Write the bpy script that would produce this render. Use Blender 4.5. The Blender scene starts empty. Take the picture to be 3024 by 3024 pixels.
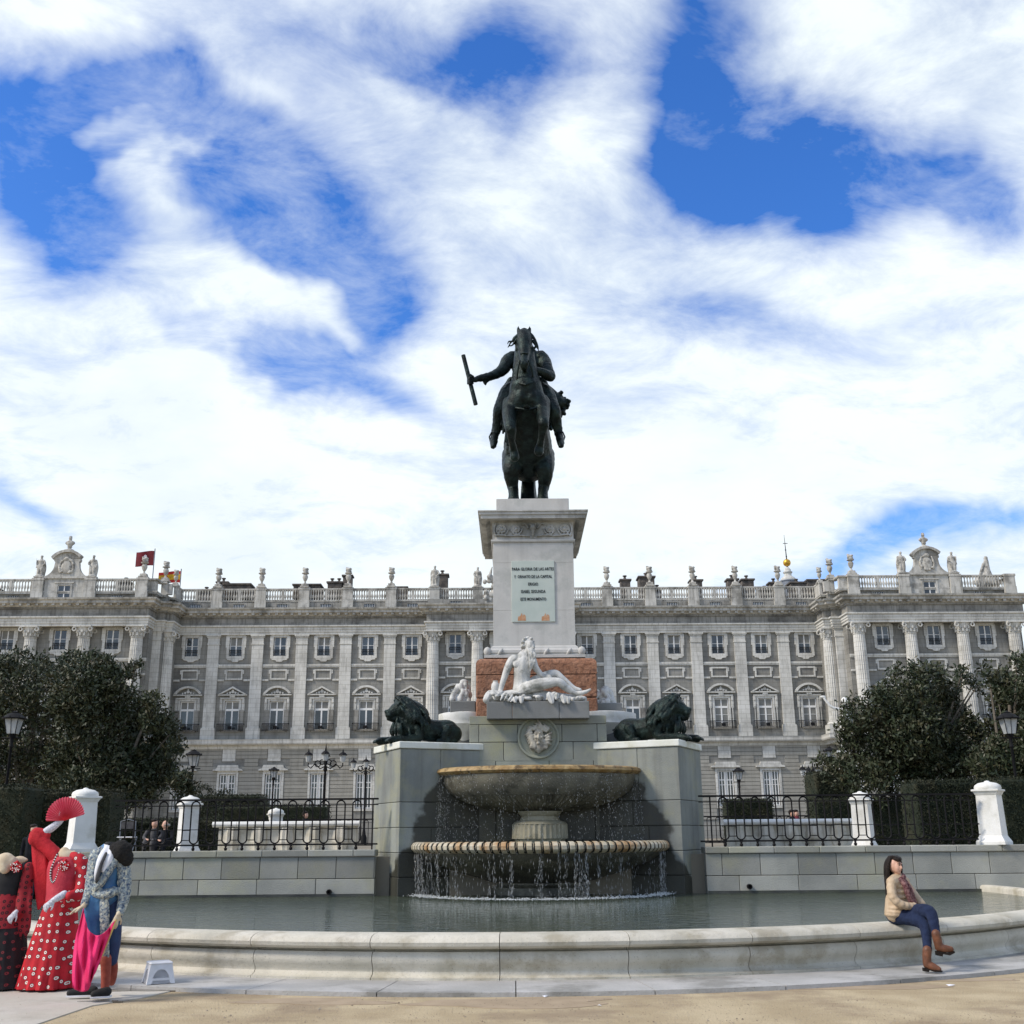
import bpy, bmesh, math, random
import numpy as np
from mathutils import Vector, Matrix
R = math.radians
random.seed(7)
rng = np.random.default_rng(11)
S = bpy.context.scene
C = bpy.data.collections.new('plaza'); S.collection.children.link(C)

# ---------------------------------------------------------------- camera, sky, sun, exposure
EYE = 1.6
PITCH = 16.424
ROLL = 0.008
cam_d = bpy.data.cameras.new('camera'); cam = bpy.data.objects.new('camera', cam_d)
S.collection.objects.link(cam)
cam_d.sensor_width = 36; cam_d.lens = 36 * 3250 / 3024
cam_d.clip_start = 0.1; cam_d.clip_end = 3000
cam.matrix_world = Matrix.Translation((0, 0, EYE)) @ Matrix.Rotation(R(90 + PITCH), 4, 'X') @ Matrix.Rotation(-ROLL, 4, 'Z')
S.camera = cam
S.view_settings.view_transform = 'Standard'; S.view_settings.look = 'None'
S.view_settings.exposure = 0.12; S.view_settings.gamma = 1; S.view_settings.use_curve_mapping = False
S.render.film_transparent = False
S.cycles.max_bounces = 6; S.cycles.diffuse_bounces = 3; S.cycles.glossy_bounces = 3
S.cycles.transmission_bounces = 4; S.cycles.transparent_max_bounces = 6

SUN_EL, SUN_AZ = 42.0, -68.0      # azimuth from the view direction reversed: sun high on the left, a little behind the camera
def ray(u, v):
    "direction of a photo point (3024 px wide) in world space"
    dx, dy = u - 1512, v - 1512
    x = dx - ROLL * dy; y = dy + ROLL * dx
    c, s = math.cos(R(PITCH)), math.sin(R(PITCH))
    return Vector((x, 3250 * c + y * s, 3250 * s - y * c)).normalized()
def at(u, v, Y):
    d = ray(u, v); k = Y / d.y
    return Vector((d.x * k, Y, d.z * k + EYE))

def make_world():
    w = bpy.data.worlds.new('World'); S.world = w; w.use_nodes = True
    nt = w.node_tree; N = nt.nodes; L = nt.links; N.clear()
    def n(t, **k):
        x = N.new(t)
        for a, b in k.items(): setattr(x, a, b)
        return x
    def mth(op, a, b=None, c=None, clamp=False):
        m = n('ShaderNodeMath', operation=op, use_clamp=clamp)
        for i, q in enumerate((a, b, c)):
            if q is None: continue
            if isinstance(q, (int, float)): m.inputs[i].default_value = q
            else: L.new(q, m.inputs[i])
        return m.outputs[0]
    def vm(op, a, b=None, out=0):
        m = n('ShaderNodeVectorMath', operation=op)
        for i, q in enumerate((a, b)):
            if q is None: continue
            if isinstance(q, (tuple, list, Vector)): m.inputs[i].default_value = tuple(q)
            else: L.new(q, m.inputs[i])
        return m.outputs[out]
    def noise(vec, sc, det=8, rough=.55, dist=0.0):
        m = n('ShaderNodeTexNoise'); m.inputs['Scale'].default_value = sc; m.inputs['Detail'].default_value = det
        m.inputs['Roughness'].default_value = rough; m.inputs['Distortion'].default_value = dist
        L.new(vec, m.inputs['Vector']); return m
    def ramp(v, a, b, smooth=True):
        m = n('ShaderNodeMapRange', interpolation_type='SMOOTHSTEP' if smooth else 'LINEAR')
        m.inputs['From Min'].default_value = a; m.inputs['From Max'].default_value = b
        L.new(v, m.inputs['Value']); return m.outputs[0]
    out = n('ShaderNodeOutputWorld'); bg = n('ShaderNodeBackground')
    L.new(bg.outputs[0], out.inputs[0]); bg.inputs['Strength'].default_value = 0.12
    sky = n('ShaderNodeTexSky', sky_type='NISHITA'); sky.sun_disc = False
    sky.sun_elevation = R(SUN_EL); sky.sun_rotation = R(180 - SUN_AZ)
    sky.altitude = 650; sky.air_density = 1.0; sky.dust_density = 0.6; sky.ozone_density = 4.0
    hs = n('ShaderNodeHueSaturation'); hs.inputs['Saturation'].default_value = 1.27; hs.inputs['Value'].default_value = 1.78; hs.inputs['Hue'].default_value = .512
    L.new(sky.outputs[0], hs.inputs['Color'])
    co = n('ShaderNodeTexCoord').outputs['Generated']
    d0 = vm('NORMALIZE', co)
    # flatten the sky into a cloud layer: clouds get smaller and denser towards the horizon
    sep = n('ShaderNodeSeparateXYZ'); L.new(d0, sep.inputs[0])
    zz = mth('ADD', mth('MAXIMUM', sep.outputs[2], 0.0), 0.30)
    lay = n('ShaderNodeCombineXYZ')
    L.new(mth('DIVIDE', sep.outputs[0], zz), lay.inputs[0]); L.new(mth('DIVIDE', sep.outputs[1], zz), lay.inputs[1])
    lay.inputs[2].default_value = 3.7
    layv = lay.outputs[0]
    w1 = noise(d0, 4.0, 2, .6); w2 = noise(d0, 14, 3, .62)
    off1 = vm('SCALE', vm('SUBTRACT', w1.outputs['Color'], (.5, .5, .5))); off1.node.inputs['Scale'].default_value = .13
    off2 = vm('SCALE', vm('SUBTRACT', w2.outputs['Color'], (.5, .5, .5))); off2.node.inputs['Scale'].default_value = .055
    dw = vm('ADD', vm('ADD', d0, off1), off2)
    # broad openings of blue sky and brighter banks (photo u, v, half length, half width, tilt, weight)
    acc = None
    for (u, v, a, b, tilt, wt) in SKY_GAPS:
        c = ray(u, v)
        e1 = (ray(u + 10 * math.cos(R(tilt)), v + 10 * math.sin(R(tilt))) - c).normalized()
        e2 = c.cross(e1).normalized(); e1 = e2.cross(c)
        mp = n('ShaderNodeMapping', vector_type='TEXTURE'); L.new(dw, mp.inputs['Vector'])
        mp.inputs['Location'].default_value = c; mp.inputs['Rotation'].default_value = Matrix((e1, e2, c)).transposed().to_euler()
        mp.inputs['Scale'].default_value = (a / 3250, b / 3250, .5)
        g = mth('EXPONENT', mth('MULTIPLY', vm('DOT_PRODUCT', mp.outputs[0], mp.outputs[0], out=1), -1.0))
        acc = mth('MULTIPLY_ADD', g, wt, acc if acc is not None else 0.0)
    f1 = noise(layv, 1.9, 5, .60, 0).outputs['Fac']
    mq = n('ShaderNodeMapping'); L.new(layv, mq.inputs['Vector']); mq.inputs['Rotation'].default_value = (0, 0, R(-38)); mq.inputs['Scale'].default_value = (.72, 1.05, 1)
    f2 = noise(mq.outputs[0], 9.0, 6, .67, .35).outputs['Fac']
    rest = mth('MULTIPLY', mth('SUBTRACT', 1.0, ramp(sep.outputs[1], .2, .55)), .45)   # elsewhere in the sky: the same broken cover
    cov = mth('ADD', mth('ADD', mth('SUBTRACT', .70, mth('MINIMUM', acc, .86)), mth('MULTIPLY', ramp(sep.outputs[2], .52, .20), .20)), mth('MULTIPLY', mth('SUBTRACT', f1, .5), 1.25))
    cov = mth('ADD', cov, mth('MULTIPLY', mth('SUBTRACT', f2, .5), 1.45))
    cov = mth('SUBTRACT', cov, rest)
    dens = ramp(cov, -.24, .84, False)
    # cloud body: white tops, slightly grey-blue thick parts
    f3 = noise(layv, 3.2, 3, .6, 0).outputs['Fac']
    shade = ramp(mth('ADD', mth('MULTIPLY', f3, .65), mth('MULTIPLY', f2, .35)), .36, .60)
    mc = n('ShaderNodeMix', data_type='RGBA'); L.new(shade, mc.inputs['Factor'])
    mc.inputs[6].default_value = (6.7, 7.4, 7.9, 1); mc.inputs[7].default_value = (7.6, 8.2, 8.5, 1)
    mx = n('ShaderNodeMix', data_type='RGBA'); L.new(dens, mx.inputs['Factor'])
    L.new(hs.outputs[0], mx.inputs[6]); L.new(mc.outputs[2], mx.inputs[7])
    L.new(mx.outputs[2], bg.inputs['Color'])
SKY_GAPS = [
    (166, 332, 235, 138, 0, 0.90),
    (83, 595, 166, 235, 0, 0.85),
    (512, 235, 138, 110, 10, 0.70),
    (803, 526, 387, 188, 18, 0.95),
    (982, 789, 235, 160, 40, 0.90),
    (1107, 955, 116, 166, 0, 0.80),
    (969, 1140, 207, 77, 15, 0.65),
    (1232, 1218, 221, 71, 20, 0.50),
    (692, 692, 166, 83, 30, 0.40),
    (1038, 166, 304, 138, 25, 0.62),
    (1439, 171, 207, 143, 0, 0.75),
    (2035, 263, 160, 318, -6, 0.95),
    (2312, 512, 359, 127, 8, 0.95),
    (2907, 553, 221, 83, 10, 0.85),
    (2298, 304, 166, 110, 0, 0.40),
    (2658, 456, 332, 94, 10, 0.50),
    (2492, 152, 249, 99, 15, -0.25),
    (2104, 946, 263, 71, 5, 0.60),
    (2879, 1561, 359, 66, -8, 0.95),
    (2505, 1639, 221, 44, -12, 0.60),
    (83, 1473, 166, 44, 22, 0.60),
    (1550, 304, 110, 166, 20, 0.35),
    (1550, 803, 138, 55, 10, 0.30),
    (304, 409, 124, 30, 12, -0.60),
    (539, 503, 171, 24, -6, -0.55),
    (567, 600, 143, 41, 25, -0.50),
    (803, 844, 235, 55, 34, -0.55),
    (1038, 1066, 110, 33, 40, -0.40),
    (1772, 429, 171, 116, 0, -0.40),
    (1246, 337, 166, 38, 28, -0.35),
    (207, 55, 332, 71, 8, -0.35),
    (803, 310, 152, 44, 38, -0.35),
    (310, 659, 138, 116, 0, 0.75),
    (595, 963, 193, 38, 30, 0.50),
    (886, 1107, 152, 77, 15, 0.60),
    (387, 332, 138, 55, 10, 0.40)
]
make_world()
sun_d = bpy.data.lights.new('sun', 'SUN'); sun = bpy.data.objects.new('sun', sun_d); S.collection.objects.link(sun)
sun_d.energy = 3.3; sun_d.angle = R(12); sun_d.color = (1, .90, .77)
_sd = Vector((math.sin(R(SUN_AZ)) * math.cos(R(SUN_EL)), -math.cos(R(SUN_AZ)) * math.cos(R(SUN_EL)), math.sin(R(SUN_EL))))
sun.rotation_euler = _sd.to_track_quat('Z', 'Y').to_euler()

# ---------------------------------------------------------------- helpers
def tag(o, label=None, cat=None, group=None, kind=None):
    if label: o['label'] = label
    if cat: o['category'] = cat
    if group: o['group'] = group
    if kind: o['kind'] = kind
    return o
def empty(name, loc=(0, 0, 0), rz=0, parent=None):
    o = bpy.data.objects.new(name, None); C.objects.link(o); o.location = loc; o.rotation_euler.z = rz
    if parent: o.parent = parent
    o.empty_display_size = .2
    return o
def add(name, me, parent=None, loc=(0, 0, 0), rz=0):
    o = bpy.data.objects.new(name, me); C.objects.link(o); o.location = loc; o.rotation_euler.z = rz
    if parent: o.parent = parent
    return o
def copy_tree(o, parent=None):
    c = o.copy(); C.objects.link(c); c.parent = parent
    for ch in list(o.children): copy_tree(ch, c)
    return c

class MB:
    "collects simple solids into one mesh"
    def __init__(s): s.v = []; s.f = []; s.uv = {}; s.m = Matrix.Identity(4)
    def add(s, vs, fs):
        b = len(s.v); m = s.m
        s.v += [tuple(m @ Vector(p)) for p in vs]; s.f += [tuple(i + b for i in f) for f in fs]; return b
    def box(s, x0, x1, y0, y1, z0, z1):
        s.add([(x0, y0, z0), (x1, y0, z0), (x1, y1, z0), (x0, y1, z0), (x0, y0, z1), (x1, y0, z1), (x1, y1, z1), (x0, y1, z1)],
              [(0, 3, 2, 1), (4, 5, 6, 7), (0, 1, 5, 4), (1, 2, 6, 5), (2, 3, 7, 6), (3, 0, 4, 7)]); return s
    def cbox(s, x0, x1, y0, y1, z0, z1, b):
        "box with chamfered edges"
        vs = []; 
        for x, sx in ((x0, 1), (x1, -1)):
            for y, sy in ((y0, 1), (y1, -1)):
                for z, sz in ((z0, 1), (z1, -1)):
                    vs += [(x + sx * b, y + sy * b, z), (x + sx * b, y, z + sz * b), (x, y + sy * b, z + sz * b)]
        bm = bmesh.new()
        for p in vs: bm.verts.new(p)
        bmesh.ops.convex_hull(bm, input=bm.verts)
        bmesh.ops.dissolve_limit(bm, angle_limit=.02, verts=bm.verts, edges=bm.edges)
        bm.verts.ensure_lookup_table(); bm.verts.index_update()
        s.add([v.co for v in bm.verts], [[v.index for v in f.verts] for f in bm.faces]); bm.free(); return s
    def prism(s, poly, y0, y1, ax='y'):
        "polygon in xz (ax y), xy (ax z) or yz (ax x) extruded"
        n = len(poly)
        def P(a, b, c): return {'y': (a, c, b), 'z': (a, b, c), 'x': (c, a, b)}[ax]
        vs = [P(a, b, y0) for a, b in poly] + [P(a, b, y1) for a, b in poly]
        fs = [tuple(range(n)), tuple(reversed(range(n, 2 * n)))] + [(i, i + n, (i + 1) % n + n, (i + 1) % n) for i in range(n)]
        s.add(vs, fs); return s
    def frame(s, x0, x1, z0, z1, w, y0, y1):
        s.box(x0, x0 + w, y0, y1, z0, z1); s.box(x1 - w, x1, y0, y1, z0, z1)
        s.box(x0 + w, x1 - w, y0, y1, z1 - w, z1); s.box(x0 + w, x1 - w, y0, y1, z0, z0 + w); return s
    def lathe(s, prof, n=16, c=(0, 0, 0), sq=(1, 1), a0=0, a1=360, flute=0):
        full = abs(a1 - a0) >= 360; k = n if full else n + 1
        vs = []
        for r, z in prof:
            for i in range(k):
                t = R(a0 + (a1 - a0) * i / n); rr = r * (1 - flute * (i % 2))
                vs.append((c[0] + rr * math.cos(t) * sq[0], c[1] + rr * math.sin(t) * sq[1], c[2] + z))
        fs = []
        for j in range(len(prof) - 1):
            for i in range(n):
                a = j * k + i; b = j * k + (i + 1) % k
                fs.append((a, b, b + k, a + k))
        if full:
            if prof[0][0] > 1e-4: fs.append(tuple(reversed(range(n))))
            if prof[-1][0] > 1e-4: fs.append(tuple(range((len(prof) - 1) * k, len(prof) * k)))
        s.add(vs, fs); return s
    def tube(s, pts, r, n=6, closed=False):
        pts = [Vector(p) for p in pts]; m = len(pts)
        rs = r if isinstance(r, (list, tuple)) else [r] * m
        vs = []; up = None
        for i, p in enumerate(pts):
            if closed: d = pts[(i + 1) % m] - pts[i - 1]
            else: d = pts[min(i + 1, m - 1)] - pts[max(i - 1, 0)]
            d.normalize()
            if up is None:
                up = Vector((0, 0, 1)) if abs(d.z) < .9 else Vector((1, 0, 0))
            a = d.cross(up).normalized(); up = a.cross(d).normalized()
            for j in range(n):
                t = 2 * math.pi * j / n
                vs.append(p + (a * math.cos(t) + up * math.sin(t)) * rs[i])
        fs = []
        for i in range(m if closed else m - 1):
            for j in range(n):
                a0 = i * n + j; b0 = i * n + (j + 1) % n; i2 = (i + 1) % m
                fs.append((a0, i2 * n + j, i2 * n + (j + 1) % n, b0))
        if not closed:
            fs.append(tuple(range(n))); fs.append(tuple(reversed(range((m - 1) * n, m * n))))
        s.add(vs, fs); return s
    def run(s, path, prof, closed=False):
        "moulding: profile (out, z) swept along an xy path with mitred corners; out is to the right of travel"
        P = [Vector((p[0], p[1])) for p in path]; m = len(P); vs = []; k = len(prof)
        for i in range(m):
            d1 = (P[i] - P[i - 1]).normalized() if (i > 0 or closed) else None
            d2 = (P[(i + 1) % m] - P[i]).normalized() if (i < m - 1 or closed) else None
            if d1 is None: d1 = d2
            if d2 is None: d2 = d1
            n1 = Vector((d1.y, -d1.x)); n2 = Vector((d2.y, -d2.x))
            nn = (n1 + n2); nn.normalize(); sc = 1 / max(.3, nn.dot(n1))
            for o, z in prof: vs.append((P[i].x + nn.x * o * sc, P[i].y + nn.y * o * sc, z))
        fs = []
        for i in range(m if closed else m - 1):
            i2 = (i + 1) % m
            for j in range(k - 1): fs.append((i * k + j, i2 * k + j, i2 * k + j + 1, i * k + j + 1))
        if not closed:
            fs.append(tuple(reversed(range(k)))); fs.append(tuple(range((m - 1) * k, m * k)))
        s.add(vs, fs); return s
    def mesh(s, name, mat, smooth=False, recalc=True):
        me = bpy.data.meshes.new(name); me.from_pydata(s.v, [], s.f)
        if recalc:
            bm = bmesh.new(); bm.from_mesh(me); bmesh.ops.recalc_face_normals(bm, faces=bm.faces)
            if smooth:
                for e in bm.edges:
                    if len(e.link_faces) == 2 and e.calc_face_angle(0) > .7: e.smooth = False
                for f in bm.faces: f.smooth = True
            bm.to_mesh(me); bm.free()
        me.materials.append(mat); me.update(); return me
    def build(s, name, mat, parent=None, loc=(0, 0, 0), rz=0, smooth=False):
        return add(name, s.mesh(name, mat, smooth), parent, loc, rz)

def np_mesh(name, V, F, mat):
    "V (n,3), F (m,4) quads"
    me = bpy.data.meshes.new(name); V = np.asarray(V, np.float32); F = np.asarray(F, np.int32)
    me.vertices.add(len(V)); me.vertices.foreach_set('co', V.ravel())
    k = F.shape[1]
    me.loops.add(F.size); me.loops.foreach_set('vertex_index', F.ravel())
    me.polygons.add(len(F)); me.polygons.foreach_set('loop_start', np.arange(0, F.size, k, dtype=np.int32))
    me.update(calc_edges=True); me.materials.append(mat); return me

# organic bodies: closed limbs fused by a voxel remesh
def cat(pts, sub=4):
    "Catmull-Rom through points of any dimension"
    P = [np.array(p, float) for p in pts]
    if len(P) < 3: 
        return [P[0] + (P[-1] - P[0]) * t for t in np.linspace(0, 1, sub + 1)]
    Q = [2 * P[0] - P[1]] + P + [2 * P[-1] - P[-2]]; out = []
    for i in range(1, len(Q) - 2):
        for j in range(sub):
            t = j / sub; a, b, c, d = Q[i - 1:i + 3]
            out.append(.5 * ((2 * b) + (c - a) * t + (2 * a - 5 * b + 4 * c - d) * t * t + (3 * b - a - 3 * c + d) * t ** 3))
    out.append(P[-1]); return out
class Body:
    def __init__(s): s.mb = MB()
    def limb(s, pts, n=10, sub=4, flat=1.0, side=None):
        "pts: (x, y, z, r); flat squashes across the side vector"
        Q = cat(pts, sub); Q = [(Vector(q[:3]), max(q[3], .003)) for q in Q]
        d0 = (Q[1][0] - Q[0][0]).normalized(); d1 = (Q[-1][0] - Q[-2][0]).normalized()
        pre = [(Q[0][0] - d0 * Q[0][1] * c, Q[0][1] * math.sqrt(max(0, 1 - c * c)) + 1e-3) for c in (.98, .8, .45)]
        post = [(Q[-1][0] + d1 * Q[-1][1] * c, Q[-1][1] * math.sqrt(max(0, 1 - c * c)) + 1e-3) for c in (.45, .8, .98)]
        A = pre + Q + post
        vs = []; up = Vector(side) if side else None
        for i, (p, r) in enumerate(A):
            d = (A[min(i + 1, len(A) - 1)][0] - A[max(i - 1, 0)][0]).normalized()
            if up is None: up = Vector((0, 0, 1)) if abs(d.z) < .8 else Vector((0, 1, 0))
            a = d.cross(up)
            a = a.normalized() if a.length > 1e-5 else Vector((1, 0, 0))
            u2 = a.cross(d).normalized()
            if side is None: up = u2
            for j in range(n):
                t = 2 * math.pi * j / n
                vs.append(p + a * math.cos(t) * r + u2 * math.sin(t) * r * flat)
        m = len(A); fs = [(i * n + j, (i + 1) * n + j, (i + 1) * n + (j + 1) % n, i * n + (j + 1) % n) for i in range(m - 1) for j in range(n)]
        fs += [tuple(range(n)), tuple(reversed(range((m - 1) * n, m * n)))]
        s.mb.add(vs, fs); return s
    def ell(s, c, r, rot=None, n=12):
        M = Matrix.Translation(c) @ (rot.to_4x4() if rot is not None else Matrix.Identity(4))
        vs = [(0, 0, -1)]; m = n // 2 + 1
        for i in range(1, m):
            t = math.pi * i / m
            for j in range(n):
                a = 2 * math.pi * j / n; vs.append((math.sin(t) * math.cos(a), math.sin(t) * math.sin(a), -math.cos(t)))
        vs.append((0, 0, 1)); fs = []
        for j in range(n): fs.append((0, 1 + (j + 1) % n, 1 + j))
        for i in range(m - 2):
            for j in range(n): fs.append((1 + i * n + j, 1 + i * n + (j + 1) % n, 1 + (i + 1) * n + (j + 1) % n, 1 + (i + 1) * n + j))
        L_ = len(vs) - 1; b = 1 + (m - 2) * n
        for j in range(n): fs.append((b + j, b + (j + 1) % n, L_))
        s.mb.add([M @ Vector((v[0] * r[0], v[1] * r[1], v[2] * r[2])) for v in vs], fs); return s
    def mesh(s, name, mat, voxel=.03, smooth=4, disp=0, dsize=.1, decim=None):
        me = bpy.data.meshes.new(name + '_raw'); me.from_pydata(s.mb.v, [], s.mb.f)
        bm = bmesh.new(); bm.from_mesh(me)
        bmesh.ops.recalc_face_normals(bm, faces=bm.faces); bm.to_mesh(me); bm.free()
        o = bpy.data.objects.new(name + '_tmp', me); S.collection.objects.link(o)
        m = o.modifiers.new('r', 'REMESH'); m.mode = 'VOXEL'; m.voxel_size = voxel; m.use_smooth_shade = True
        if smooth: q = o.modifiers.new('s', 'SMOOTH'); q.iterations = smooth; q.factor = .5
        if disp:
            tx = bpy.data.textures.new(name + '_relief', 'CLOUDS'); tx.noise_scale = dsize; tx.noise_depth = 2
            q = o.modifiers.new('d', 'DISPLACE'); q.texture = tx; q.strength = disp; q.mid_level = .5; q.texture_coords = 'LOCAL'
        if decim: q = o.modifiers.new('c', 'DECIMATE'); q.ratio = decim
        dg = bpy.context.evaluated_depsgraph_get(); dg.update()
        out = bpy.data.meshes.new_from_object(o.evaluated_get(dg), depsgraph=dg)
        bpy.data.objects.remove(o); bpy.data.meshes.remove(me)
        out.name = name; out.materials.clear(); out.materials.append(mat)
        out.polygons.foreach_set('use_smooth', [True] * len(out.polygons)); out.update()
        return out
    def build(s, name, mat, parent=None, loc=(0, 0, 0), rz=0, **k):
        return add(name, s.mesh(name, mat, **k), parent, loc, rz)

# ---------------------------------------------------------------- materials
def mat(name, col, rough=.8, col2=None, scale=1.0, bump=0, bscale=30, stain=None, stain_scale=.6, stain_amt=.5, rnd=0, metal=0,
        spec=.35, streak=0, speck=0, coat=0, bdist=.02, ashlar=0):
    m = bpy.data.materials.new(name); m.use_nodes = True; nt = m.node_tree; N = nt.nodes; L = nt.links
    p = N['Principled BSDF']; p.inputs['Roughness'].default_value = rough; p.inputs['Metallic'].default_value = metal
    p.inputs['Specular IOR Level'].default_value = spec
    if coat: p.inputs['Coat Weight'].default_value = coat
    geo = N.new('ShaderNodeNewGeometry').outputs['Position']
    def noise(sc, det=4, ro=.55, vec=None):
        t = N.new('ShaderNodeTexNoise'); t.inputs['Scale'].default_value = sc; t.inputs['Detail'].default_value = det
        t.inputs['Roughness'].default_value = ro; L.new(vec or geo, t.inputs['Vector']); return t.outputs['Fac']
    def rmp(v, a, b, lo=0, hi=1):
        t = N.new('ShaderNodeMapRange'); t.interpolation_type = 'SMOOTHSTEP'
        t.inputs['From Min'].default_value = a; t.inputs['From Max'].default_value = b
        t.inputs['To Min'].default_value = lo; t.inputs['To Max'].default_value = hi; L.new(v, t.inputs['Value']); return t.outputs[0]
    def mix(f, a, b, mode='MIX'):
        t = N.new('ShaderNodeMix'); t.data_type = 'RGBA'; t.blend_type = mode
        for i, q in ((0, f), (6, a), (7, b)):
            if isinstance(q, (int, float)): t.inputs[i].default_value = q
            elif isinstance(q, (tuple, list)): t.inputs[i].default_value = (*q[:3], 1)
            else: L.new(q, t.inputs[i])
        return t.outputs[2]
    c = mix(0.0, col, col)
    if col2: c = mix(rmp(noise(scale, 6), .32, .68), col, col2)
    if streak:
        mp = N.new('ShaderNodeMapping'); mp.inputs['Scale'].default_value = (3, 3, .25); L.new(geo, mp.inputs['Vector'])
        c = mix(rmp(noise(1.2, 5, .6, mp.outputs[0]), .45, .75, 0, streak), c, (.09, .085, .075))
    if stain: c = mix(rmp(noise(stain_scale, 6, .65), .47, .66, 0, stain_amt), c, stain)
    if speck: c = mix(rmp(noise(60, 2), .62, .72, 0, speck), c, (.03, .03, .03))
    if rnd:
        oi = N.new('ShaderNodeObjectInfo'); t = N.new('ShaderNodeMapRange'); L.new(oi.outputs['Random'], t.inputs['Value'])
        t.inputs['To Min'].default_value = 1 - rnd; t.inputs['To Max'].default_value = 1 + rnd
        hs = N.new('ShaderNodeHueSaturation'); L.new(t.outputs[0], hs.inputs['Value']); L.new(c, hs.inputs['Color']); c = hs.outputs[0]
    if ashlar:
        cb = N.new('ShaderNodeCombineXYZ'); sx = N.new('ShaderNodeSeparateXYZ'); L.new(geo, sx.inputs[0]); L.new(sx.outputs[0], cb.inputs[0]); L.new(sx.outputs[2], cb.inputs[1])
        br = N.new('ShaderNodeTexBrick'); br.inputs['Scale'].default_value = 1; br.inputs['Brick Width'].default_value = 1.15; br.inputs['Row Height'].default_value = .52; br.inputs['Mortar Size'].default_value = .022
        br.inputs['Color1'].default_value = (1, 1, 1, 1); br.inputs['Color2'].default_value = (1 - ashlar, 1 - ashlar, 1 - ashlar * 1.1, 1); br.inputs['Mortar'].default_value = (.68, .67, .64, 1); L.new(cb.outputs[0], br.inputs['Vector'])
        c = mix(1.0, c, br.outputs['Color'], 'MULTIPLY')
    L.new(c, p.inputs['Base Color'])
    if bump:
        b = N.new('ShaderNodeBump'); b.inputs['Strength'].default_value = bump; b.inputs['Distance'].default_value = bdist
        L.new(noise(bscale, 6, .6), b.inputs['Height']); L.new(b.outputs[0], p.inputs['Normal'])
    m['mx'] = 1
    return m
M = {}
M['lion_bronze'] = None
M['palace_wall'] = mat('palace_wall', (.24, .237, .217), .9, (.31, .305, .28), .35, .5, 8, (.13, .125, .115), .25, .6, streak=.35, ashlar=.14)
M['palace_trim'] = mat('palace_trim', (.55, .545, .505), .85, (.64, .635, .595), .5, .4, 8, (.33, .325, .30), .4, .6, streak=.4, ashlar=.06)
M['palace_frieze'] = mat('palace_frieze', (.27, .265, .245), .9, (.34, .33, .30), .5, .6, 8, (.10, .095, .085), .35, .8, streak=.7, ashlar=.15)
M['palace_roofline'] = mat('palace_roofline', (.41, .40, .36), .9, (.52, .51, .47), .8, .6, 6, (.12, .115, .10), .5, .7, streak=.6)
M['statue_stone'] = mat('statue_stone', (.40, .385, .34), .9, (.5, .49, .45), 3, .6, 8, (.10, .095, .085), 1.6, .7, streak=.4)
M['sash'] = mat('sash', (.72, .72, .70), .5)
M['glass'] = mat('glass', (.022, .03, .036), .08, (.05, .06, .065), .8, spec=.8, rnd=.6)
M['blind'] = mat('blind', (.16, .16, .15), .7, (.22, .22, .2), 1)
M['iron'] = mat('iron', (.006, .006, .007), .55, (.011, .010, .010), 4, .3, 30, spec=.15)
M['iron_far'] = mat('iron_far', (.009, .009, .010), .7, spec=.15)
M['chimney'] = mat('chimney', (.06, .055, .05), .9, (.14, .12, .10), 2, .5, 6)
M['lead'] = mat('lead', (.13, .15, .18), .5, (.2, .22, .25), 1)
M['gold'] = mat('gold', (.75, .45, .06), .35, (.45, .25, .04), 3, metal=.7)
M['pale_marble'] = mat('pale_marble', (.44, .435, .41), .65, (.52, .515, .49), 1.3, .25, 14, (.33, .34, .32), 1.3, .7, streak=.2)
M['cornice_marble'] = mat('cornice_marble', (.40, .40, .375), .75, (.50, .50, .48), 1.5, .4, 14, (.16, .16, .14), 1.4, .75, streak=.5)
M['plaque'] = mat('plaque', (.45, .50, .46), .5, (.40, .46, .42), 2.5, .1, 20)
M['rust'] = mat('rust', (.42, .2, .1), .9, (.5, .32, .2), 12)
M['red_granite'] = mat('red_granite', (.27, .125, .07), .85, (.35, .18, .11), 5, 1.0, 13, (.12, .06, .04), 9, .8, streak=.2, speck=.5, bdist=.05)
M['granite'] = mat('granite', (.235, .24, .215), .8, (.31, .31, .275), 1.2, .5, 40, (.33, .32, .20), 1.1, .42, rnd=.24, speck=.35)
M['granite_green'] = mat('granite_green', (.23, .245, .20), .8, (.30, .315, .255), 1.5, .5, 40, (.34, .33, .19), 1.1, .6, rnd=.1, speck=.2)
M['granite_wet'] = mat('granite_wet', (.035, .036, .034), .35, (.06, .062, .055), 2, .5, 30, (.09, .10, .06), 1.2, .5)
M['granite_cut'] = mat('granite_cut', (.155, .16, .155), .75, (.20, .205, .20), 1.5, .4, 40, (.12, .13, .11), 1, .5, rnd=.12, speck=.2)
M['joint'] = mat('joint', (.045, .045, .04), .95)
M['slab'] = mat('slab', (.62, .63, .55), .6, (.72, .73, .68), 2, .3, 20, (.45, .43, .27), 1.5, .6)
M['limestone'] = mat('limestone', (.45, .425, .345), .75, (.56, .53, .45), 1.6, .5, 22, (.26, .225, .15), 1.7, .6, rnd=.08, streak=.2, speck=.4)
M['white_stone'] = mat('white_stone', (.66, .66, .62), .65, (.74, .74, .71), 2, .3, 20, (.42, .41, .34), 1.8, .5)
M['step_stone'] = mat('step_stone', (.35, .345, .325), .65, (.44, .43, .41), 1.4, .5, 30, (.19, .185, .165), 1.1, .8, rnd=.1, speck=.35)
M['statue_marble'] = mat('statue_marble', (.47, .47, .445), .65, (.60, .60, .57), 4, .5, 25, (.20, .205, .18), 3.6, .85, streak=.25)
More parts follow.
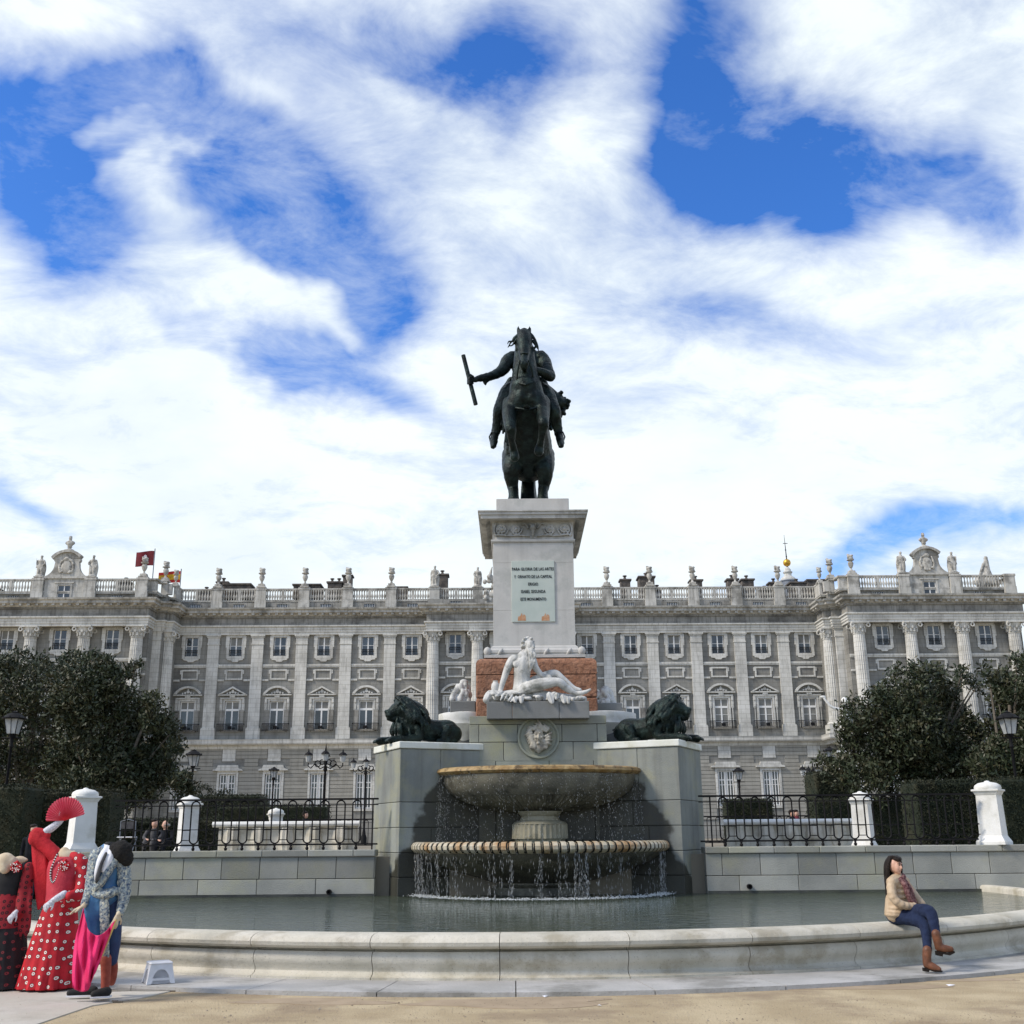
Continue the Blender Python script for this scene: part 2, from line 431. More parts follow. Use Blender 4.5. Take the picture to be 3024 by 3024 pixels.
M['medal_stone'] = mat('medal_stone', (.38, .355, .29), .75, (.47, .44, .37), 6, .6, 40, (.17, .15, .12), 7, .8)
M['bronze'] = mat('bronze', (.004, .007, .0065), .40, (.011, .021, .019), 5, 1.0, 22, (.035, .062, .058), 4, .4, metal=.6)
M['bowl_rim'] = mat('bowl_rim', (.42, .36, .24), .5, (.5, .47, .38), 3, .4, 30, (.34, .17, .05), 2, .8, speck=.3)
M['bowl_algae'] = mat('bowl_algae', (.26, .15, .05), .45, (.42, .30, .14), 5, .9, 30, (.06, .04, .02), 6, .8)
M['bowl'] = mat('bowl', (.105, .10, .078), .35, (.17, .16, .12), 2.5, .7, 24, (.03, .03, .025), 2, .7, streak=.4)
M['bowl_stem'] = mat('bowl_stem', (.24, .22, .15), .5, (.33, .31, .23), 3, .6, 30, (.10, .09, .05), 3, .7)
M['sand'] = mat('sand', (.37, .29, .175), .95, (.49, .40, .255), 1.3, 1.0, 40, (.25, .185, .12), .7, .75, speck=.5)
M['garden_soil'] = mat('garden_soil', (.18, .16, .12), .95, (.24, .21, .16), .3)
M['paving'] = mat('paving', (.42, .39, .33), .8, (.48, .46, .41), .8, .3, 40, (.3, .27, .22), .7, .7, rnd=.05)
M['leaf'] = mat('leaf', (.022, .036, .016), .5, (.048, .058, .027), 1.5, stain=(.075, .062, .032), stain_scale=2.2, stain_amt=.7, spec=.35)
M['bark'] = mat('bark', (.10, .085, .065), .9, (.16, .14, .11), 6, .6, 20)
M['hedge'] = mat('hedge', (.010, .017, .007), .8, (.018, .024, .010), 3, stain=(.045, .04, .02), stain_scale=1.5)
M['lamp_glass'] = mat('lamp_glass', (.33, .35, .35), .25, (.42, .44, .44), 4)
M['white_plastic'] = mat('white_plastic', (.62, .63, .66), .4, (.55, .56, .58), 6)
M['skin'] = mat('skin', (.52, .30, .21), .5, (.58, .35, .26), 12)
M['hair'] = mat('hair', (.006, .004, .003), .6, (.02, .012, .008), 40, .8, 90, spec=.25)
M['jacket'] = mat('jacket', (.40, .29, .18), .6, (.48, .37, .25), 12, .3, 40)
M['jeans'] = mat('jeans', (.005, .011, .036), .95, (.012, .022, .058), 14, .5, 80)
M['boot'] = mat('boot', (.17, .065, .03), .5, (.10, .04, .02), 14, .3, 40)
M['scarf'] = mat('scarf', (.06, .010, .014), .8, (.24, .13, .12), 34, .4, 60)
M['dark_cloth'] = mat('dark_cloth', (.008, .009, .012), .9, (.014, .016, .02), 6, spec=.1)
M['grey_cloth'] = mat('grey_cloth', (.05, .05, .055), .9, (.09, .09, .09), 8, spec=.1)
M['lion_bronze'] = mat('lion_bronze', (.004, .008, .007), .42, (.010, .021, .018), 7, 1.0, 26, (.035, .062, .056), 5, .5, metal=.5)
# ================================================================ the setting's ground
def disc_ring(r0, r1, z0, z1, a0, a1, n, c=(0, 23.7)):
    mb = MB(); vs = []
    for i in range(n + 1):
        t = R(a0 + (a1 - a0) * i / n)
        for r, z in ((r0, z0), (r1, z0), (r1, z1), (r0, z1)): vs.append((c[0] + r * math.cos(t), c[1] + r * math.sin(t), z))
    fs = []
    for i in range(n):
        for j in range(4): fs.append((i * 4 + j, i * 4 + (j + 1) % 4, (i + 1) * 4 + (j + 1) % 4, (i + 1) * 4 + j))
    fs += [(0, 1, 2, 3), tuple(reversed(range(n * 4, n * 4 + 4)))]
    mb.add(vs, fs); return mb
g = MB(); nx, ny = 60, 70
xs = sorted(set([-1500, -600, -250] + list(np.linspace(-60, 60, 61)) + [250, 600, 1500])); ys = sorted(set([-300, -60] + list(np.linspace(-10, 60, 71)) + [200, 700, 2500]))
gv = [(x, y, 0.0 if (abs(x) < 50 and y < 13) else 0.0) for y in ys for x in xs]
k = len(xs)
g.add(gv, [(j * k + i, j * k + i + 1, (j + 1) * k + i + 1, (j + 1) * k + i) for j in range(len(ys) - 1) for i in range(k - 1)])
tag(g.build('ground', M['sand']), kind='structure')

# ================================================================ royal palace
PAL = empty('palace', (-1.6, 129.2, 0), .016)
tag(PAL, 'long grey stone palace with white pilasters, pediment windows and a roof balustrade, behind the garden', 'palace')
B = 5.17
PX = [39.7, 59.7]          # pavilion extent (mirrored)
PY = -5.4                  # pavilion front plane
def wall_holes(mb, x0, x1, z0, z1, holes, y, depth):
    xs = sorted({x0, x1, *[h[0] for h in holes], *[h[1] for h in holes]}); zs = sorted({z0, z1, *[h[2] for h in holes], *[h[3] for h in holes]})
    for i in range(len(xs) - 1):
        for j in range(len(zs) - 1):
            cx, cz = (xs[i] + xs[i + 1]) / 2, (zs[j] + zs[j + 1]) / 2
            if any(h[0] < cx < h[1] and h[2] < cz < h[3] for h in holes): continue
            mb.add([(xs[i], y, zs[j]), (xs[i + 1], y, zs[j]), (xs[i + 1], y, zs[j + 1]), (xs[i], y, zs[j + 1])], [(0, 1, 2, 3)])
    for a, b, c, d in holes:
        mb.add([(a, y, c), (b, y, c), (b, y, d), (a, y, d), (a, y + depth, c), (b, y + depth, c), (b, y + depth, d), (a, y + depth, d)],
               [(0, 1, 5, 4), (1, 2, 6, 5), (2, 3, 7, 6), (3, 0, 4, 7), (4, 5, 6, 7)])
def quoin_rows(x0, x1, y, z0, z1, h=.42): pass
# window meshes, origin at the opening's bottom centre on the wall plane
def make_upper_window():
    w, h = 1.46, 2.29; P = []
    s = MB(); s.frame(-w / 2 - .34, w / 2 + .34, -.3, h + .22, .30, -.14, .02)
    s.box(-w / 2 - .46, -w / 2 - .34, -.14, .02, h * .45, h + .1); s.box(w / 2 + .34, w / 2 + .46, -.14, .02, h * .45, h + .1)
    s.prism([(-.95, -.3), (.95, -.3), (.86, -.46), (.45, -.5), (.3, -.68), (-.3, -.68), (-.45, -.5), (-.86, -.46)], -.16, .02)
    P.append(('surround', s, M['palace_trim']))
    s = MB(); s.frame(-w / 2 + .02, w / 2 - .02, .02, h - .02, .075, .10, .17); s.box(-.07, .07, .09, .16, .1, h - .1)
    s.box(-w / 2 + .1, -.07, .11, .15, h * .52, h * .52 + .05); s.box(.07, w / 2 - .1, .11, .15, h * .52, h * .52 + .05)
    P.append(('sash', s, M['sash']))
    for sx in (-1, 1):
        for (a, b) in ((.1, h * .52), (h * .52 + .05, h - .1)):
            s = MB(); s.box(min(sx * .07, sx * (w / 2 - .09)), max(sx * .07, sx * (w / 2 - .09)), .13, .145, a, b); P.append(('pane', s, M['glass']))
    s = MB(); s.box(-w / 2, w / 2, -.05, -.02, .72, .76); s.box(-w / 2, w / 2, -.05, -.02, .05, .08); s.box(-w / 2, w / 2, -.05, -.02, .5, .53)
    for i in range(9):
        x = -w / 2 + w * (i + .5) / 9; s.box(x - .015, x + .015, -.05, -.02, .05, .72)
    P.append(('railing', s, M['iron_far']))
    return P
def make_lower_window(kind, shut):
    w, h = 1.68, 3.46; P = []
    s = MB(); s.frame(-w / 2 - .22, w / 2 + .22, -.02, h + .22, .22, -.12, .02)
    s.box(-w / 2 - .55, w / 2 + .55, -.22, .02, h + .22, h + .40)
    for sx in (-1, 1):     # carved brackets down both sides
        x = sx * (w / 2 + .44)
        s.box(x - .16, x + .16, -.14, .02, h - 1.1, h + .22); s.box(x - .11, x + .11, -.24, -.14, h - .25, h + .2)
        s.box(x - .10, x + .10, -.20, -.14, h - .95, h - .55); s.box(x - .05, x + .05, -.12, .02, 0, h - 1.1)
    s.box(-.3, .3, -.28, .02, h + .40, h + .62)
    zb = h + .62
    s.box(-1.66, 1.66, -.34, .02, zb, zb + .14)
    if kind:   # segmental
        arc = [(-1.66, zb + .14)] + [(1.66 * math.sin(R(a)) / math.sin(R(62)), zb + .14 + (math.cos(R(a)) - math.cos(R(62))) * 1.82) for a in range(-62, 63, 8)] + [(1.66, zb + .14)]
        out = arc[1:-1]; inn = [(x * .82, zb + .14 + (z - zb - .14) * .78 - .02) for x, z in out]
        for i in range(len(out) - 1): s.prism([inn[i], out[i], out[i + 1], inn[i + 1]], -.38, .02)
        pass
    else:
        ap = zb + 1.06
        for sx in (-1, 1): s.prism([(sx * 1.66, zb + .14), (sx * 1.36, zb + .14), (0, ap - .22), (0, ap)], -.38, .02)
        pass
    for dx, dz, r in ((0, .42, .2), (-.32, .3, .14), (.32, .3, .14), (-.62, .24, .1), (.62, .24, .1), (0, .66 if kind else .6, .1)):
        s.lathe([(r, 0), (r * .8, .1), (.01, .16)], 7, (0, 0, 0)) if False else s.prism([(dx + r * math.cos(R(a)), zb + .04 + dz + r * math.sin(R(a))) for a in range(0, 360, 60)], -.2, -.06)
    P.append(('surround', s, M['palace_trim']))
    s = MB(); s.frame(-w / 2 + .02, w / 2 - .02, .02, h - .02, .10, .10, .18)
    s.box(-w / 2 + .1, w / 2 - .1, .08, .17, 2.34, 2.58); s.box(-.085, .085, .09, .17, .1, 2.34); s.box(-.06, .06, .09, .17, 2.58, h - .1)
    if not shut == 0:
        for z in (.78, 1.55): s.box(-w / 2 + .12, -.08, .10, .15, z, z + .045); s.box(.08, w / 2 - .12, .10, .15, z, z + .045)
    P.append(('sash', s, M['sash']))
    for sx in (-1, 1):
        for (a, b) in ((.12, 2.34), (2.58, h - .12)):
            s = MB(); s.box(min(sx * .07, sx * (w / 2 - .1)), max(sx * .07, sx * (w / 2 - .1)), .14, .155, a, b)
            P.append(('pane', s, M['blind'] if (b > 3 or shut) else M['glass']))
    if shut == 0:
        for sx in (-1, 1):
            s = MB(); x0, x1 = sorted((sx * (w / 2 + .02), sx * (w / 2 + .56)))
            s.frame(x0, x1, .06, 2.4, .05, -.2, -.15); s.box(x0 + .05, x1 - .05, -.19, -.165, .11, 2.35)
            P.append(('shutter', s, M['palace_frieze']))
    s = MB(); s.box(-1.52, 1.52, -.62, -.56, -.02, .02); s.box(-1.52, 1.52, -.62, -.56, .78, .84); s.box(-1.52, 1.52, -.61, -.58, .12, .15)
    for i in range(25):
        x = -1.5 + 3.0 * i / 24; s.box(x - .018, x + .018, -.61, -.57, 0, .8)
    for sx in (-1.52, 1.48): s.box(sx, sx + .04, -.58, 0, .78, .84)
    s.box(-.22, .22, -.64, -.62, .2, .55)
    P.append(('railing', s, M['iron_far']))
    return P
def make_ground_window():
    w, h = 1.9, 3.9; P = []
    s = MB(); s.frame(-w / 2 - .26, w / 2 + .26, -.26, h + .26, .26, -.16, .02)
    s.prism([(-1.7, h + .36), (1.7, h + .36), (1.62, h + .52), (1.25, h + .62), (1.12, h + .98), (-1.12, h + .98), (-1.25, h + .62), (-1.62, h + .52)], -.42, .02)
    s.box(-1.18, 1.18, -.2, .02, h + .26, h + .36)
    P.append(('surround', s, M['palace_trim']))
    s = MB(); s.frame(-w / 2 + .04, w / 2 - .04, .02, h - .02, .12, .14, .2); s.box(-.1, .1, .13, .2, .1, h - .1); s.box(-w / 2 + .1, w / 2 - .1, .14, .2, h * .72, h * .72 + .14)
    P.append(('sash', s, M['sash']))
    s = MB(); s.box(-w / 2 + .1, w / 2 - .1, .165, .18, .1, h - .1); P.append(('pane', s, M['glass']))
    s = MB()
    for i in range(6):
        x = -w / 2 + w * (i + .5) / 6; s.box(x - .045, x + .045, .02, .07, 0, h)
    for z in (1.1, 2.3): s.box(-w / 2, w / 2, .03, .06, z, z + .05)
    P.append(('grille', s, M['sash']))
    return P
def make_attic_window():
    s = MB(); P = []
    s.frame(-.72, .72, -.05, .62, .06, -.06, .02); P.append(('surround', s, M['palace_frieze']))
    s = MB(); s.box(-.66, .66, .1, .13, .01, .56); P.append(('pane', s, M['glass']))
    s = MB()
    for i in range(7): s.box(-.6 + i * .2 - .02, -.6 + i * .2 + .02, .04, .08, .01, .56)
    P.append(('grille', s, M['sash']))
    return P
def finish(P, first='surround'):
    return [(n, s.mesh(n, m)) for n, s, m in P]
WIN = {'upper': finish(make_upper_window()), 'arc0': finish(make_lower_window(1, 0)), 'tri0': finish(make_lower_window(0, 0)),
       'arc1': finish(make_lower_window(1, 1)), 'tri1': finish(make_lower_window(0, 1)), 'ground': finish(make_ground_window()), 'attic': finish(make_attic_window())}
_u = make_upper_window(); _u = [(n_, s_, M['blind'] if (n_ == 'pane' and i_ in (3, 5)) else m_) for i_, (n_, s_, m_) in enumerate(_u)]; WINB = finish(_u)
HOLE = {'upper': (.73, 2.29), 'arc0': (.84, 3.46), 'tri0': (.84, 3.46), 'arc1': (.84, 3.46), 'tri1': (.84, 3.46), 'ground': (.95, 3.9), 'attic': (.66, .57)}
def window(kind, x, y, z, lite=False):
    ps = WIN[kind] if not (kind == 'upper' and random.random() < .3) else WINB; root = add('window', ps[0][1], PAL, (x, y, z))
    for nme, me in ps[1:]: add(nme, me, root)
# ---- walls
panel = MB(); panel.frame(-.98, .98, -.14, 1.06, .17, -.12, .02); panel.box(-1.14, -.98, -.1, .02, .55, 1.0); panel.box(.98, 1.14, -.1, .02, .55, 1.0)

panel_me = panel.mesh('blind_panel', M['palace_trim'])
box_me = MB().box(-.74, .74, -.10, .02, 0, 1.62).mesh('plain_panel', M['palace_trim'])
def face(x0, x1, y, bays):
    "one flat stretch of wall with its windows; bays = [(x, lower kind)]"
    holes = []
    for x, kd in bays:
        for knd, z in (('upper', 22.13), (kd, 13.44), ('ground', 4.75), ('attic', 27.78)):
            w, h = HOLE[knd]; holes.append((x - w, x + w, z, z + h)); window(knd, x, y, z)
        add('blind_panel', panel_me, PAL, (x, y, 19.5)); add('plain_panel', box_me, PAL, (x, y, 9.98 + .1))
    m = MB(); wall_holes(m, x0, x1, 0, 26.7, [h for h in holes if h[2] < 26], y, .22); m.build('wall', M['palace_wall'], PAL)
    m = MB(); wall_holes(m, x0, x1, 26.7, 28.6, [h for h in holes if h[2] > 26], y, .16); m.build('attic_wall', M['palace_frieze'], PAL)
    # string courses between the pilasters
    m = MB(); m.box(x0, x1, y - .12, y + .02, 20.77, 20.95); m.box(x0, x1, y - .18, y + .02, 20.95, 21.15)
    for (x, kd), nx in zip(bays, bays[1:] + [None]): pass
    edges = [x0] + [v for x, kd in bays for v in (x - 1.14, x + 1.14)] + [x1]
    for i in range(0, len(edges), 2):
        m.box(edges[i], edges[i + 1], y - .15, y + .02, 19.2, 19.42)
    m.build('string_course', M['palace_trim'], PAL)
    # rusticated ground floor: proud courses with recessed joints
    z = 3.2
    ed = [x0] + [v for x, kd in bays for v in (x - 1.24, x + 1.24)] + [x1]
    while z < 11.2:
        zt = min(z + .40, 11.42)
        e = ed if z < 9.2 else ([x0] + [v for x, kd in bays for v in (x - (1.8 if z < 10 else .8), x + (1.8 if z < 10 else .8))] + [x1])
        for i in range(0, len(e), 2):
            if e[i + 1] - e[i] > .3:
                MB().box(e[i] + .01, e[i + 1] - .01, y - .09, y + .02, z + .035, zt).build('stone_course', M['palace_wall'] if False else M['palace_course'], PAL)
        z += .42
M['palace_course'] = mat('palace_course', (.29, .28, .245), .9, (.36, .35, .31), .5, .5, 8, (.2, .19, .165), .5, .6, streak=.3, rnd=.08)
kinds = ['arc', 'tri']
def bays(r):
    out = []
    for i in r:
        k_ = kinds[(abs(i) + 0) % 2] if True else ''
        out.append((i * B, k_ + ('1' if i >= 4 else '0')))
    return out
CX = 1.5 * B + .75           # centre projection half width
face(-7.5 * B - .4, -CX, 0, [(i * B, kinds[0 if i % 2 else 1] + '0') for i in range(-7, -1)])
face(CX, 7.5 * B + .4, 0, [(i * B, kinds[0 if i % 2 else 1] + ('1' if i > 3 else '0')) for i in range(2, 8)])
face(-CX, CX, -1.3, [(i * B, kinds[0 if i % 2 else 1] + '0') for i in (-1, 0, 1)])
for a in (-CX, CX - .05): MB().box(a, a + .05, -1.3, 0, 0, 28.6).build('wall', M['palace_wall'], PAL)
pav_b = [43.7, 49.6, 55.5]
for sx in (-1, 1):
    bb = sorted([(sx * x, kinds[i % 2 ^ 1] + '1') for i, x in enumerate(pav_b)])
    face(*sorted((sx * PX[0], sx * PX[1])), PY, bb)
    a, b = sorted((sx * 38.6, sx * PX[0]))
    for q_ in ((a, b, PY + 1.9, .3), (*sorted((sx * 38.05, sx * 38.6)), PY + 3.6, .3), (*sorted((sx * PX[0], sx * (PX[0] + .05))), PY, .3), (*sorted((sx * PX[1], sx * (PX[1] - .05))), PY, 28)):
        MB().box(*q_, 0, 28.6).build('wall', M['palace_wall'], PAL)
MB().box(-58, 58, 1.2, 26, 0, 28.5).build('rear_block', M['palace_wall'], PAL)
# ---- pilasters and columns
def pil_mesh():
    s = MB(); w = .665
    s.box(-.82, .82, -.42, .02, 12.48, 13.7); s.box(-.78, .78, -.40, .02, 13.7, 13.82)
    s.box(-w, w, -.30, .02, 13.82, 23.45); s.box(-w - .06, w + .06, -.36, .02, 23.45, 23.6)
    s.box(-w - .01, w + .01, -.31, .02, 23.6, 24.28); s.box(-w - .10, w + .10, -.40, .02, 24.28, 24.42); s.box(-w - .18, w + .18, -.47, .02, 24.42, 24.62)
    return s.mesh('pilaster', M['palace_trim'])
def col_mesh(r=.72):
    s = MB(); n = 40
    s.box(-1.0, 1.0, -1.0, .8, 12.48, 13.55); 
    s.lathe([(.93, 13.55), (.96, 13.65), (.9, 13.78), (.8, 13.84), (.84, 13.95), (r, 14.03)], 24, (0, -.1, 0))
    s.lathe([(r, 14.03), (r, 17), (r * .97, 20), (r * .88, 23.3)], n, (0, -.1, 0), flute=.09)
    cap = r * .88
    s.lathe([(cap + .04, 23.3), (cap + .05, 23.42), (cap - .02, 23.45), (cap + .02, 23.8), (cap + .22, 24.2), (cap + .30, 24.45)], 20, (0, -.1, 0))
    s.box(-1.0, 1.0, -1.1, .6, 24.45, 24.62)
    for sx in (-1, 1):   # corner scrolls and leaf bumps of the capital
        for sy in (-.95, .55):
            s.tube([(sx * .9 + .2 * math.cos(R(a)), sy + .0, 24.22 + .2 * math.sin(R(a))) for a in range(0, 360, 45)], .09, 5, True)
    for a in range(0, 360, 36):
        x, y = (cap + .1) * math.cos(R(a)), -.1 + (cap + .1) * math.sin(R(a))
        s.box(x - .09, x + .09, y - .09, y + .09, 23.5, 23.85)
        x, y = (cap + .17) * math.cos(R(a + 18)), -.1 + (cap + .17) * math.sin(R(a + 18))
        s.box(x - .08, x + .08, y - .08, y + .08, 23.85, 24.15)
    return s.mesh('column', M['palace_trim'], True)
pil = pil_mesh(); colm = col_mesh()
for i in range(2, 7):
    for sx in (-1, 1): add('pilaster', pil, PAL, (sx * (i + .5) * B, 0, 0))
for i in (-1.5, -.5, .5, 1.5):
    add('column', colm, PAL, (i * B, -1.3 - .55, 0))
for sx in (-1, 1):
    for x in (40.75, 46.65, 52.6, 58.5): add('column', colm, PAL, (sx * x, PY - .55, 0))
    add('pilaster', pil, PAL, (sx * 39.45, PY + 1.9, 0)); add('column', colm, PAL, (sx * 38.35, PY + 3.1, 0))
# ---- entablature, cornice, plinth ledges follow the stepped plan
def plan(o=0):
    e = PX[0]
    L_ = [(-PX[1], 26), (-PX[1], PY - 1.15), (-e + .15, PY - 1.15), (-e + .15, PY + 1.4), (-38.5, PY + 1.4), (-38.5, PY + 2.0), (-37.7, PY + 2.0), (-37.7, -.32),
          (-CX, -.32), (-CX, -2.5)]
    return L_ + [(-x, y) for x, y in reversed(L_)]
pl = plan()
MB().run(pl, [(-.6, 24.62), (0, 24.62), (0, 24.9), (.07, 24.9), (.07, 25.2), (.14, 25.2), (.14, 25.42), (.3, 25.55), (.3, 25.7), (-.6, 25.7)]).build('architrave', M['palace_trim'], PAL)
MB().run(pl, [(-.6, 25.7), (0, 25.7), (0, 26.55), (.15, 26.6), (.15, 26.8), (-.6, 26.8)]).build('frieze', M['palace_frieze'], PAL)
MB().run(pl, [(-.6, 26.8), (.2, 26.8), (.35, 27.0), (.75, 27.1), (.8, 27.12), (.8, 27.38), (1.0, 27.5), (1.05, 27.68), (-.6, 27.8)]).build('cornice', M['palace_roofline'], PAL)
m = MB(); acc = 0   # blocks under the cornice
for a, b in zip(pl[1:-2], pl[2:-1]):
    d = Vector((b[0] - a[0], b[1] - a[1])); n_ = int(d.length / .9)
    for i in range(n_):
        p = Vector(a) + d * ((i + .5) / n_); nn = Vector((d.y, -d.x)).normalized(); t = d.normalized()
        q = [p - t * .16, p + t * .16, p + t * .16 + nn * .68, p - t * .16 + nn * .68]
        m.prism([tuple(v) for v in q], 26.86, 27.1, 'z')
tag(m.build('cornice_blocks', M['palace_roofline'], PAL), kind='stuff')
def plan2():
    e = PX[0]
    L_ = [(-PX[1], 26), (-PX[1], PY - 1.15), (-e + .15, PY - 1.15), (-e + .15, PY + 1.4), (-38.5, PY + 1.4), (-38.5, PY + 2.0), (-37.7, PY + 2.0), (-37.7, -.1), (-CX, -.1), (-CX, -1.4)]
    return L_ + [(-x, y) for x, y in reversed(L_)]
p2 = plan2()
MB().run(p2, [(-.6, 11.42), (.05, 11.42), (.12, 11.62), (.12, 11.7), (.3, 11.85), (.62, 11.9), (.68, 12.05), (.68, 12.3), (.74, 12.48), (-.6, 12.48)]).build('balcony_ledge', M['palace_trim'], PAL)
# ---- attic parapet and balustrade on a plan set back from the cornice
def par_plan():
    e = PX[0]
    L_ = [(-PX[1] + .3, 26), (-PX[1] + .3, PY - .2), (-e + .5, PY - .2), (-e + .5, PY + 1.6), (-38.7, PY + 1.6), (-38.7, PY + 3.2), (-38.0, PY + 3.2), (-38.0, .1)]
    return L_ + [(-x, y) for x, y in reversed(L_)]
pp = par_plan()
MB().run(pp, [(-.35, 28.5), (.1, 28.5), (.1, 28.62), (.16, 28.66), (.16, 28.8), (-.35, 28.8)]).build('parapet_base', M['palace_roofline'], PAL)
MB().run(pp, [(-.32, 30.02), (.1, 30.02), (.16, 30.1), (.16, 30.24), (-.32, 30.24)]).build('coping', M['palace_roofline'], PAL)
bal_prof = [(.10, 0), (.10, .08), (.06, .12), (.13, .38), (.14, .5), (.07, .75), (.06, .95), (.1, 1.05), (.1, 1.22)]
bal = MB(); ped_me = MB().cbox(-.62, .62, -.30, .18, 0, 1.24, .02).cbox(-.70, .70, -.36, .2, 1.22, 1.50, .03).box(-.66, .66, -.33, .1, -1.0, .0).mesh('balustrade_pedestal', M['palace_roofline'])
post_me = MB().box(-.16, .16, -.08, .14, 0, 1.24).mesh('balustrade_post', M['palace_roofline'])
def rail(xa, xb, y, blank=False):
    mid = (xa + xb) / 2; add('balustrade_post', post_me, PAL, (mid, y, 28.79))
    for u0, u1 in ((xa, mid - .16), (mid + .16, xb)):
        nb = max(1, int((u1 - u0) / .30))
        for i in range(nb): bal.lathe(bal_prof, 6, (u0 + (u1 - u0) * (i + .5) / nb, y + .0, 28.8))
peds = [(i + .5) * B for i in range(-7, 7)]
for x in peds: add('balustrade_pedestal', ped_me, PAL, (x, 0, 28.8))
for a, b in zip(peds, peds[1:]): rail(a + .62, b - .62, 0)
rail(-37.9, peds[0] - .62, 0); rail(peds[-1] + .62, 37.9, 0)
for sx in (-1, 1):
    px_ = [40.75, 46.65, 52.6, 58.9]
    for x in px_: add('balustrade_pedestal', ped_me, PAL, (sx * x, PY - .3, 28.8))
    rail(*sorted((sx * 41.37, sx * 46.0)), PY - .3); rail(*sorted((sx * 53.25, sx * 58.2)), PY - .3)
    for q_ in ((*sorted((sx * 39.2, sx * 40.15)), PY - .15, PY + .4), (*sorted((sx * 38.0, sx * 39.22)), PY + 1.62, PY + 2.2), (*sorted((sx * 37.9, sx * 38.2)), PY + 3.2, .3)): MB().box(*q_, 28.8, 30.02).build('parapet_wall', M['palace_roofline'], PAL)
    # middle panel with its window, scroll gable and cresting above it
    y = PY - .3; c = sx * 49.62
    m = MB(); wall_holes(m, c - 2.3, c + 2.3, 27.7, 30.3, [(c - .72, c + .72, 27.72, 29.5)], y - .05, .3)
    m.box(c - 2.3, c + 2.3, y + .26, y + .5, 27.7, 30.3); m.box(c - 2.3, c - 2.25, y - .05, y + .3, 27.7, 30.3); m.box(c + 2.25, c + 2.3, y - .05, y + .3, 27.7, 30.3)
    m.box(c - 3.0, c + 3.0, y - .25, y + .5, 30.24, 30.45); m.frame(c - .92, c + .92, 27.7, 29.7, .2, y - .12, y); m.box(c - 1.1, c + 1.1, y - .2, y, 29.7, 29.85)
    m.build('gable_base', M['palace_roofline'], PAL)
    w = MB(); w.frame(-.72, .72, 0, 1.78, .08, .05, .12); w.box(-.06, .06, .04, .12, .08, 1.7); w.box(-.64, .64, .05, .11, .9, .95)
    wo = w.build('window', M['sash'], PAL, (c, y, 27.72))
    for s2 in (-1, 1): MB().box(*sorted((s2 * .05, s2 * .66)), .09, .11, .08, 1.7).build('pane', M['glass'], wo)
    pts = []
    for t in np.linspace(0, 1, 10): pts.append((2.95 - 1.55 * math.sin(t * math.pi / 2), 30.45 + 1.45 * (1 - math.cos(t * math.pi / 2))))
    half = pts + [(1.35, 32.2), (1.5, 32.35), (1.5, 32.6)]
    poly = [(c + x, z) for x, z in half] + [(c - x, z) for x, z in reversed(half)]
    m = MB(); m.prism(poly, y, y + .55)
    arc = [(c + 2.02 * math.sin(R(a)), 32.0 + 1.62 * math.cos(R(a)) ** 1.0) for a in range(-62, 63, 9)]
    inn = [(c + (x - c) * .88, z - .27) for x, z in arc]
    for i in range(len(arc) - 1): m.prism([inn[i], arc[i], arc[i + 1], inn[i + 1]], y - .3, y + .55)
    m.prism([(x, z) for x, z in inn], y - .02, y + .5)
    m.build('scroll_gable', M['palace_roofline'], PAL)
    b_ = Body(); 
    b_.ell((c, y - .05, 31.6), (.62, .16, .78)); b_.limb([(c - .7, y, 31.0, .13), (c - .82, y, 31.7, .14), (c - .6, y, 32.4, .12)]); b_.limb([(c + .7, y, 31.0, .13), (c + .82, y, 31.7, .14), (c + .6, y, 32.4, .12)])
    for i in range(14):
        a = random.random() * 6.3; b_.ell((c + .8 * math.cos(a), y - .08, 31.7 + .85 * math.sin(a)), (.16, .14, .16), n=6)
    b_.ell((c, y - .1, 32.62), (.35, .16, .2))
    b_.build('coat_of_arms', M['statue_stone'], PAL, voxel=.07, smooth=1)
tag(bal.build('balusters', M['palace_roofline'], PAL, smooth=True), kind='stuff')
MB().box(-56, 56, 1.5, 24, 28.5, 29.2).build('roof', M['lead'], PAL)

# roof ornaments: world position of a palace-local point
def pal(x, y, z):
    c, s = math.cos(.016), math.sin(.016)
    return Vector((-1.6 + x * c - y * s, 129.2 + x * s + y * c, z))
def urn_mesh():
    s = MB()
    s.cbox(-.52, .52, -.45, .45, 0, .22, .03).cbox(-.38, .38, -.34, .34, .22, .5, .03)
    s.lathe([(.27, .5), (.15, .6), (.10, .8), (.17, .9), (.27, 1.1), (.34, 1.35), (.30, 1.5), (.22, 1.6), (.24, 1.68), (.44, 1.78), (.43, 1.86), (.2, 1.92)], 12)
    return s
um = urn_mesh().mesh('urn_body', M['statue_stone'], True)
fl = Body()
for i in range(20):
    a = i * 2.4; zz = -.05 + (i % 5) * .12; fl.ell((.25 * math.cos(a), .25 * math.sin(a), 2.02 + zz), (.15, .15, .14), n=6)
fl.ell((0, 0, 2.15), (.30, .30, .32))
flm = fl.mesh('flower_top', M['statue_stone'], voxel=.07, smooth=1)
def urn(p, label, s=1.0):
    o = tag(empty('stone_urn', p), label, 'urn', 'stone urns along the palace balustrade'); o.scale = (s, s, s)
    add('urn_body', um, o); add('flower_top', flm, o)
zc = 30.28
ul = ['first stone urn right of the yellow and red flag, on the straight palace balustrade', 'stone urn second from the left on the straight balustrade of the palace',
      'stone urn just left of a dark ruined-looking chimney on the palace roof', 'stone urn fourth from the left on the long palace balustrade', 'stone urn nearest left of the two robed roof statues']
for k_, lb in zip((-6.5, -5.5, -4.5, -3.5, -2.5), ul): urn(pal(k_ * B, 0, zc), lb)
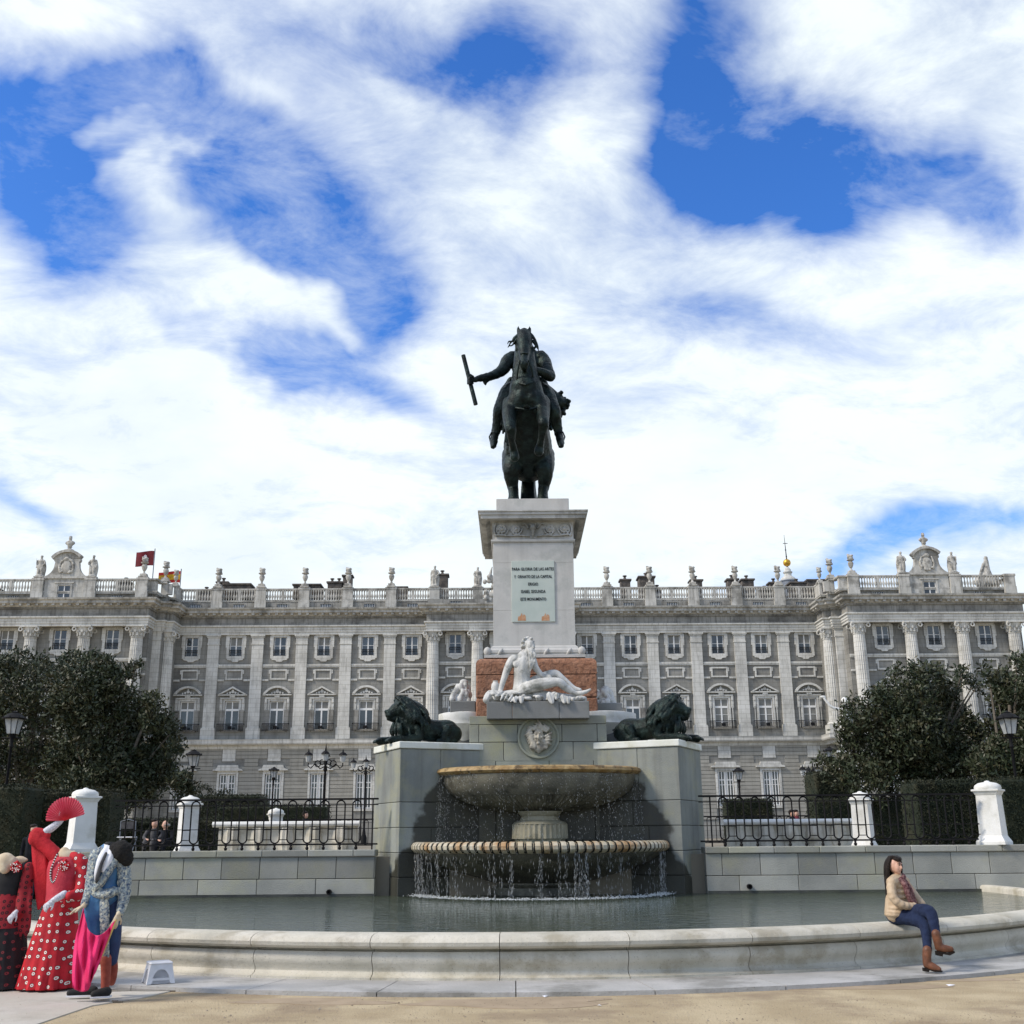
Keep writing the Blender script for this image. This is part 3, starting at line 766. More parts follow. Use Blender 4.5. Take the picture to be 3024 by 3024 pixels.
ur = ['stone urn nearest to the monument\'s right side on the palace roof', 'stone urn just right of the pair of brown chimneys on the palace roof', 'stone urn between a lone narrow chimney and the next chimney, third right of the monument',
      'stone urn fourth right of the monument, left of three chimneys', 'stone urn directly left of the slate dome with the golden ball']
for k_, lb in zip((2.5, 3.5, 4.5, 5.5, 6.5), ur): urn(pal(k_ * B, 0, zc), lb)
urn(pal(-40.75, PY - .2, zc), 'stone urn standing in front of the crimson flag', 1.0)
urn(pal(-38.9, PY + 1.9, zc), 'front stone urn of the overlapping pair beside the yellow and red flag'); urn(pal(-38.2, PY + 3.7, zc - .1), 'rear stone urn of the overlapping pair beside the yellow and red flag', .8)
urn(pal(40.75, PY - .2, zc), 'stone urn on the right pavilion\'s left balustrade pedestal'); urn(pal(38.9, PY + 1.9, zc), 'front urn of the overlapping pair at the right pavilion\'s inner corner')
urn(pal(38.15, PY + 3.7, zc - .1), 'rear lower urn of the overlapping pair at the right pavilion\'s inner corner', .8)
def roof_figure(p, label, seed, s=1.0, staff=False, cape=1, parts=None, mirror=False):
    rd = random.Random(seed); b = Body()
    sg = -1 if mirror else 1
    b.limb([(-.17, 0, .25, .16), (-.15, -.05, .8, .17), (-.14, 0, 1.35, .2)]); b.limb([(.2, .02, .25, .15), (.17, -.08, .8, .16), (.13, 0, 1.35, .2)])
    b.limb([(0, 0, 1.25, .30), (.02, 0, 1.6, .27), (0, 0, 1.95, .32), (0, 0, 2.1, .2)], flat=.75, side=(0, 1, 0))
    b.limb([(0, 0, 2.1, .1), (0, -.02, 2.25, .1)]); b.ell((.02, -.03, 2.42), (.14, .16, .19)); b.ell((.02, 0, 2.52), (.17, .17, .12))
    b.limb([(sg * .32, 0, 2.0, .12), (sg * .5, -.1, 1.65, .1), (sg * .34, -.28, 1.45, .08)]); b.limb([(-sg * .32, 0, 2.0, .12), (-sg * .44, .02, 1.6, .1), (-sg * .40, -.12, 1.2, .08)])
    b.limb([(-.28, .2, 2.0, .13), (-.34, .25, 1.2, .18), (-.3, .22, .3, .2)]); b.limb([(.26, .2, 2.0, .12), (.36, .22, 1.2, .2), (.3, .22, .3, .18)])
    for i in range(8): x = -.26 + i * .075; b.limb([(x, -.12, 1.4, .07), (x * 1.2, -.14, .85 + rd.random() * .3, .06)], sub=2, n=6)
    if staff: b.limb([(-sg * .45, -.15, .2, .035), (-sg * .5, -.15, 2.3, .03)], n=6)
    if cape: b.limb([(-.2, .1, 1.7, .2), (0, .22, 1.0, .3), (0, .2, .4, .3)])
    b.ell((0, .02, .18), (.5, .36, .2))
    o = empty('roof_statue', p); o.scale = (s, s, s); tag(o, label, 'statue', 'stone statues of robed figures on the palace roof')
    b.build('figure', M['statue_stone'], o, voxel=.055, smooth=1)
    MB().cbox(-.55, .55, -.45, .45, -.05, .12, .02).build('base', M['statue_stone'], o)
roof_figure(pal(-1.5 * B, -.0, 30.3), 'robed stone statue on the roof above the palace\'s left central column', 1, 1.02)
roof_figure(pal(-.5 * B, -.0, 30.3), 'draped stone statue on the roof just left of the monument\'s tall pedestal', 2, .95, mirror=True)
roof_figure(pal(-52.6, PY - .2, 30.4), 'stone warrior with a lance on the roof at far left, left of the scroll gable', 3, 1.0, staff=True, cape=0)
roof_figure(pal(-46.65, PY - .2, 30.4), 'stone warrior statue with cloak right of the left scroll gable', 4, 1.0, mirror=True)
roof_figure(pal(46.65, PY - .2, 30.4), 'cloaked stone statue on the roof left of the right-hand scroll gable', 5, 1.02)
roof_figure(pal(52.6, PY - .2, 30.4), 'stone warrior statue on the roof right of the right-hand scroll gable', 6, 1.0, mirror=True, staff=True)
# trophy of arms behind the monument's left edge
b = Body(); rd = random.Random(4)
for i in range(26): b.ell((rd.uniform(-.6, .6), rd.uniform(-.3, .3), rd.uniform(-1.3, 2.2) * (1 - .0)), (.28, .25, .33), n=6)
b.limb([(0, 0, 1.5, .3), (.2, 0, 2.6, .16), (.35, 0, 3.2, .08)])
o = tag(empty('roof_sculpture', pal(-.0 * B - 1.2, -1.1, 29.3)), 'carved stone group of arms on the roof edge beside the monument\'s left side', 'sculpture')
b.build('carving', M['statue_stone'], o, voxel=.07, smooth=1)
for sx, lab in ((-1, 'stone bust crowning the left scroll gable of the palace'), (1, 'stone bust crowning the right scroll gable of the palace')):
    o = tag(empty('stone_bust', pal(sx * 49.62, PY + .0, 33.55)), lab, 'bust')
    MB().lathe([(.62, 0), (.55, .15), (.22, .3), (.2, .45), (.3, .5)], 10).build('pedestal', M['statue_stone'], o, smooth=True)
    b = Body(); b.limb([(0, 0, .5, .2), (0, 0, .85, .36), (0, 0, 1.05, .3)]); b.ell((0, 0, .98), (.58, .3, .3)); b.limb([(0, 0, 1.1, .16), (0, 0, 1.4, .14)]); b.ell((0, -.03, 1.52), (.2, .22, .25)); b.ell((0, 0, 1.72), (.19, .19, .14))
    b.build('figure', M['statue_stone'], o, voxel=.055, smooth=1)
# seated figure on a stepped base at far right
o = tag(empty('seated_sculpture', pal(59.3, PY + 6, 30.3)), 'seated stone figure on a wide curved base at the right end of the palace roof', 'sculpture')
b = Body(); b.ell((0, 0, .5), (1.7, .9, .9)); b.limb([(0, 0, 1.0, .8), (0, 0, 1.8, .55), (.1, 0, 2.6, .38), (.15, 0, 3.1, .3)]); b.ell((.15, 0, 3.45), (.26, .28, .32)); b.limb([(-.3, -.2, 2.7, .2), (-.7, -.3, 1.9, .16), (-1, -.2, 1.1, .14)])
b.build('figure', M['statue_stone'], o, voxel=.09, smooth=2)
def chimney(x, y, w, h, pots, lab):
    s = MB(); s.cbox(-w / 2, w / 2, -w / 2, w / 2, 0, h, .03).cbox(-w / 2 - .15, w / 2 + .15, -w / 2 - .15, w / 2 + .15, h, h + .22, .03)
    for i in range(pots):
        px_ = (i - (pots - 1) / 2) * w / max(1, pots); s.lathe([(.22, h + .2), (.28, h + .3), (.17, h + .4), (.14, h + .6), (.28, h + .68), (.24, h + .78)], 8, (px_, 0, 0))
    s.build('chimney', M['chimney'], PAL, pal(x, y, 29.2) if False else (x, y, 29.2), smooth=True)
for x, y, w, h, n_ in [(-46, 4, 1.3, 2.6, 1), (-43.5, 6, .9, 2.0, 1), (-36.3, 5, 1.9, 1.6, 1), (-34.0, 4, 1.3, 2.5, 1), (-31.6, 2.5, 3.2, 1.7, 0), (-23.2, 2.5, 3.2, 1.6, 0), (-20.2, 4, 1.7, 2.4, 2), (-18.7, 4, 1.1, 3.3, 1),
                         (-12, 2.5, 1.6, 1.4, 0), (-7, 3.4, 1.4, 3.2, 1), (15.6, 4, 1.2, 2.6, 1), (18.2, 4, 1.9, 2.9, 1), (19.7, 5, .9, 1.6, 1), (28.9, 4, 1.3, 2.6, 1), (32.9, 4, 1.4, 1.2, 1), (36.3 - 10.2, 4, .0001, .01, 0),
                         (37.2 - 6, 7, .001, .01, 0), (37.2, 5, 2.0, 2.3, 1), (24.3, 3.6, 1.4, 2.4, 1), (31.2, 6, 1.5, 3.0, 1), (34.6, 6, 1.3, 2.6, 1), (40.5, 8, 2.8, 3.2, 0), (42.5, 9, 1.6, 2.2, 1), (45.5, 12, 1.5, 2.6, 1)]:
    if w > .1: chimney(x, y, w, h, n_, '')
# chapel dome with lantern, golden ball and cross, far behind the facade
dm = tag(empty('chapel_dome', at(2330, 1740, 165)), 'slate dome with white lantern, golden ball and dark cross behind the palace roof', 'dome')
z0 = -4; dm.scale = (.42, .42, .42)
MB().lathe([(7.2, z0), (6.9, z0 + 2.4), (5.6, z0 + 4.0), (4.2, z0 + 4.9), (3.1, z0 + 5.3)], 24).build('dome_shell', M['lead'], dm, smooth=True)
m = MB().lathe([(3.1, z0 + 5.2), (3.1, z0 + 6.6), (3.4, z0 + 6.7), (3.4, z0 + 6.95), (2.9, z0 + 7.2), (2.4, z0 + 7.9), (1.6, z0 + 8.3)], 20); m.build('drum', M['lead'], dm, smooth=True)
MB().lathe([(3.0, z0 + 6.98), (2.9, z0 + 7.5), (2.3, z0 + 8.3), (1.4, z0 + 8.9), (1.25, z0 + 9.7), (1.7, z0 + 10.1), (1.75, z0 + 10.4), (1.3, z0 + 10.6), (1.15, z0 + 11.4), (.5, z0 + 12.1), (.22, z0 + 12.4)], 16).build('lantern', M['palace_trim'], dm, smooth=True)
b = Body(); b.ell((0, 0, z0 + 13.9), (1.42, 1.42, 1.42), n=20); b.build('ball', M['gold'], dm, voxel=.2, smooth=2)
m = MB().lathe([(.2, z0 + 12.2), (.35, z0 + 12.5), (.15, z0 + 12.9)], 8); m.build('neck', M['iron_far'], dm)
m = MB().tube([(0, 0, z0 + 15.2), (-.1, 0, z0 + 19.5), (-.25, 0, z0 + 24.5)], [.22, .14, .05], 6); m.tube([(-.9, 0, z0 + 21.2), (.8, 0, z0 + 21.25)], .12, 5); m.lathe([(.1, 0), (.35, .25), (.1, .5)], 6, (0, 0, z0 + 16.0)); m.lathe([(.1, 0), (.35, .25), (.1, .5)], 6, (-.1, 0, z0 + 18.5))
m.build('cross', M['iron_far'], dm)
# flags
def flag(p, w, h, pole_h, bands, emblem, label):
    o = tag(empty('flag', p), label, 'flag')
    MB().tube([(0, 0, 0), (0, 0, pole_h)], .06, 6).build('pole', M['lead'], o)
    for col, f0, f1 in bands:
        mb = MB(); n_ = 16; vs = []
        for i in range(n_ + 1):
            t = i / n_; x = -w * t; y = .16 * math.sin(t * 7) * t; dz = -.12 * t + .07 * math.sin(t * 6)
            for f_ in (f0, f1): vs.append((x, y, pole_h - .3 - h * f_ + dz * (1 - .1 * f_)))
        mb.add(vs, [(2 * i, 2 * i + 1, 2 * i + 3, 2 * i + 2) for i in range(n_)])
        ob = mb.build('flag_cloth', mat('cloth_' + str(col), col, .8, tuple(c * .6 for c in col), 1.2), o); ob.modifiers.new('t', 'SOLIDIFY').thickness = .03
    for ex, ez, er, col in emblem:
        t = -ex / w; y = .16 * math.sin(t * 7) * t - .04
        MB().prism([(ex + er * math.cos(R(a)) * .8, pole_h - .3 + ez + er * math.sin(R(a))) for a in range(0, 360, 45)], y - .03, y).build('emblem', mat('emblem_' + str(col), col, .8), o)
flag(at(449, 1725, 132), 2.3, 1.85, 4.5, [((.16, .012, .02), 0, 1)], [(-1.1, -.75, .26, (.5, .48, .52)), (-1.1, -1.35, .18, (.35, .12, .06))], 'crimson flag with a pale crest flying over the left end of the palace')
flag(at(531, 1738, 133), 2.8, 1.45, 2.5, [((.55, .03, .02), 0, .26), ((.75, .42, .02), .26, .74), ((.55, .03, .02), .74, 1)], [(-1.7, -.8, .2, (.45, .1, .04))], 'yellow flag with red stripes flying beside the crimson one')
# ================================================================ fountain basin, terrace wall, monument
def gp(u, v, z=0.0):
    d = ray(u, v); k = (z - EYE) / d.z
    return Vector((d.x * k, d.y * k, z))
PC = Vector((0, 23.7, 0)); X0 = .55
WY = 24.8
# pool water
w = MB(); n_ = 90
ring = [(10.02 * math.sin(R(a)), 23.7 - 10.02 * math.cos(R(a))) for a in np.linspace(-97, 97, 80)]
w.add([(x, y, .40) for x, y in ring], [tuple(range(len(ring)))])
wm = mat('pool_water', (.034, .047, .027), .05, (.05, .062, .038), .8, spec=.4)
nt = wm.node_tree; bs = nt.nodes['Principled BSDF']
mp = nt.nodes.new('ShaderNodeMapping'); mp.inputs['Scale'].default_value = (1, 2.3, 1); ge = nt.nodes.new('ShaderNodeNewGeometry'); nt.links.new(ge.outputs['Position'], mp.inputs['Vector'])
n1 = nt.nodes.new('ShaderNodeTexNoise'); n1.inputs['Scale'].default_value = 2.6; n1.inputs['Detail'].default_value = 5; nt.links.new(mp.outputs[0], n1.inputs['Vector'])
vd = nt.nodes.new('ShaderNodeVectorMath'); vd.operation = 'DISTANCE'; nt.links.new(ge.outputs['Position'], vd.inputs[0]); vd.inputs[1].default_value = (X0, 24.6, .4)
mr = nt.nodes.new('ShaderNodeMapRange'); mr.inputs['From Min'].default_value = 2.5; mr.inputs['From Max'].default_value = 9; mr.inputs['To Min'].default_value = .9; mr.inputs['To Max'].default_value = .35; nt.links.new(vd.outputs['Value'], mr.inputs['Value'])
bp = nt.nodes.new('ShaderNodeBump'); bp.inputs['Distance'].default_value = .30; nt.links.new(mr.outputs[0], bp.inputs['Strength']); nt.links.new(n1.outputs['Fac'], bp.inputs['Height']); nt.links.new(bp.outputs[0], bs.inputs['Normal'])
tag(w.build('water', wm), kind='structure')
# stepped paving ring and the basin rim
stp = tag(empty('paving_ring'), kind='structure')
for i in range(-13, 14):
    a = i * 7.4
    disc_ring(10.3, 11.32, -.1, .045, -90 + a + .03, -90 + a + 7.37, 4).build('paving_stone', M['step_stone'], stp)
rim = tag(empty('basin_rim', (0, 0, 0)), 'curved pale stone rim of the fountain pool with rolled top edge', 'pool rim')
prof = [(9.98, .1), (9.98, .49), (10.0, .52), (10.04, .535), (10.22, .53), (10.31, .515), (10.37, .485), (10.395, .45), (10.385, .41), (10.35, .385), (10.30, .375), (10.20, .372),
        (10.20, .350), (10.27, .34), (10.30, .30), (10.305, .25), (10.28, .20), (10.25, .16), (10.245, .125), (10.265, .095), (10.31, .075), (10.34, .07), (10.34, .04)]
for i in range(-12, 12):
    a0 = i * 8.2 - 1.0; 
    if a0 < -97 or a0 > 96: continue
    mb = MB(); vs = []; st = 10
    for j in range(st + 1):
        t = R(a0 + .025 + (8.15) * j / st)
        for r, z in prof: vs.append((r * math.sin(t), 23.7 - r * math.cos(t), z))
    kk = len(prof)
    mb.add(vs, [(j * kk + q, (j + 1) * kk + q, (j + 1) * kk + q + 1, j * kk + q + 1) for j in range(st) for q in range(kk - 1)] + [tuple(range(kk)), tuple(reversed(range(st * kk, st * kk + kk)))])
    mb.build('rim_stone', M['limestone'], rim, smooth=True)
# pale paving at the lower left, puddle
poly = [gp(-900, 3300), gp(-300, 3150), gp(118, 3024), gp(200, 2996), gp(272, 2972), gp(345, 2960), gp(415, 2950), gp(520, 2925), gp(520, 2910)]
edge = [(11.3 * math.sin(R(a)), 23.7 - 11.3 * math.cos(R(a)), 0) for a in range(-28, -75, -4)]
pav = MB(); pp_ = [(p[0], p[1], .012) for p in poly] + [(p[0], p[1], .012) for p in edge] + [(-14, 9, .012)]
pav.prism([(p[0], p[1]) for p in pp_], -.03, .010, 'z')
tag(pav.build('pavement', M['paving']), kind='structure')
def blotch(name, c, rx, ry, z, m, seed, n=28, **k):
    rd = random.Random(seed); mb = MB(); ph = [rd.uniform(0, 6) for _ in range(4)]
    pts = []
    for i in range(n):
        t = 2 * math.pi * i / n; q = 1 + .22 * math.sin(2 * t + ph[0]) + .16 * math.sin(3 * t + ph[1]) + .12 * math.sin(5 * t + ph[2])
        pts.append((c[0] + rx * q * math.cos(t), c[1] + ry * q * math.sin(t), z))
    mb.prism([(a, b) for a, b, c_ in pts], -.02, z, 'z'); o = mb.build(name, m); tag(o, **k); return o
M['wet'] = mat('wet', (.10, .09, .075), .06, (.16, .14, .115), 3, spec=.7)
M['damp'] = mat('damp', (.29, .22, .14), .7, (.36, .275, .18), 3)
p = gp(425, 2925); blotch('puddle', p, .42, .20, .014, M['wet'], 3, kind='structure')
p = gp(300, 2960); blotch('puddle', p, .22, .05, .014, M['wet'], 5, kind='structure')
p = gp(2010, 2945); 
for u, v, rx, ry, sd in [(1520, 2962, 1.2, .30, 6), (2500, 2915, .9, .26, 9), (930, 2958, .7, .26, 12), (2850, 2895, .6, .12, 14)]:
    p = gp(u, v); blotch('damp_patch', p, rx, ry, .004, M['damp'], sd, kind='structure')
# terrace behind the wall
tag(MB().box(-9.3, 60, 25.05, 128, -.2, 1.2).build('terrace', M['garden_soil']), kind='structure')

def stone_wall(root, p0, d, length, z0, courses, depth, m, joints, nrm, inset=.0, jt=.006, ch=.007, name='stone_block'):
    "courses of separate stones along direction d; joints = list of stone lengths per course"
    d = Vector((d[0], d[1], 0)).normalized(); nn = Vector((nrm[0], nrm[1], 0)).normalized()
    ang = math.atan2(d.y, d.x); z = z0
    for h, cuts in zip(courses, joints):
        cs = [0] + [c for c in cuts if 0 < c < length] + [length]
        for a, b in zip(cs, cs[1:]):
            mb = MB(); pr = random.uniform(0, .006)
            flip = -1 if (d.cross(nn)).z > 0 else 1     # box extends from the face into the wall
            y0, y1 = (-pr, depth) if flip == 1 else (-depth, pr)
            mb.cbox(a + jt, b - jt, y0, y1, z + jt, z + h - jt, ch)
            mb.build(name, m, root, (p0[0], p0[1], 0), ang)
        z += h
def steps(L_, s, off): return [off + i * s for i in range(int(L_ / s) + 1)]
def retaining(xa, xb, label, off):
    o = tag(empty('retaining_wall', (xa, WY, 0)), label, 'wall')
    Lw = xb - xa
    stone_wall(o, (0, 0), (1, 0), Lw, 0, [.76, .45], .5, M['granite'], [steps(Lw, 1.26, off), steps(Lw, .82, off * .5)], (0, -1))
    MB().box(.02, Lw - .02, .02, .45, 0, 1.2).build('core', M['joint'], o)
    for i, (a, b) in enumerate(zip([0] + steps(Lw, .98, .5), steps(Lw, .98, .5) + [Lw])):
        if b > a + .05 and b <= Lw + .01: MB().cbox(a + .003, b - .003, -.05, .55, 1.215, 1.35, .014).build('coping_stone', M['granite'], o)
    s = MB(); n_ = 40
    s.box(.02, Lw - .02, -.055, 0, .36, .455); s.build('waterline_ledge', M['granite_wet'], o)
    return o
wl = retaining(-9.85, -3.0, 'grey granite terrace wall left of the fountain, topped by an iron railing', .55)
wr = retaining(4.1, 12.5, 'grey granite terrace wall right of the fountain, behind the seated woman', .7)
for root, xs_ in ((wl, [(972, 2634)]), (wr, [(2213, 2618)])):
    for u, v in xs_:
        q = at(u, v, WY - .05) - Vector(root.location)
        s = MB().lathe([(.055, 0), (.055, .1), (.035, .1), (.035, .02)], 12); 
        s2 = MB(); s2.v = [(a, -c, b_) for a, b_, c in s.v]; s2.f = s.f
        s2.build('water_spout', M['iron'], root, (q.x, -.02, q.z))
# a return of the pool rim against the right part of the wall
# ---- niche material: wet where the water splashes
def wet_stone(name, dry, wet_rng):
    m = mat(name, *dry[0], **dry[1]); nt = m.node_tree; L = nt.links; bs = nt.nodes['Principled BSDF']
    src = bs.inputs['Base Color'].links[0].from_socket
    ge = nt.nodes.new('ShaderNodeNewGeometry'); sp = nt.nodes.new('ShaderNodeSeparateXYZ'); L.new(ge.outputs['Position'], sp.inputs[0])
    no = nt.nodes.new('ShaderNodeTexNoise'); no.inputs['Scale'].default_value = 2.2; no.inputs['Detail'].default_value = 5; L.new(ge.outputs['Position'], no.inputs['Vector'])
    def mth(op, a, b, c=None):
        t = nt.nodes.new('ShaderNodeMath'); t.operation = op
        for i, q in enumerate((a, b, c)):
            if q is None: continue
            if isinstance(q, (int, float)): t.inputs[i].default_value = q
            else: L.new(q, t.inputs[i])
        return t.outputs[0]
    ax = mth('ABSOLUTE', mth('SUBTRACT', sp.outputs[0], X0), 0)
    hw = mth('MULTIPLY_ADD', sp.outputs[2], -.52, wet_rng)
    dlt = mth('ADD', mth('SUBTRACT', hw, ax), mth('MULTIPLY', mth('SUBTRACT', no.outputs['Fac'], .5), .9))
    top = mth('ADD', mth('SUBTRACT', 3.0, sp.outputs[2]), mth('MULTIPLY', mth('SUBTRACT', no.outputs['Fac'], .5), .6))
    mk = mth('MINIMUM', dlt, top)
    r = nt.nodes.new('ShaderNodeMapRange'); r.interpolation_type = 'SMOOTHSTEP'; r.inputs['From Min'].default_value = -.05; r.inputs['From Max'].default_value = .10; L.new(mk, r.inputs['Value'])
    mx = nt.nodes.new('ShaderNodeMix'); mx.data_type = 'RGBA'; mx.blend_type = 'MULTIPLY'; L.new(r.outputs[0], mx.inputs[0]); L.new(src, mx.inputs[6]); mx.inputs[7].default_value = (.20, .19, .165, 1)
    L.new(mx.outputs[2], bs.inputs['Base Color'])
    rr = nt.nodes.new('ShaderNodeMapRange'); L.new(r.outputs[0], rr.inputs['Value']); rr.inputs['To Min'].default_value = .8; rr.inputs['To Max'].default_value = .35; L.new(rr.outputs[0], bs.inputs['Roughness'])
    return m
M['niche_center'] = wet_stone('niche_center', (((.21, .22, .19), .8, (.29, .30, .25), 1.2), dict(bump=.5, bscale=40, stain=(.32, .32, .19), stain_scale=1.1, stain_amt=.6, rnd=.12, speck=.25)), 4.5)
M['niche_pier'] = wet_stone('niche_pier', (((.20, .215, .20), .8, (.27, .285, .255), 1.2), dict(bump=.5, bscale=40, stain=(.34, .33, .19), stain_scale=1.3, stain_amt=.4, rnd=.16, streak=.4, speck=.25)), 3.68)
# ---- central masonry
mon = tag(empty('fountain_wall', (X0, 25.35, 0)), 'grey granite block wall behind the two fountain bowls, carrying the reclining statue', 'wall')
hw = 1.56
zs = [at(1580, v, 25.35).z for v in (2245, 2191, 2139, 2113)]
cuts = [hw - .7, hw + .85]
stone_wall(mon, (-hw - .6, 0), (1, 0), 2 * hw + 1.2, 0, [.75, .75, zs[0] - .85 - .65], 1.1, M['niche_center'], [[1.0, 2.2, 3.3], [.6, 1.7, 2.8, 3.8], [1.2, 2.4, 3.4]], (0, -1))
z_ = .75 + .75 + zs[0] - 1.5
stone_wall(mon, (-hw, 0), (1, 0), 2 * hw, z_, [zs[0] - z_ , zs[1] - zs[0], zs[2] - zs[1], zs[3] - zs[2]], 1.1, M['niche_center'], [[.8, 2.3], [.78, 2.35], [.22, 1.1, 2.1, 2.9], [1.6]], (0, -1))
MB().box(-hw + .02, hw - .02, .02, 1.6, 0, zs[3] - .02).box(-hw - .58, hw + .58, .03, 1.2, 0, z_ - .02).build('core', M['joint'], mon)
zt = zs[3]
# medallion with a wreathed face
mc = at(1590, 2177, 25.3); mx_, mz_ = mc.x - X0, mc.z
s = MB(); s.lathe([(.005, 0), (.40, .0), (.41, .02), (.44, .05), (.47, .05), (.475, .02), (.475, -.02)], 48)
s2 = MB(); s2.v = [(a, -c, b_) for a, b_, c in s.v]; s2.f = s.f
med = s2.build('medallion', M['granite_green'], mon, (mx_, -.015, mz_), smooth=True)
b = Body(); b.ell((0, -.06, .02), (.125, .10, .165)); b.ell((0, -.10, -.02), (.08, .08, .1))
b.limb([(0, -.15, .06, .022), (0, -.185, -.01, .028), (0, -.18, -.035, .03)], sub=3, n=6)
for sx in (-1, 1):
    b.ell((sx * .06, -.155, -.015), (.035, .025, .03), n=8); b.limb([(sx * .09, -.13, .085, .012), (sx * .05, -.158, .095, .014), (sx * .015, -.16, .08, .012)], n=6)
    b.ell((sx * .052, -.148, .06), (.026, .016, .013), n=8)
b.ell((0, -.165, -.075), (.035, .02, .011), n=8); b.ell((0, -.16, -.098), (.03, .02, .011), n=8); b.ell((0, -.14, -.135), (.04, .03, .03), n=8)
rd = random.Random(5)
for i in range(46):
    a = R(rd.uniform(-60, 240)); r0 = rd.uniform(.13, .2); r1 = r0 + rd.uniform(.08, .14)
    x0_, z0_ = r0 * math.cos(a), r0 * math.sin(a) * 1.15 + .03; x1_, z1_ = r1 * math.cos(a + .3), r1 * math.sin(a + .25) * 1.12 + .01
    b.limb([(x0_, -.10, z0_, .028), ((x0_ + x1_) / 2 + .02, -.10, (z0_ + z1_) / 2, .032), (x1_, -.03, z1_, .018)], n=6, sub=3)
for i in range(15):
    x = -.15 + i * .0215; b.limb([(x * 1.0, -.09, -.12, .02), (x * 1.25, -.10, -.24, .02), (x * .6, -.05, -.36 + abs(x) * .5, .012)], n=6, sub=3)
b.build('carved_face', M['medal_stone'], mon, (mx_, -.03, mz_), voxel=.011, smooth=1)
# statue plinth
zpt = at(1585, 2071, 25.05).z; zpb = at(1585, 2122, 25.05).z
pl_ = tag(empty('statue_plinth', (X0, 25.05, 0)), 'low grey granite block under the reclining bearded statue', 'plinth')
for a, b_ in ((-1.16, -.58), (-.58, .48), (.48, 1.16)):
    MB().cbox(a + .003, b_ - .003, 0, 1.0, zpb, zpt, .012).build('stone_block', M['granite_cut'], pl_)
# ---- side piers with slabs
cs25, sn25 = math.cos(R(25)), math.sin(R(25))
def pier(sx, corner, label):
    # local frame: origin at the near corner, x towards the centre/back, y towards outside/back
    ang = R(25) if sx < 0 else R(180 - 25)
    o = tag(empty('fountain_pier', (corner.x, corner.y, 0)), label, 'pier')
    d = Vector((cs25, sn25, 0)) if sx < 0 else Vector((-cs25, sn25, 0)); q = Vector((-sn25, cs25, 0)) if sx < 0 else Vector((sn25, cs25, 0))
    Lb, La = 2.0, 1.75
    zc_ = [0, .78, 1.28, 1.80, 2.33, 3.47]
    rd = random.Random(2)
    for i in range(5):
        cutb = [.95] if i == 4 else ([1.1] if i % 2 else [.75])
        cs_ = [0] + cutb + [Lb]
        for a, b_ in zip(cs_, cs_[1:]):
            mb = MB(); P4 = [d * (a + .002) + q * 0, d * (b_ - .002) + q * 0, d * (b_ - .002) + q * La, d * (a + .002) + q * La]
            if sx > 0: P4 = P4[::-1]
            mb.prism([(v.x, v.y) for v in P4], zc_[i] + .004, zc_[i + 1] - .004, 'z')
            ob = mb.build('stone_block', M['niche_pier'], o); bv = ob.modifiers.new('b', 'BEVEL'); bv.width = .012; bv.segments = 1; bv.limit_method = 'ANGLE'
    mb = MB(); e = .035
    P4 = [-d * e - q * e, d * (Lb) - q * e, d * (Lb) + q * (La + e), -d * e + q * (La + e)]
    if sx > 0: P4 = P4[::-1]
    mb.prism([(v.x, v.y) for v in P4], 3.47, 3.62, 'z'); ob = mb.build('slab', M['slab'], o); bv = ob.modifiers.new('b', 'BEVEL'); bv.width = .02; bv.segments = 2
    mb = MB(); P4 = [d * .02 + q * .02, d * Lb + q * .02, d * Lb + q * (La - .02), d * .02 + q * (La - .02)]
    if sx > 0: P4 = P4[::-1]
    mb.prism([(v.x, v.y) for v in P4], 0, 3.46, 'z'); mb.build('core', M['joint'], o)
    return o, d, q
c1 = at(1178, 2400, 24.55); c2 = at(2012, 2395, 24.55)
pL, dL, qL = pier(-1, c1, 'grey granite pier left of the fountain bowls, under the left bronze lion')
pR, dR, qR = pier(1, c2, 'grey granite pier right of the fountain bowls, under the right bronze lion')
# side basin rims glimpsed behind the piers
for u, v, r, lab in [(1372, 2112, 0.62, 'round white marble side basin left of the red granite base'), (1772, 2112, 0.85, 'round white marble side basin right of the red granite base')]:
    p = at(u, v, 27.0); o = tag(empty('side_basin', (p.x, p.y, p.z - .15)), lab, 'basin')
    MB().lathe([(r * .45, -1.2), (r * .5, -.5), (r * .85, -.2), (r, -.1), (r, .0), (r * 1.02, .03), (r * 1.02, .16), (r * .9, .18), (r * .85, .05), (0.01, .02)], 40).build('bowl', M['white_stone'], o, smooth=True)
    MB().cbox(-r - .15, r + .2, -r + .3, r, -3, -.28, .02).cbox(-r - .22, r + .28, -r + .22, r, -.28, -.14, .03).build('support', M['granite_cut'], o)
# ---- red granite base and the tall pedestal
red = tag(empty('red_granite_base', (X0, 26.2, 0)), 'rough red granite base block between the white pedestal and the reclining statue', 'base')
zr = [zt - .2, at(1400, 2062, 26.2).z, at(1400, 1992, 26.2).z, at(1575, 1938, 26.2).z]
for i in range(3):
    cs_ = [[-1.44, .2, 1.44], [-1.44, -.35, 1.44], [-1.44, .5, 1.44]][i]
    for a, b_ in zip(cs_, cs_[1:]):
        MB().cbox(a + .004, b_ - .004, 0, 4.9, zr[i] + .004, zr[i + 1] - .004, .03).build('stone_block', M['red_granite'], red) if i < 2 else None
mb = MB(); h0, h1 = zr[2] + .004, zr[3]
n_ = 8; vs = []; fs = []
rings = [(0, h0), (0, h1 - .16), (.03, h1 - .09), (.1, h1 - .04), (.34, h1)]
for ins, z in rings: vs += [(-1.44 + ins, ins, z), (1.44 - ins, ins, z), (1.44 - ins, 4.9 - ins, z), (-1.44 + ins, 4.9 - ins, z)]
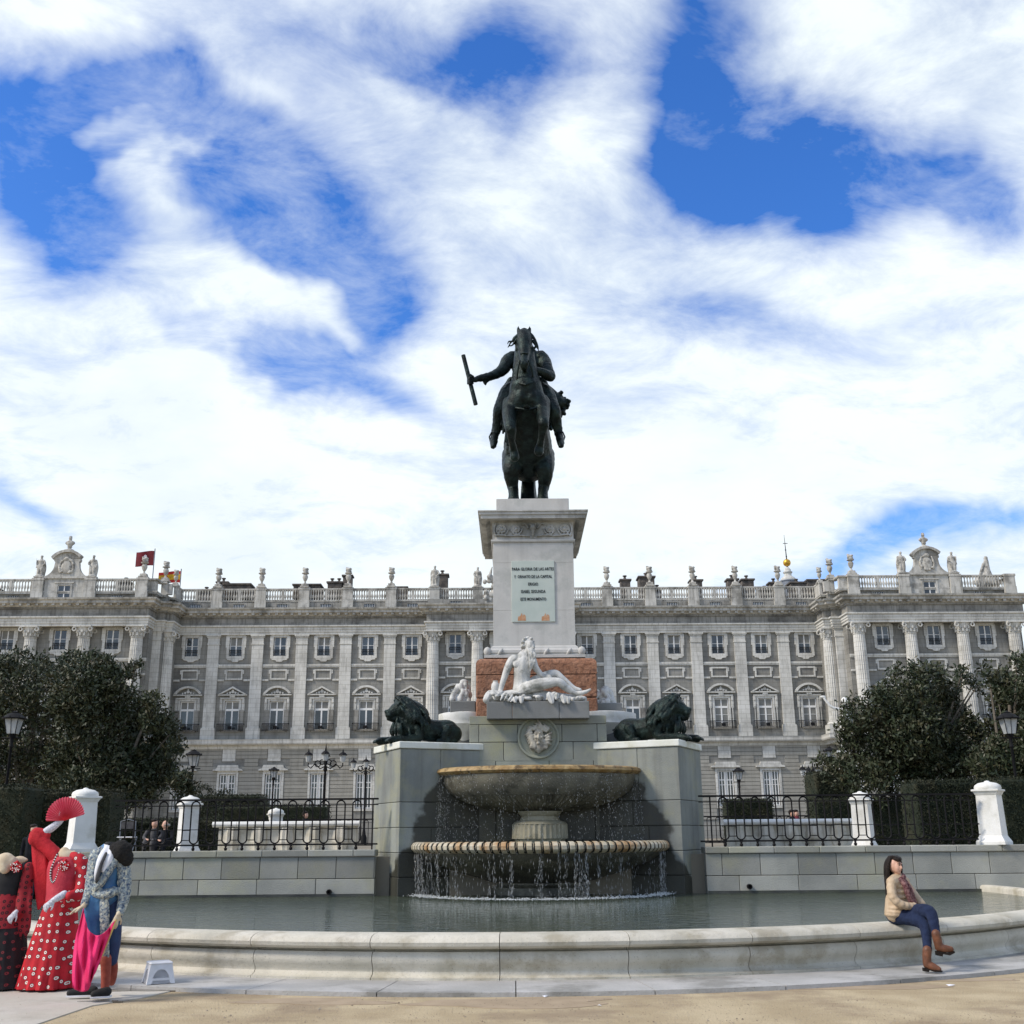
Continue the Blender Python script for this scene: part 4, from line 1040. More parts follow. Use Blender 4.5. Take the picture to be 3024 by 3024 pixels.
for j in range(len(rings) - 1):
    for i in range(4): fs.append((j * 4 + i, j * 4 + (i + 1) % 4, (j + 1) * 4 + (i + 1) % 4, (j + 1) * 4 + i))
fs += [(3, 2, 1, 0), tuple(range(len(vs) - 4, len(vs)))]
mb.add(vs, fs); mb.build('stone_block', M['red_granite'], red, smooth=False)
SY = 26.6; SD = 3.6; sh = 1.0
ped = tag(empty('monument_pedestal', (X0 - .03, SY, 0)), 'tall white marble pedestal with an inscribed plaque, carrying the horse statue', 'pedestal')
z0 = zr[3]; z1 = at(1575, 1906, SY).z; z2 = at(1572, 1602, SY).z; z3 = at(1572, 1594, SY).z
zf0, zf1 = at(1572, 1588, SY - .02).z, at(1572, 1540, SY - .02).z
zcb = at(1572, 1528, SY - .36).z; zct = at(1572, 1505, SY - .38).z; zp = at(1570, 1474, SY + .05).z + .02
rect = lambda e: [(-sh - e, -e), (sh + e, -e), (sh + e, SD + e), (-sh - e, SD + e)]
def around(pr, name, m, **k): return MB().run(rect(0), pr, closed=True).build(name, m, ped, **k)
zb = z1 - z0
around([(-.2, z0), (.22, z0), (.22, z0 + .07), (.16, z0 + .08), (.14, z0 + .1), (.17, z0 + .13), (.17, z0 + .19), (.10, z0 + .21), (.06, z0 + .25), (.05, z1 - .04), (0, z1), (-.2, z1)], 'base_moulding', M['pale_marble'])
for sx in (-1, 1):
    for y in (0, SD): b = Body(); b.ell((sx * (sh + .14), y - (.14 if y == 0 else -.14), z0 + .16), (.1, .1, .12)); b.build('ribbon_corner', M['pale_marble'], ped, voxel=.03, smooth=1)
    for x in (.28, .83): b = Body(); b.limb([(sx * x - .05, -.16, z0 + .07, .03), (sx * x, -.19, z0 + .15, .045), (sx * x + .06, -.15, z0 + .23, .02)], n=6); b.build('ribbon', M['pale_marble'], ped, voxel=.02, smooth=1)
nsh = [z1, z1 + (z2 - z1) * .335, z1 + (z2 - z1) * .80, z2]
for i in range(3): MB().cbox(-sh, sh, 0, SD, nsh[i] + .001, nsh[i + 1] - .001, .004).build('shaft_block', M['pale_marble'], ped)
around([(-.2, z2), (.03, z2), (.05, z2 + .03), (.05, z3), (-.2, z3)], 'neck_moulding', M['pale_marble'])
MB().box(-sh - .015, sh + .015, -.015, SD + .015, z3, zf1 + .1).build('frieze', M['cornice_marble'], ped)
# scroll relief on the frieze
b = Body(); zm = (zf0 + zf1) / 2; H = (zf1 - zf0) * .42
for sx in (-1, 1):
    for c, r in ((.42, H * .85), (.78, H * .95)):
        pts = [(sx * (c + r * (1 - t * .8) * math.cos(4.6 * math.pi * t * .8 + 3.1)), -.03, zm + r * (1 - t * .8) * math.sin(4.6 * math.pi * t * .8 + 3.1), .022) for t in np.linspace(0, 1, 16)]
        b.limb(pts, n=6, sub=2); b.ell((sx * c, -.04, zm), (.05, .04, .05), n=8)
        for a in range(0, 360, 45): b.ell((sx * (c + r * .5 * math.cos(R(a))), -.03, zm + r * .5 * math.sin(R(a))), (.035, .02, .035), n=6)
    b.limb([(sx * .1, -.03, zm - H, .02), (sx * .3, -.03, zm - H * .9, .02), (sx * .6, -.03, zm - H * .95, .02), (sx * .95, -.03, zm - H * .8, .02)], n=6)
    b.limb([(sx * .12, -.03, zm + H * .2, .025), (sx * .2, -.03, zm + H * .8, .02), (sx * .28, -.03, zm + H * .6, .015)], n=6)
    b.limb([(sx * .93, -.03, zm - H, .02), (sx * .97, -.03, zm, .022), (sx * .92, -.03, zm + H * .9, .02)], n=6)
b.ell((0, -.05, zm + .03), (.075, .07, .09)); b.ell((-.06, -.05, zm + .11), (.03, .03, .04), n=6); b.ell((.06, -.05, zm + .11), (.03, .03, .04), n=6); b.limb([(0, -.05, zm - .04, .05), (0, -.05, zm - .16, .03)], n=6)
b.build('scroll_relief', M['cornice_marble'], ped, voxel=.012, smooth=0).scale.y = 1.6
zz = zf1
around([(-.2, zz - .02), (.02, zz - .02), (.05, zz + .02), (.08, zz + .03), (.08, zz + .06), (.18, zcb - .02), (.30, zcb), (.30, zct - .12), (.34, zct - .10), (.34, zct - .04), (.37, zct - .03), (.37, zct), (-.3, zct + .01)], 'cornice', M['cornice_marble'])
MB().box(-sh, sh, 0, SD, zct - .05, zct + .005).build('cornice_top', M['cornice_marble'], ped)
MB().cbox(-.92, .92, .06, SD - .2, zct + .005, zp, .012).build('top_block', M['pale_marble'], ped)
# plaque with the inscription
pa, pb = at(1510, 1657, SY - .02), at(1640, 1836, SY - .02)
plq = MB().cbox(pa.x - ped.location.x, pb.x - ped.location.x, -.028, .01, pb.z, pa.z, .006).build('plaque', M['plaque'], ped)
def text(s, x, z, size, par, m, width=None):
    cu = bpy.data.curves.new('t', 'FONT'); cu.body = s; cu.size = size; cu.align_x = 'CENTER'; cu.extrude = .003; cu.resolution_u = 2; cu.offset = .0006
    to = bpy.data.objects.new('t', cu); S.collection.objects.link(to); dg = bpy.context.evaluated_depsgraph_get(); dg.update()
    me = bpy.data.meshes.new_from_object(to.evaluated_get(dg), depsgraph=dg); bpy.data.objects.remove(to)
    me.transform(Matrix.Rotation(R(90), 4, 'X'))
    if width:
        xs_ = [v.co.x for v in me.vertices]; me.transform(Matrix.Diagonal((width / (max(xs_) - min(xs_)), 1, 1, 1)))
    me.materials.clear(); me.materials.append(m); me.name = 'inscription'; return add('inscription', me, par, (x, -.034, z))
pcx = (pa.x + pb.x) / 2 - ped.location.x
for s_, v, wd in (('PARA GLORIA DE LAS ARTES', 1684, 1.04), ('Y  ORNATO DE LA CAPITAL', 1706.5, .94), ('ERIGIO', 1728.5, .24), ('ISABEL SEGUNDA', 1750.5, .60), ('ESTE MONUMENTO', 1773, .63)):
    q = at(1575, v, SY - .03); text(s_, pcx, q.z - .004, .108, plq, M['iron'], wd)
for u, w_ in ((1541, .10), (1611, .10)):
    q = at(u, 1826, SY); mb = MB()
    pts_ = [(-w_, -.065), (w_, -.065), (w_ * .95, .06), (w_ * .5, .10), (w_ * .3, .05), (0, .13), (-w_ * .4, .05), (-w_ * .9, .04)]
    mb.prism([(x, z) for x, z in pts_], -.0015, 0); mb.build('rust_stain', M['rust'], plq, (q.x - ped.location.x, -.030, q.z))
# ---- fountain bowls
ub = tag(empty('fountain_bowl', (X0, 25.2, 0)), 'upper fountain bowl with a mossy orange rim, under the carved face', 'fountain bowl')
zu = at(1590, 2264, 24.0).z
MB().lathe([(1.95, zu - .02), (2.0, zu + .02), (2.2, zu + .03), (2.28, zu), (2.3, zu - .06), (2.24, zu - .11), (2.15, zu - .13)], 72, sq=(1, .62), a0=180, a1=360).build('rim', M['bowl_algae'], ub, smooth=True)
MB().lathe([(2.15, zu - .13), (2.13, zu - .22), (2.10, zu - .34), (2.0, zu - .48), (1.86, zu - .58)], 72, sq=(1, .64), a0=180, a1=360).build('upper_body', M['bowl'], ub, smooth=True)
MB().lathe([(1.86, zu - .58), (1.62, zu - .70), (1.30, zu - .80), (.90, zu - .885), (.5, zu - .93)], 88, sq=(1, .66), a0=180, a1=360, flute=.045).build('fluted_body', M['bowl'], ub)
MB().lathe([(0.02, zu - .06), (2.0, zu - .06)], 40, sq=(1, .62), a0=180, a1=360).build('bowl_water', wm, ub)
zd = zu - .93
MB().lathe([(.48, zd + .03), (.46, zd - .02), (.40, zd - .08), (.44, zd - .16), (.56, zd - .2), (.60, zd - .24)], 40, (0, -.35, 0)).build('stem_neck', M['bowl_stem'], ub, smooth=True)
MB().lathe([(.60, zd - .24), (.61, zd - .54)], 64, (0, -.35, 0), flute=.04).build('fluted_stem', M['bowl_stem'], ub)
MB().lathe([(.56, zd - .54), (.54, zd - .60), (.57, zd - .78), (.66, zd - .82), (.70, zd - .86), (.70, 1.3)], 40, (0, -.35, 0)).build('stem_base', M['bowl_stem'], ub, smooth=True)
lb = tag(empty('fountain_bowl', (X0, 25.4, 0)), 'wide lower fountain bowl with a cream rounded rim crossed by dark double bands', 'fountain bowl')
zl = 1.41; Rr = 2.74
# rim as separate gadroons around the half circle
ng = 52
for i in range(ng):
    a0 = 180 + 180 * i / ng; a1 = 180 + 180 * (i + 1) / ng; tw = 1.5
    mb = MB(); vs = []; pr = [(Rr - .16, .02), (Rr - .08, .075), (Rr + .0, .09), (Rr + .08, .07), (Rr + .125, .01), (Rr + .12, -.06), (Rr + .06, -.12), (Rr - .04, -.14)]
    for a, rr_ in ((a0 + .40, -.010), (a0 + .52, 0), ((a0 + a1) / 2, .002), (a1 - .95, 0), (a1 - .85, -.010)):
        for qn, (r, z) in enumerate(pr):
            t = R(a + tw * (qn / 7 - .5) * .5); vs.append(((r + rr_) * math.cos(t), (r + rr_) * math.sin(t), zl + z))
    kk = len(pr); mb.add(vs, [(j * kk + q, (j + 1) * kk + q, (j + 1) * kk + q + 1, j * kk + q + 1) for j in range(4) for q in range(kk - 1)])
    mb.build('rim_gadroon', M['bowl_rim'], lb, smooth=True)
    # slender ridge in the gap between two gadroons
MB().lathe([(Rr - .15, .0), (Rr + .0, .055), (Rr + .09, .01), (Rr + .09, -.06), (Rr - .03, -.125)], 90, (0, 0, zl), a0=180, a1=360).build('rim_core', M['joint'], lb, smooth=True)
rg = MB()
for i in range(ng):
    a = R(180 + 180 * i / ng - .25); rg.tube([((Rr + r) * math.cos(a), (Rr + r) * math.sin(a), zl + z) for r, z in ((-.05, .06), (.06, .055), (.105, -.02), (.06, -.1))], .006, 5)
tag(rg.build('rim_ridges', M['bowl_rim'], lb, smooth=True), kind='stuff')
MB().lathe([(Rr - .03, zl - .13), (Rr - .1, zl - .2), (Rr - .35, zl - .35), (Rr - .8, zl - .52), (Rr - 1.3, zl - .65), (1.15, zl - .74), (1.0, zl - .76), (1.0, zl - .80), (1.12, zl - .86), (1.12, zl - 1.0), (1.3, zl - 1.03), (1.3, .3)], 64, a0=180, a1=360).build('bowl_body', M['bowl'], lb, smooth=True)
MB().lathe([(0.02, zl - .01), (Rr - .1, zl - .01)], 50, a0=180, a1=360).build('bowl_water', wm, lb)
# ---- falling water: droplets and short threads
def drops(name, n, f, mt):
    V = []; F = []; tmpl = [(0, 0, 1), (1, 0, 0), (-.5, .87, 0), (-.5, -.87, 0), (0, 0, -1)]
    tf = [(0, 1, 2), (0, 2, 3), (0, 3, 1), (4, 2, 1), (4, 3, 2), (4, 1, 3)]
    for i in range(n):
        x, y, z, r, h = f(); b_ = len(V)
        V += [(x + r * a, y + r * bb, z + h * c) for a, bb, c in tmpl]; F += [tuple(b_ + q for q in t) for t in tf]
    o = add(name, np_mesh(name, V, F, mt)); return o
wd = mat('falling_water', (.75, .78, .78), .12, spec=.8); wd.node_tree.nodes['Principled BSDF'].inputs['Transmission Weight'].default_value = .35
rd = random.Random(9)
st_u = [rd.uniform(183, 357) for _ in range(34)]; st_l = [rd.uniform(186, 354) for _ in range(46)]
def f_up():
    a = R(rd.choice(st_u) + rd.gauss(0, .35)) if rd.random() < .55 else R(rd.uniform(182, 358))
    t = rd.random(); z = zu - .1 - t * (zu - .1 - zl); q = 1.0 + t * .03
    return X0 + 2.27 * q * math.cos(a) + rd.gauss(0, .02), 25.2 + 2.27 * .62 * q * math.sin(a) + rd.gauss(0, .02), z, rd.uniform(.0018, .004), rd.uniform(.006, .028)
def f_lo():
    a = R(rd.choice(st_l) + rd.gauss(0, .3)) if rd.random() < .72 else R(rd.uniform(184, 356))
    t = rd.random() ** .9; z = zl - .12 - t * (zl - .12 - .42)
    rr_ = Rr + .05 - t * .04
    return X0 + rr_ * math.cos(a) + rd.gauss(0, .012), 25.4 + rr_ * math.sin(a) + rd.gauss(0, .012), z, rd.uniform(.0016, .004), rd.uniform(.01, .07)
tag(drops('falling_water', 2000, f_up, wd), kind='stuff')
tag(drops('falling_water', 2300, f_lo, wd), kind='stuff')
def f_foam():
    a = R(rd.uniform(183, 357)); r = Rr + .02 + rd.gauss(0, .09)
    return X0 + r * math.cos(a), 25.4 + r * math.sin(a), .41 + abs(rd.gauss(0, .018)), rd.uniform(.008, .022), rd.uniform(.004, .012)
tag(drops('splash_foam', 2600, f_foam, mat('foam', (.7, .73, .72), .4)), kind='stuff')
# ---- iron railings
ML = M['iron']
def railing(x0, x1, y, label, first, end_post):
    o = tag(empty('iron_railing', (0, y, 0)), label, 'railing')
    zt_ = 2.40
    MB().box(x0, x1, -.035, .035, zt_ - .004, zt_ + .034).build('top_rail', ML, o)
    MB().box(x0, x1, -.02, .02, 1.45, 1.484).build('bottom_rail', ML, o)
    MB().box(min(x0, x1), max(x0, x1), -.008, .008, 2.28, 2.302).build('cross_bar', ML, o)
    sp = .3525; ov = MB(); r = .092; z_0, z_1 = 1.495 + r, 2.385 - r
    pts = [(r * math.cos(R(a)), 0, z_1 + r * math.sin(R(a))) for a in range(0, 181, 18)] + [(r * math.cos(R(a)), 0, z_0 + r * math.sin(R(a))) for a in range(180, 361, 18)]
    ov.tube(pts, .0165, 6, True); ovm = ov.mesh('oval_loop', ML, True)
    bl = MB().lathe([(.022, 1.455), (.03, 1.44), (.018, 1.425), (.036, 1.40), (.036, 1.375), (.02, 1.35)], 8).mesh('ball_foot', ML, True)
    lk = MB().box(-sp + r, -r, -.008, .008, 1.77, 1.798).box(-sp + r, -r, -.008, .008, 1.56, 1.578).mesh('link_bar', ML)
    lo, hi = min(x0, x1), max(x0, x1); x = first
    while lo + .12 < x < hi - .1:
        add('oval_loop', ovm, o, (x, 0, 0)); add('ball_foot', bl, o, (x, 0, 0)); add('link_bar', lk, o, (x + (sp if first < (lo + hi) / 2 else 0), 0, 0))
        MB if False else None
        x += sp if first < (lo + hi) / 2 else -sp
    MB().box(lo, hi, -.006, .006, 1.787 - .004, 1.787 + .004 + .006).build('cross_bar', ML, o)
    MB().box(end_post - .014, end_post + .014, -.014, .014, 1.35, zt_).build('end_post', ML, o)
    return o
xl1 = at(1100, 2430, WY + .1).x; xl0 = -8.75
railing(xl0, xl1 + .12, WY + .1, 'black iron railing with oval loops left of the fountain', at(1053, 2430, WY + .1).x, xl1)
xr0 = at(2100, 2430, WY + .1).x
railing(xr0 - .25, 10.05, WY + .1, 'black iron railing with oval loops right of the fountain', at(2138, 2430, WY + .1).x, xr0)
# ---- stone posts
def post(x, y, zb, h, w, rot, label, octo=True):
    o = tag(empty('stone_post', (x, y, zb), rot), label, 'post', 'white stone posts on the terrace edge')
    def ring(hw_, z, c=.0): return [(-hw_, -hw_, z), (hw_, -hw_, z), (hw_, hw_, z), (-hw_, hw_, z)]
    s = MB(); pr = [(w * .66, 0), (w * .66, .06), (w * .60, .11), (w * .54, .16), (w * .51, .19)]
    def stack(s, pr):
        vs = []; 
        for hw_, z in pr: vs += ring(hw_, z)
        fs = [(j * 4 + i, j * 4 + (i + 1) % 4, (j + 1) * 4 + (i + 1) % 4, (j + 1) * 4 + i) for j in range(len(pr) - 1) for i in range(4)]
        s.add(vs, fs + [(3, 2, 1, 0), tuple(range(len(vs) - 4, len(vs)))])
    stack(s, pr); s.build('base', M['white_stone'], o)
    s = MB(); stack(s, [(w * .51, .19), (w * .47, h * .79)]); s.build('shaft', M['white_stone'], o)
    s = MB(); stack(s, [(w * .49, h * .79), (w * .51, h * .805), (w * .56, h * .84), (w * .62, h * .85), (w * .62, h * .875), (w * .56, h * .88)]); s.build('cap', M['white_stone'], o)
    s = MB(); s.lathe([(w * .60, h * .878), (w * .62, h * .905), (w * .58, h * .945), (w * .42, h * .98), (.06, h), (.045, h + .02), (.001, h + .03)], 24); s.build('dome_top', M['white_stone'], o, smooth=True)
    return o
p = at(237, 2500, WY + .28); post(p.x, WY + .28, 1.35, at(255, 2330, WY + .28).z - 1.35, .46, R(38), 'large white stone post at the left end of the iron railing, behind the red fan')
p = at(2937, 2490, WY + .28); post(p.x, WY + .28, 1.35, at(2925, 2309, WY + .28).z - 1.35, .46, R(-38), 'large white stone post at the right end of the iron railing')
p = at(553, 2490, 26.6); post(p.x, 26.6, 1.25, at(558, 2352, 26.6).z - 1.25, .40, R(30), 'small white post behind the left railing, between two of its ovals')
p = at(2552, 2480, 26.6); post(p.x, 26.6, 1.25, at(2545, 2340, 26.6).z - 1.25, .40, R(-30), 'small white post behind the right railing')
p = at(813, 2440, 44); post(p.x, 44, 1.2, 1.5, .5, R(20), 'distant white post of the garden railing, left of the fountain')
p = at(2235, 2440, 44); post(p.x + 3.6, 44, 1.2, 1.5, .5, R(20), 'distant white post of the garden railing, right of the fountain')
# rim return at the right where the pool curves back to the wall
# ================================================================ bronze rider on a rearing horse
def A(u, v, Y, r=None):
    p = at(u, v, Y); return (p.x, p.y, p.z) if r is None else (p.x, p.y, p.z, r)
HS = tag(empty('equestrian_statue', (X0 - .02, 28.0, zp)), 'dark bronze rider holding a baton on a rearing horse, atop the white pedestal', 'statue')
o0 = Vector(HS.location)
def loc(p): return (p[0] - o0.x, p[1] - o0.y, p[2] - o0.z) + tuple(p[3:])
def LL(b, pts, **k): b.limb([loc(p) for p in pts], **k)
b = Body()
# barrel, chest and neck
LL(b, [A(1560, 1372, 28.35, .50), A(1559, 1330, 28.1, .66), A(1557, 1275, 27.6, .60), A(1556, 1222, 27.05, .55), A(1555, 1185, 26.75, .50), A(1553, 1150, 26.6, .44)], n=14)
LL(b, [A(1553, 1165, 26.75, .46), A(1551, 1115, 26.6, .36), A(1549, 1070, 26.62, .30), A(1548, 1030, 26.68, .25), A(1548, 1000, 26.72, .19)], n=12)
for sx, u0 in ((-1, 1512), (1, 1598)):   # chest muscles
    b.ell(loc(A(1555 + sx * 28, 1188, 26.5)), (.27, .26, .36)); b.ell(loc(A(1555 + sx * 16, 1172, 26.38)), (.16, .18, .26))
# head
LL(b, [A(1548, 992, 26.62, .20), A(1548, 1012, 26.5, .215), A(1548, 1036, 26.35, .16), A(1548, 1056, 26.22, .125), A(1548, 1072, 26.12, .125), A(1548, 1082, 26.1, .10)], n=12)
b.ell(loc(A(1535, 1016, 26.42)), (.07, .09, .10)); b.ell(loc(A(1561, 1016, 26.42)), (.07, .09, .10))
b.ell(loc(A(1541, 1073, 26.02)), (.05, .05, .06)); b.ell(loc(A(1555, 1073, 26.02)), (.05, .05, .06)); b.ell(loc(A(1548, 1090, 26.16)), (.08, .1, .06))
for sx, tip in ((-1, (1530, 962)), (1, (1564, 961))):
    LL(b, [A(1548 + sx * 13, 990, 26.66, .06), A((tip[0] + 1548 + sx * 15) / 2, 977, 26.62, .06), A(tip[0], tip[1], 26.6, .015)], n=8)
# forelegs, folded back
for pts in ([(1508, 1195, 26.7, .24), (1505, 1225, 26.35, .2), (1507, 1262, 25.95, .15), (1510, 1272, 25.95, .14), (1511, 1300, 26.2, .095), (1516, 1322, 26.42, .10), (1518, 1338, 26.5, .12), (1520, 1350, 26.5, .13)],
            [(1598, 1190, 26.7, .25), (1602, 1218, 26.35, .2), (1604, 1245, 25.95, .15), (1605, 1256, 25.95, .14), (1600, 1285, 26.15, .095), (1596, 1308, 26.4, .10), (1593, 1322, 26.5, .12), (1591, 1334, 26.5, .13)]):
    LL(b, [A(*p) for p in pts], n=9)
# haunches, hind legs
for sx in (-1, 1):
    c = 1560
    b.ell(loc(A(c + sx * 32, 1350, 28.35)), (.31, .56, .56)); 
    LL(b, [A(c + sx * 38, 1345, 28.3, .38), A(c + sx * 46, 1385, 27.95, .29), A(c + sx * 49, 1408, 28.0, .215), A(c + sx * 47, 1430, 28.2, .17), A(c + sx * 44, 1448, 28.12, .145), A(c + sx * 43, 1464, 28.0, .145), A(c + sx * 43, 1480, 27.9, .17)], n=10)
b.build('horse', M['bronze'], HS, voxel=.032, smooth=3, disp=.02, dsize=.12)
# tail down to the plinth
b = Body(); LL(b, [A(1560, 1330, 28.95, .2), A(1561, 1380, 29.1, .22), A(1562, 1430, 28.9, .19), A(1562, 1480, 28.6, .24)], n=12)
for i in range(14):
    u = 1547 + i * 2.2; LL(b, [A(u, 1385, 28.75, .05), A(u - 3 + (i % 3) * 2, 1430, 28.6, .05), A(u - 6 + (i % 4) * 4, 1478, 28.35, .05)], n=6, sub=2)
b.build('tail', M['bronze'], HS, voxel=.035, smooth=1)
# forelock and mane curls
b = Body(); rd = random.Random(3)
LL(b, [A(1533, 985, 26.6, .05), A(1548, 976, 26.6, .08), A(1563, 985, 26.6, .05)], n=8)
for pts in ([(1540, 982, 1), (1518, 998, 1), (1514, 1008, 1), (1503, 1008, 1), (1499, 1016, 1)], [(1530, 988, 1), (1516, 1004, 1), (1508, 1012, 1), (1500, 1026, 1)], [(1538, 985, 1), (1522, 1008, 1), (1512, 1020, 1), (1505, 1022, 1)],
            [(1560, 985, 1), (1576, 996, 1), (1584, 1012, 1), (1587, 1030, 1)], [(1560, 985, 1), (1578, 1002, 1), (1584, 1020, 1), (1578, 1032, 1)], [(1566, 990, 1), (1580, 1004, 1), (1588, 1022, 1), (1590, 1036, 1)],
            [(1558, 980, 1), (1572, 989, 1), (1583, 1004, 1)], [(1536, 984, 1), (1524, 992, 1), (1516, 1003, 1)], [(1574, 1008, 1), (1583, 1022, 1), (1576, 1028, 1), (1580, 1036, 1)]):
    k_ = len(pts); LL(b, [A(p[0], p[1], 26.55, .042 - .028 * i / (k_ - 1)) for i, p in enumerate(pts)], n=6)
for i in range(12):
    sx = 1 if i % 2 else -1; v = 1010 + i * 12; LL(b, [A(1549 + sx * 10, v - 10, 26.75, .06), A(1549 + sx * 23, v + 6, 26.6, .05), A(1549 + sx * 24, v + 24, 26.5, .03)], n=6)
b.build('mane', M['bronze'], HS, voxel=.014, smooth=0)
# bridle and straps
m = MB()
def tb(pts, r=.02, n=6): m.tube([loc(A(*p)) for p in pts], r, n)
tb([(1536, 1064, 26.0), (1530, 1090, 26.15), (1526, 1125, 26.3), (1520, 1165, 26.9)]); tb([(1560, 1064, 26.0), (1570, 1090, 26.15), (1575, 1120, 26.3), (1582, 1155, 26.9)])
tb([(1522, 1125, 26.35), (1535, 1132, 26.18), (1552, 1136, 26.12), (1568, 1130, 26.18), (1580, 1120, 26.35)], .03)
tb([(1536, 1045, 26.15), (1548, 1042, 26.1), (1560, 1045, 26.15)], .02); tb([(1534, 998, 26.4), (1548, 1002, 26.3), (1562, 998, 26.4)], .02)
tb([(1507, 1200, 26.6), (1530, 1206, 26.22), (1555, 1210, 26.15), (1580, 1205, 26.22), (1604, 1195, 26.6)], .035); m.lathe([(.01, 0), (.09, .02), (.1, .05), (.01, .1)], 10, loc(A(1556, 1206, 26.1)))
m.build('bridle', M['bronze'], HS, smooth=True)
# rider
b = Body()
LL(b, [A(1556, 1165, 27.55, .36), A(1555, 1120, 27.45, .34), A(1554, 1080, 27.4, .42), A(1554, 1055, 27.4, .34)], n=12, flat=.72, side=(0, 1, 0))
LL(b, [A(1554, 1052, 27.4, .14), A(1553, 1035, 27.35, .12)]); b.ell(loc(A(1552, 1012, 27.3)), (.17, .20, .22)); b.ell(loc(A(1552, 1005, 27.38)), (.2, .2, .2))
LL(b, [A(1513, 1056, 27.4, .19), A(1500, 1066, 27.3, .19), A(1486, 1090, 27.1, .165), A(1468, 1103, 26.95, .14), A(1440, 1113, 26.75, .115), A(1418, 1117, 26.6, .095), A(1400, 1122, 26.5, .075)], n=10)
LL(b, [A(1448, 1112, 26.8, .1), A(1434, 1124, 26.75, .08), A(1434, 1136, 26.75, .03)], n=8)      # gauntlet flare
LL(b, [A(1596, 1056, 27.4, .2), A(1607, 1068, 27.35, .19), A(1617, 1095, 27.1, .165), A(1625, 1112, 26.95, .15), A(1606, 1102, 26.75, .13), A(1585, 1094, 26.6, .10), A(1572, 1090, 26.5, .085)], n=10)
for pts in ([(1540, 1150, 27.5, .3), (1506, 1160, 27.2, .27), (1487, 1190, 26.95, .215), (1477, 1212, 26.85, .19), (1472, 1240, 27.0, .16), (1466, 1268, 27.1, .135), (1461, 1286, 27.1, .11)],
            [(1572, 1150, 27.5, .3), (1608, 1165, 27.2, .27), (1626, 1195, 26.95, .21), (1636, 1215, 26.85, .185), (1642, 1242, 27.0, .155), (1647, 1266, 27.1, .13), (1650, 1284, 27.1, .11)]):
    LL(b, [A(*p) for p in pts], n=10)
LL(b, [A(1461, 1284, 27.1, .10), A(1458, 1304, 26.85, .11), A(1457, 1318, 26.6, .08)], n=8); LL(b, [A(1650, 1282, 27.1, .10), A(1655, 1302, 26.85, .11), A(1657, 1316, 26.6, .08)], n=8)
# draped coat skirts and saddle cloth
for sx, e in ((-1, 1465), (1, 1640)):
    for i in range(6):
        t = i / 5; LL(b, [A(1555 + sx * 45, 1125 + 10 * i, 27.5, .12), A(1555 + sx * (62 + 6 * t), 1155 + 14 * i, 27.4 + .1 * i, .12), A(1555 + sx * (78 - 6 * t), 1195 + 14 * i, 27.6, .07)], n=7)
b.build('rider', M['bronze'], HS, voxel=.03, smooth=2, disp=.03, dsize=.09)
b = Body()
b.ell(loc(A(1390, 1123, 26.45)), (.085, .07, .085))
for i in range(4): LL(b, [A(1397, 1114 + i * 6, 26.45, .028), A(1387, 1115 + i * 6, 26.33, .028), A(1381, 1118 + i * 5, 26.42, .026)], n=6)
LL(b, [A(1398, 1112, 26.4, .028), A(1389, 1106, 26.36, .026)], n=6)
b.build('hand', M['bronze'], HS, voxel=.016, smooth=1)
m = MB().tube([loc(A(1368, 1049, 26.45)), loc(A(1405, 1195, 26.45))], .056, 12); m.build('baton', M['bronze'], HS, smooth=True)
for sx, cu, cv in ((-1, 1457, 1296), (1, 1656, 1294)):     # stirrups
    m = MB(); m.tube([loc(A(cu - 12, cv - 6, 27.0)), loc(A(cu - 6, cv - 18, 27.0)), loc(A(cu + 6, cv - 18, 27.0)), loc(A(cu + 12, cv - 4, 27.0)), loc(A(cu + 8, cv + 8, 26.85)), loc(A(cu - 9, cv + 8, 26.85))], .022, 6, True)
    m.build('stirrup', M['bronze'], HS, smooth=True)
b = Body(); rd = random.Random(6)       # knotted sash behind the rider's thigh
LL(b, [A(1615, 1145, 27.7, .1), A(1635, 1165, 27.8, .12), A(1655, 1190, 27.8, .16)], n=8)
b.ell(loc(A(1643, 1188, 27.8)), (.22, .16, .24))
for i in range(34):
    a = rd.uniform(-1.5, 2.0); r = rd.uniform(.2, .34); c = A(1645, 1192, 27.8)
    b.ell(loc((c[0] + r * math.cos(a), c[1] + rd.uniform(-.1, .1), c[2] + r * math.sin(-a) * 1.25)), (.055, .06, .055), n=6)
b.build('sash_knot', M['bronze'], HS, voxel=.022, smooth=0)
b = Body(); rd = random.Random(8)        # fringed drape on the left flank
for i in range(9):
    u = 1485 + i * 3.5; LL(b, [A(1505 - i, 1150 + i * 8, 27.1, .06), A(u, 1215 + i * 10, 26.9, .05), A(u + rd.uniform(-8, 4), 1255 + i * 12, 26.9, .03)], n=6)
for i in range(8):
    u = 1608 + i * 3; LL(b, [A(1600, 1130 + i * 5, 27.1, .05), A(u, 1150 + i * 8, 27.1, .05), A(u + 8, 1180 + i * 8, 27.3, .02)], n=6)
b.build('fringe', M['bronze'], HS, voxel=.022, smooth=0)

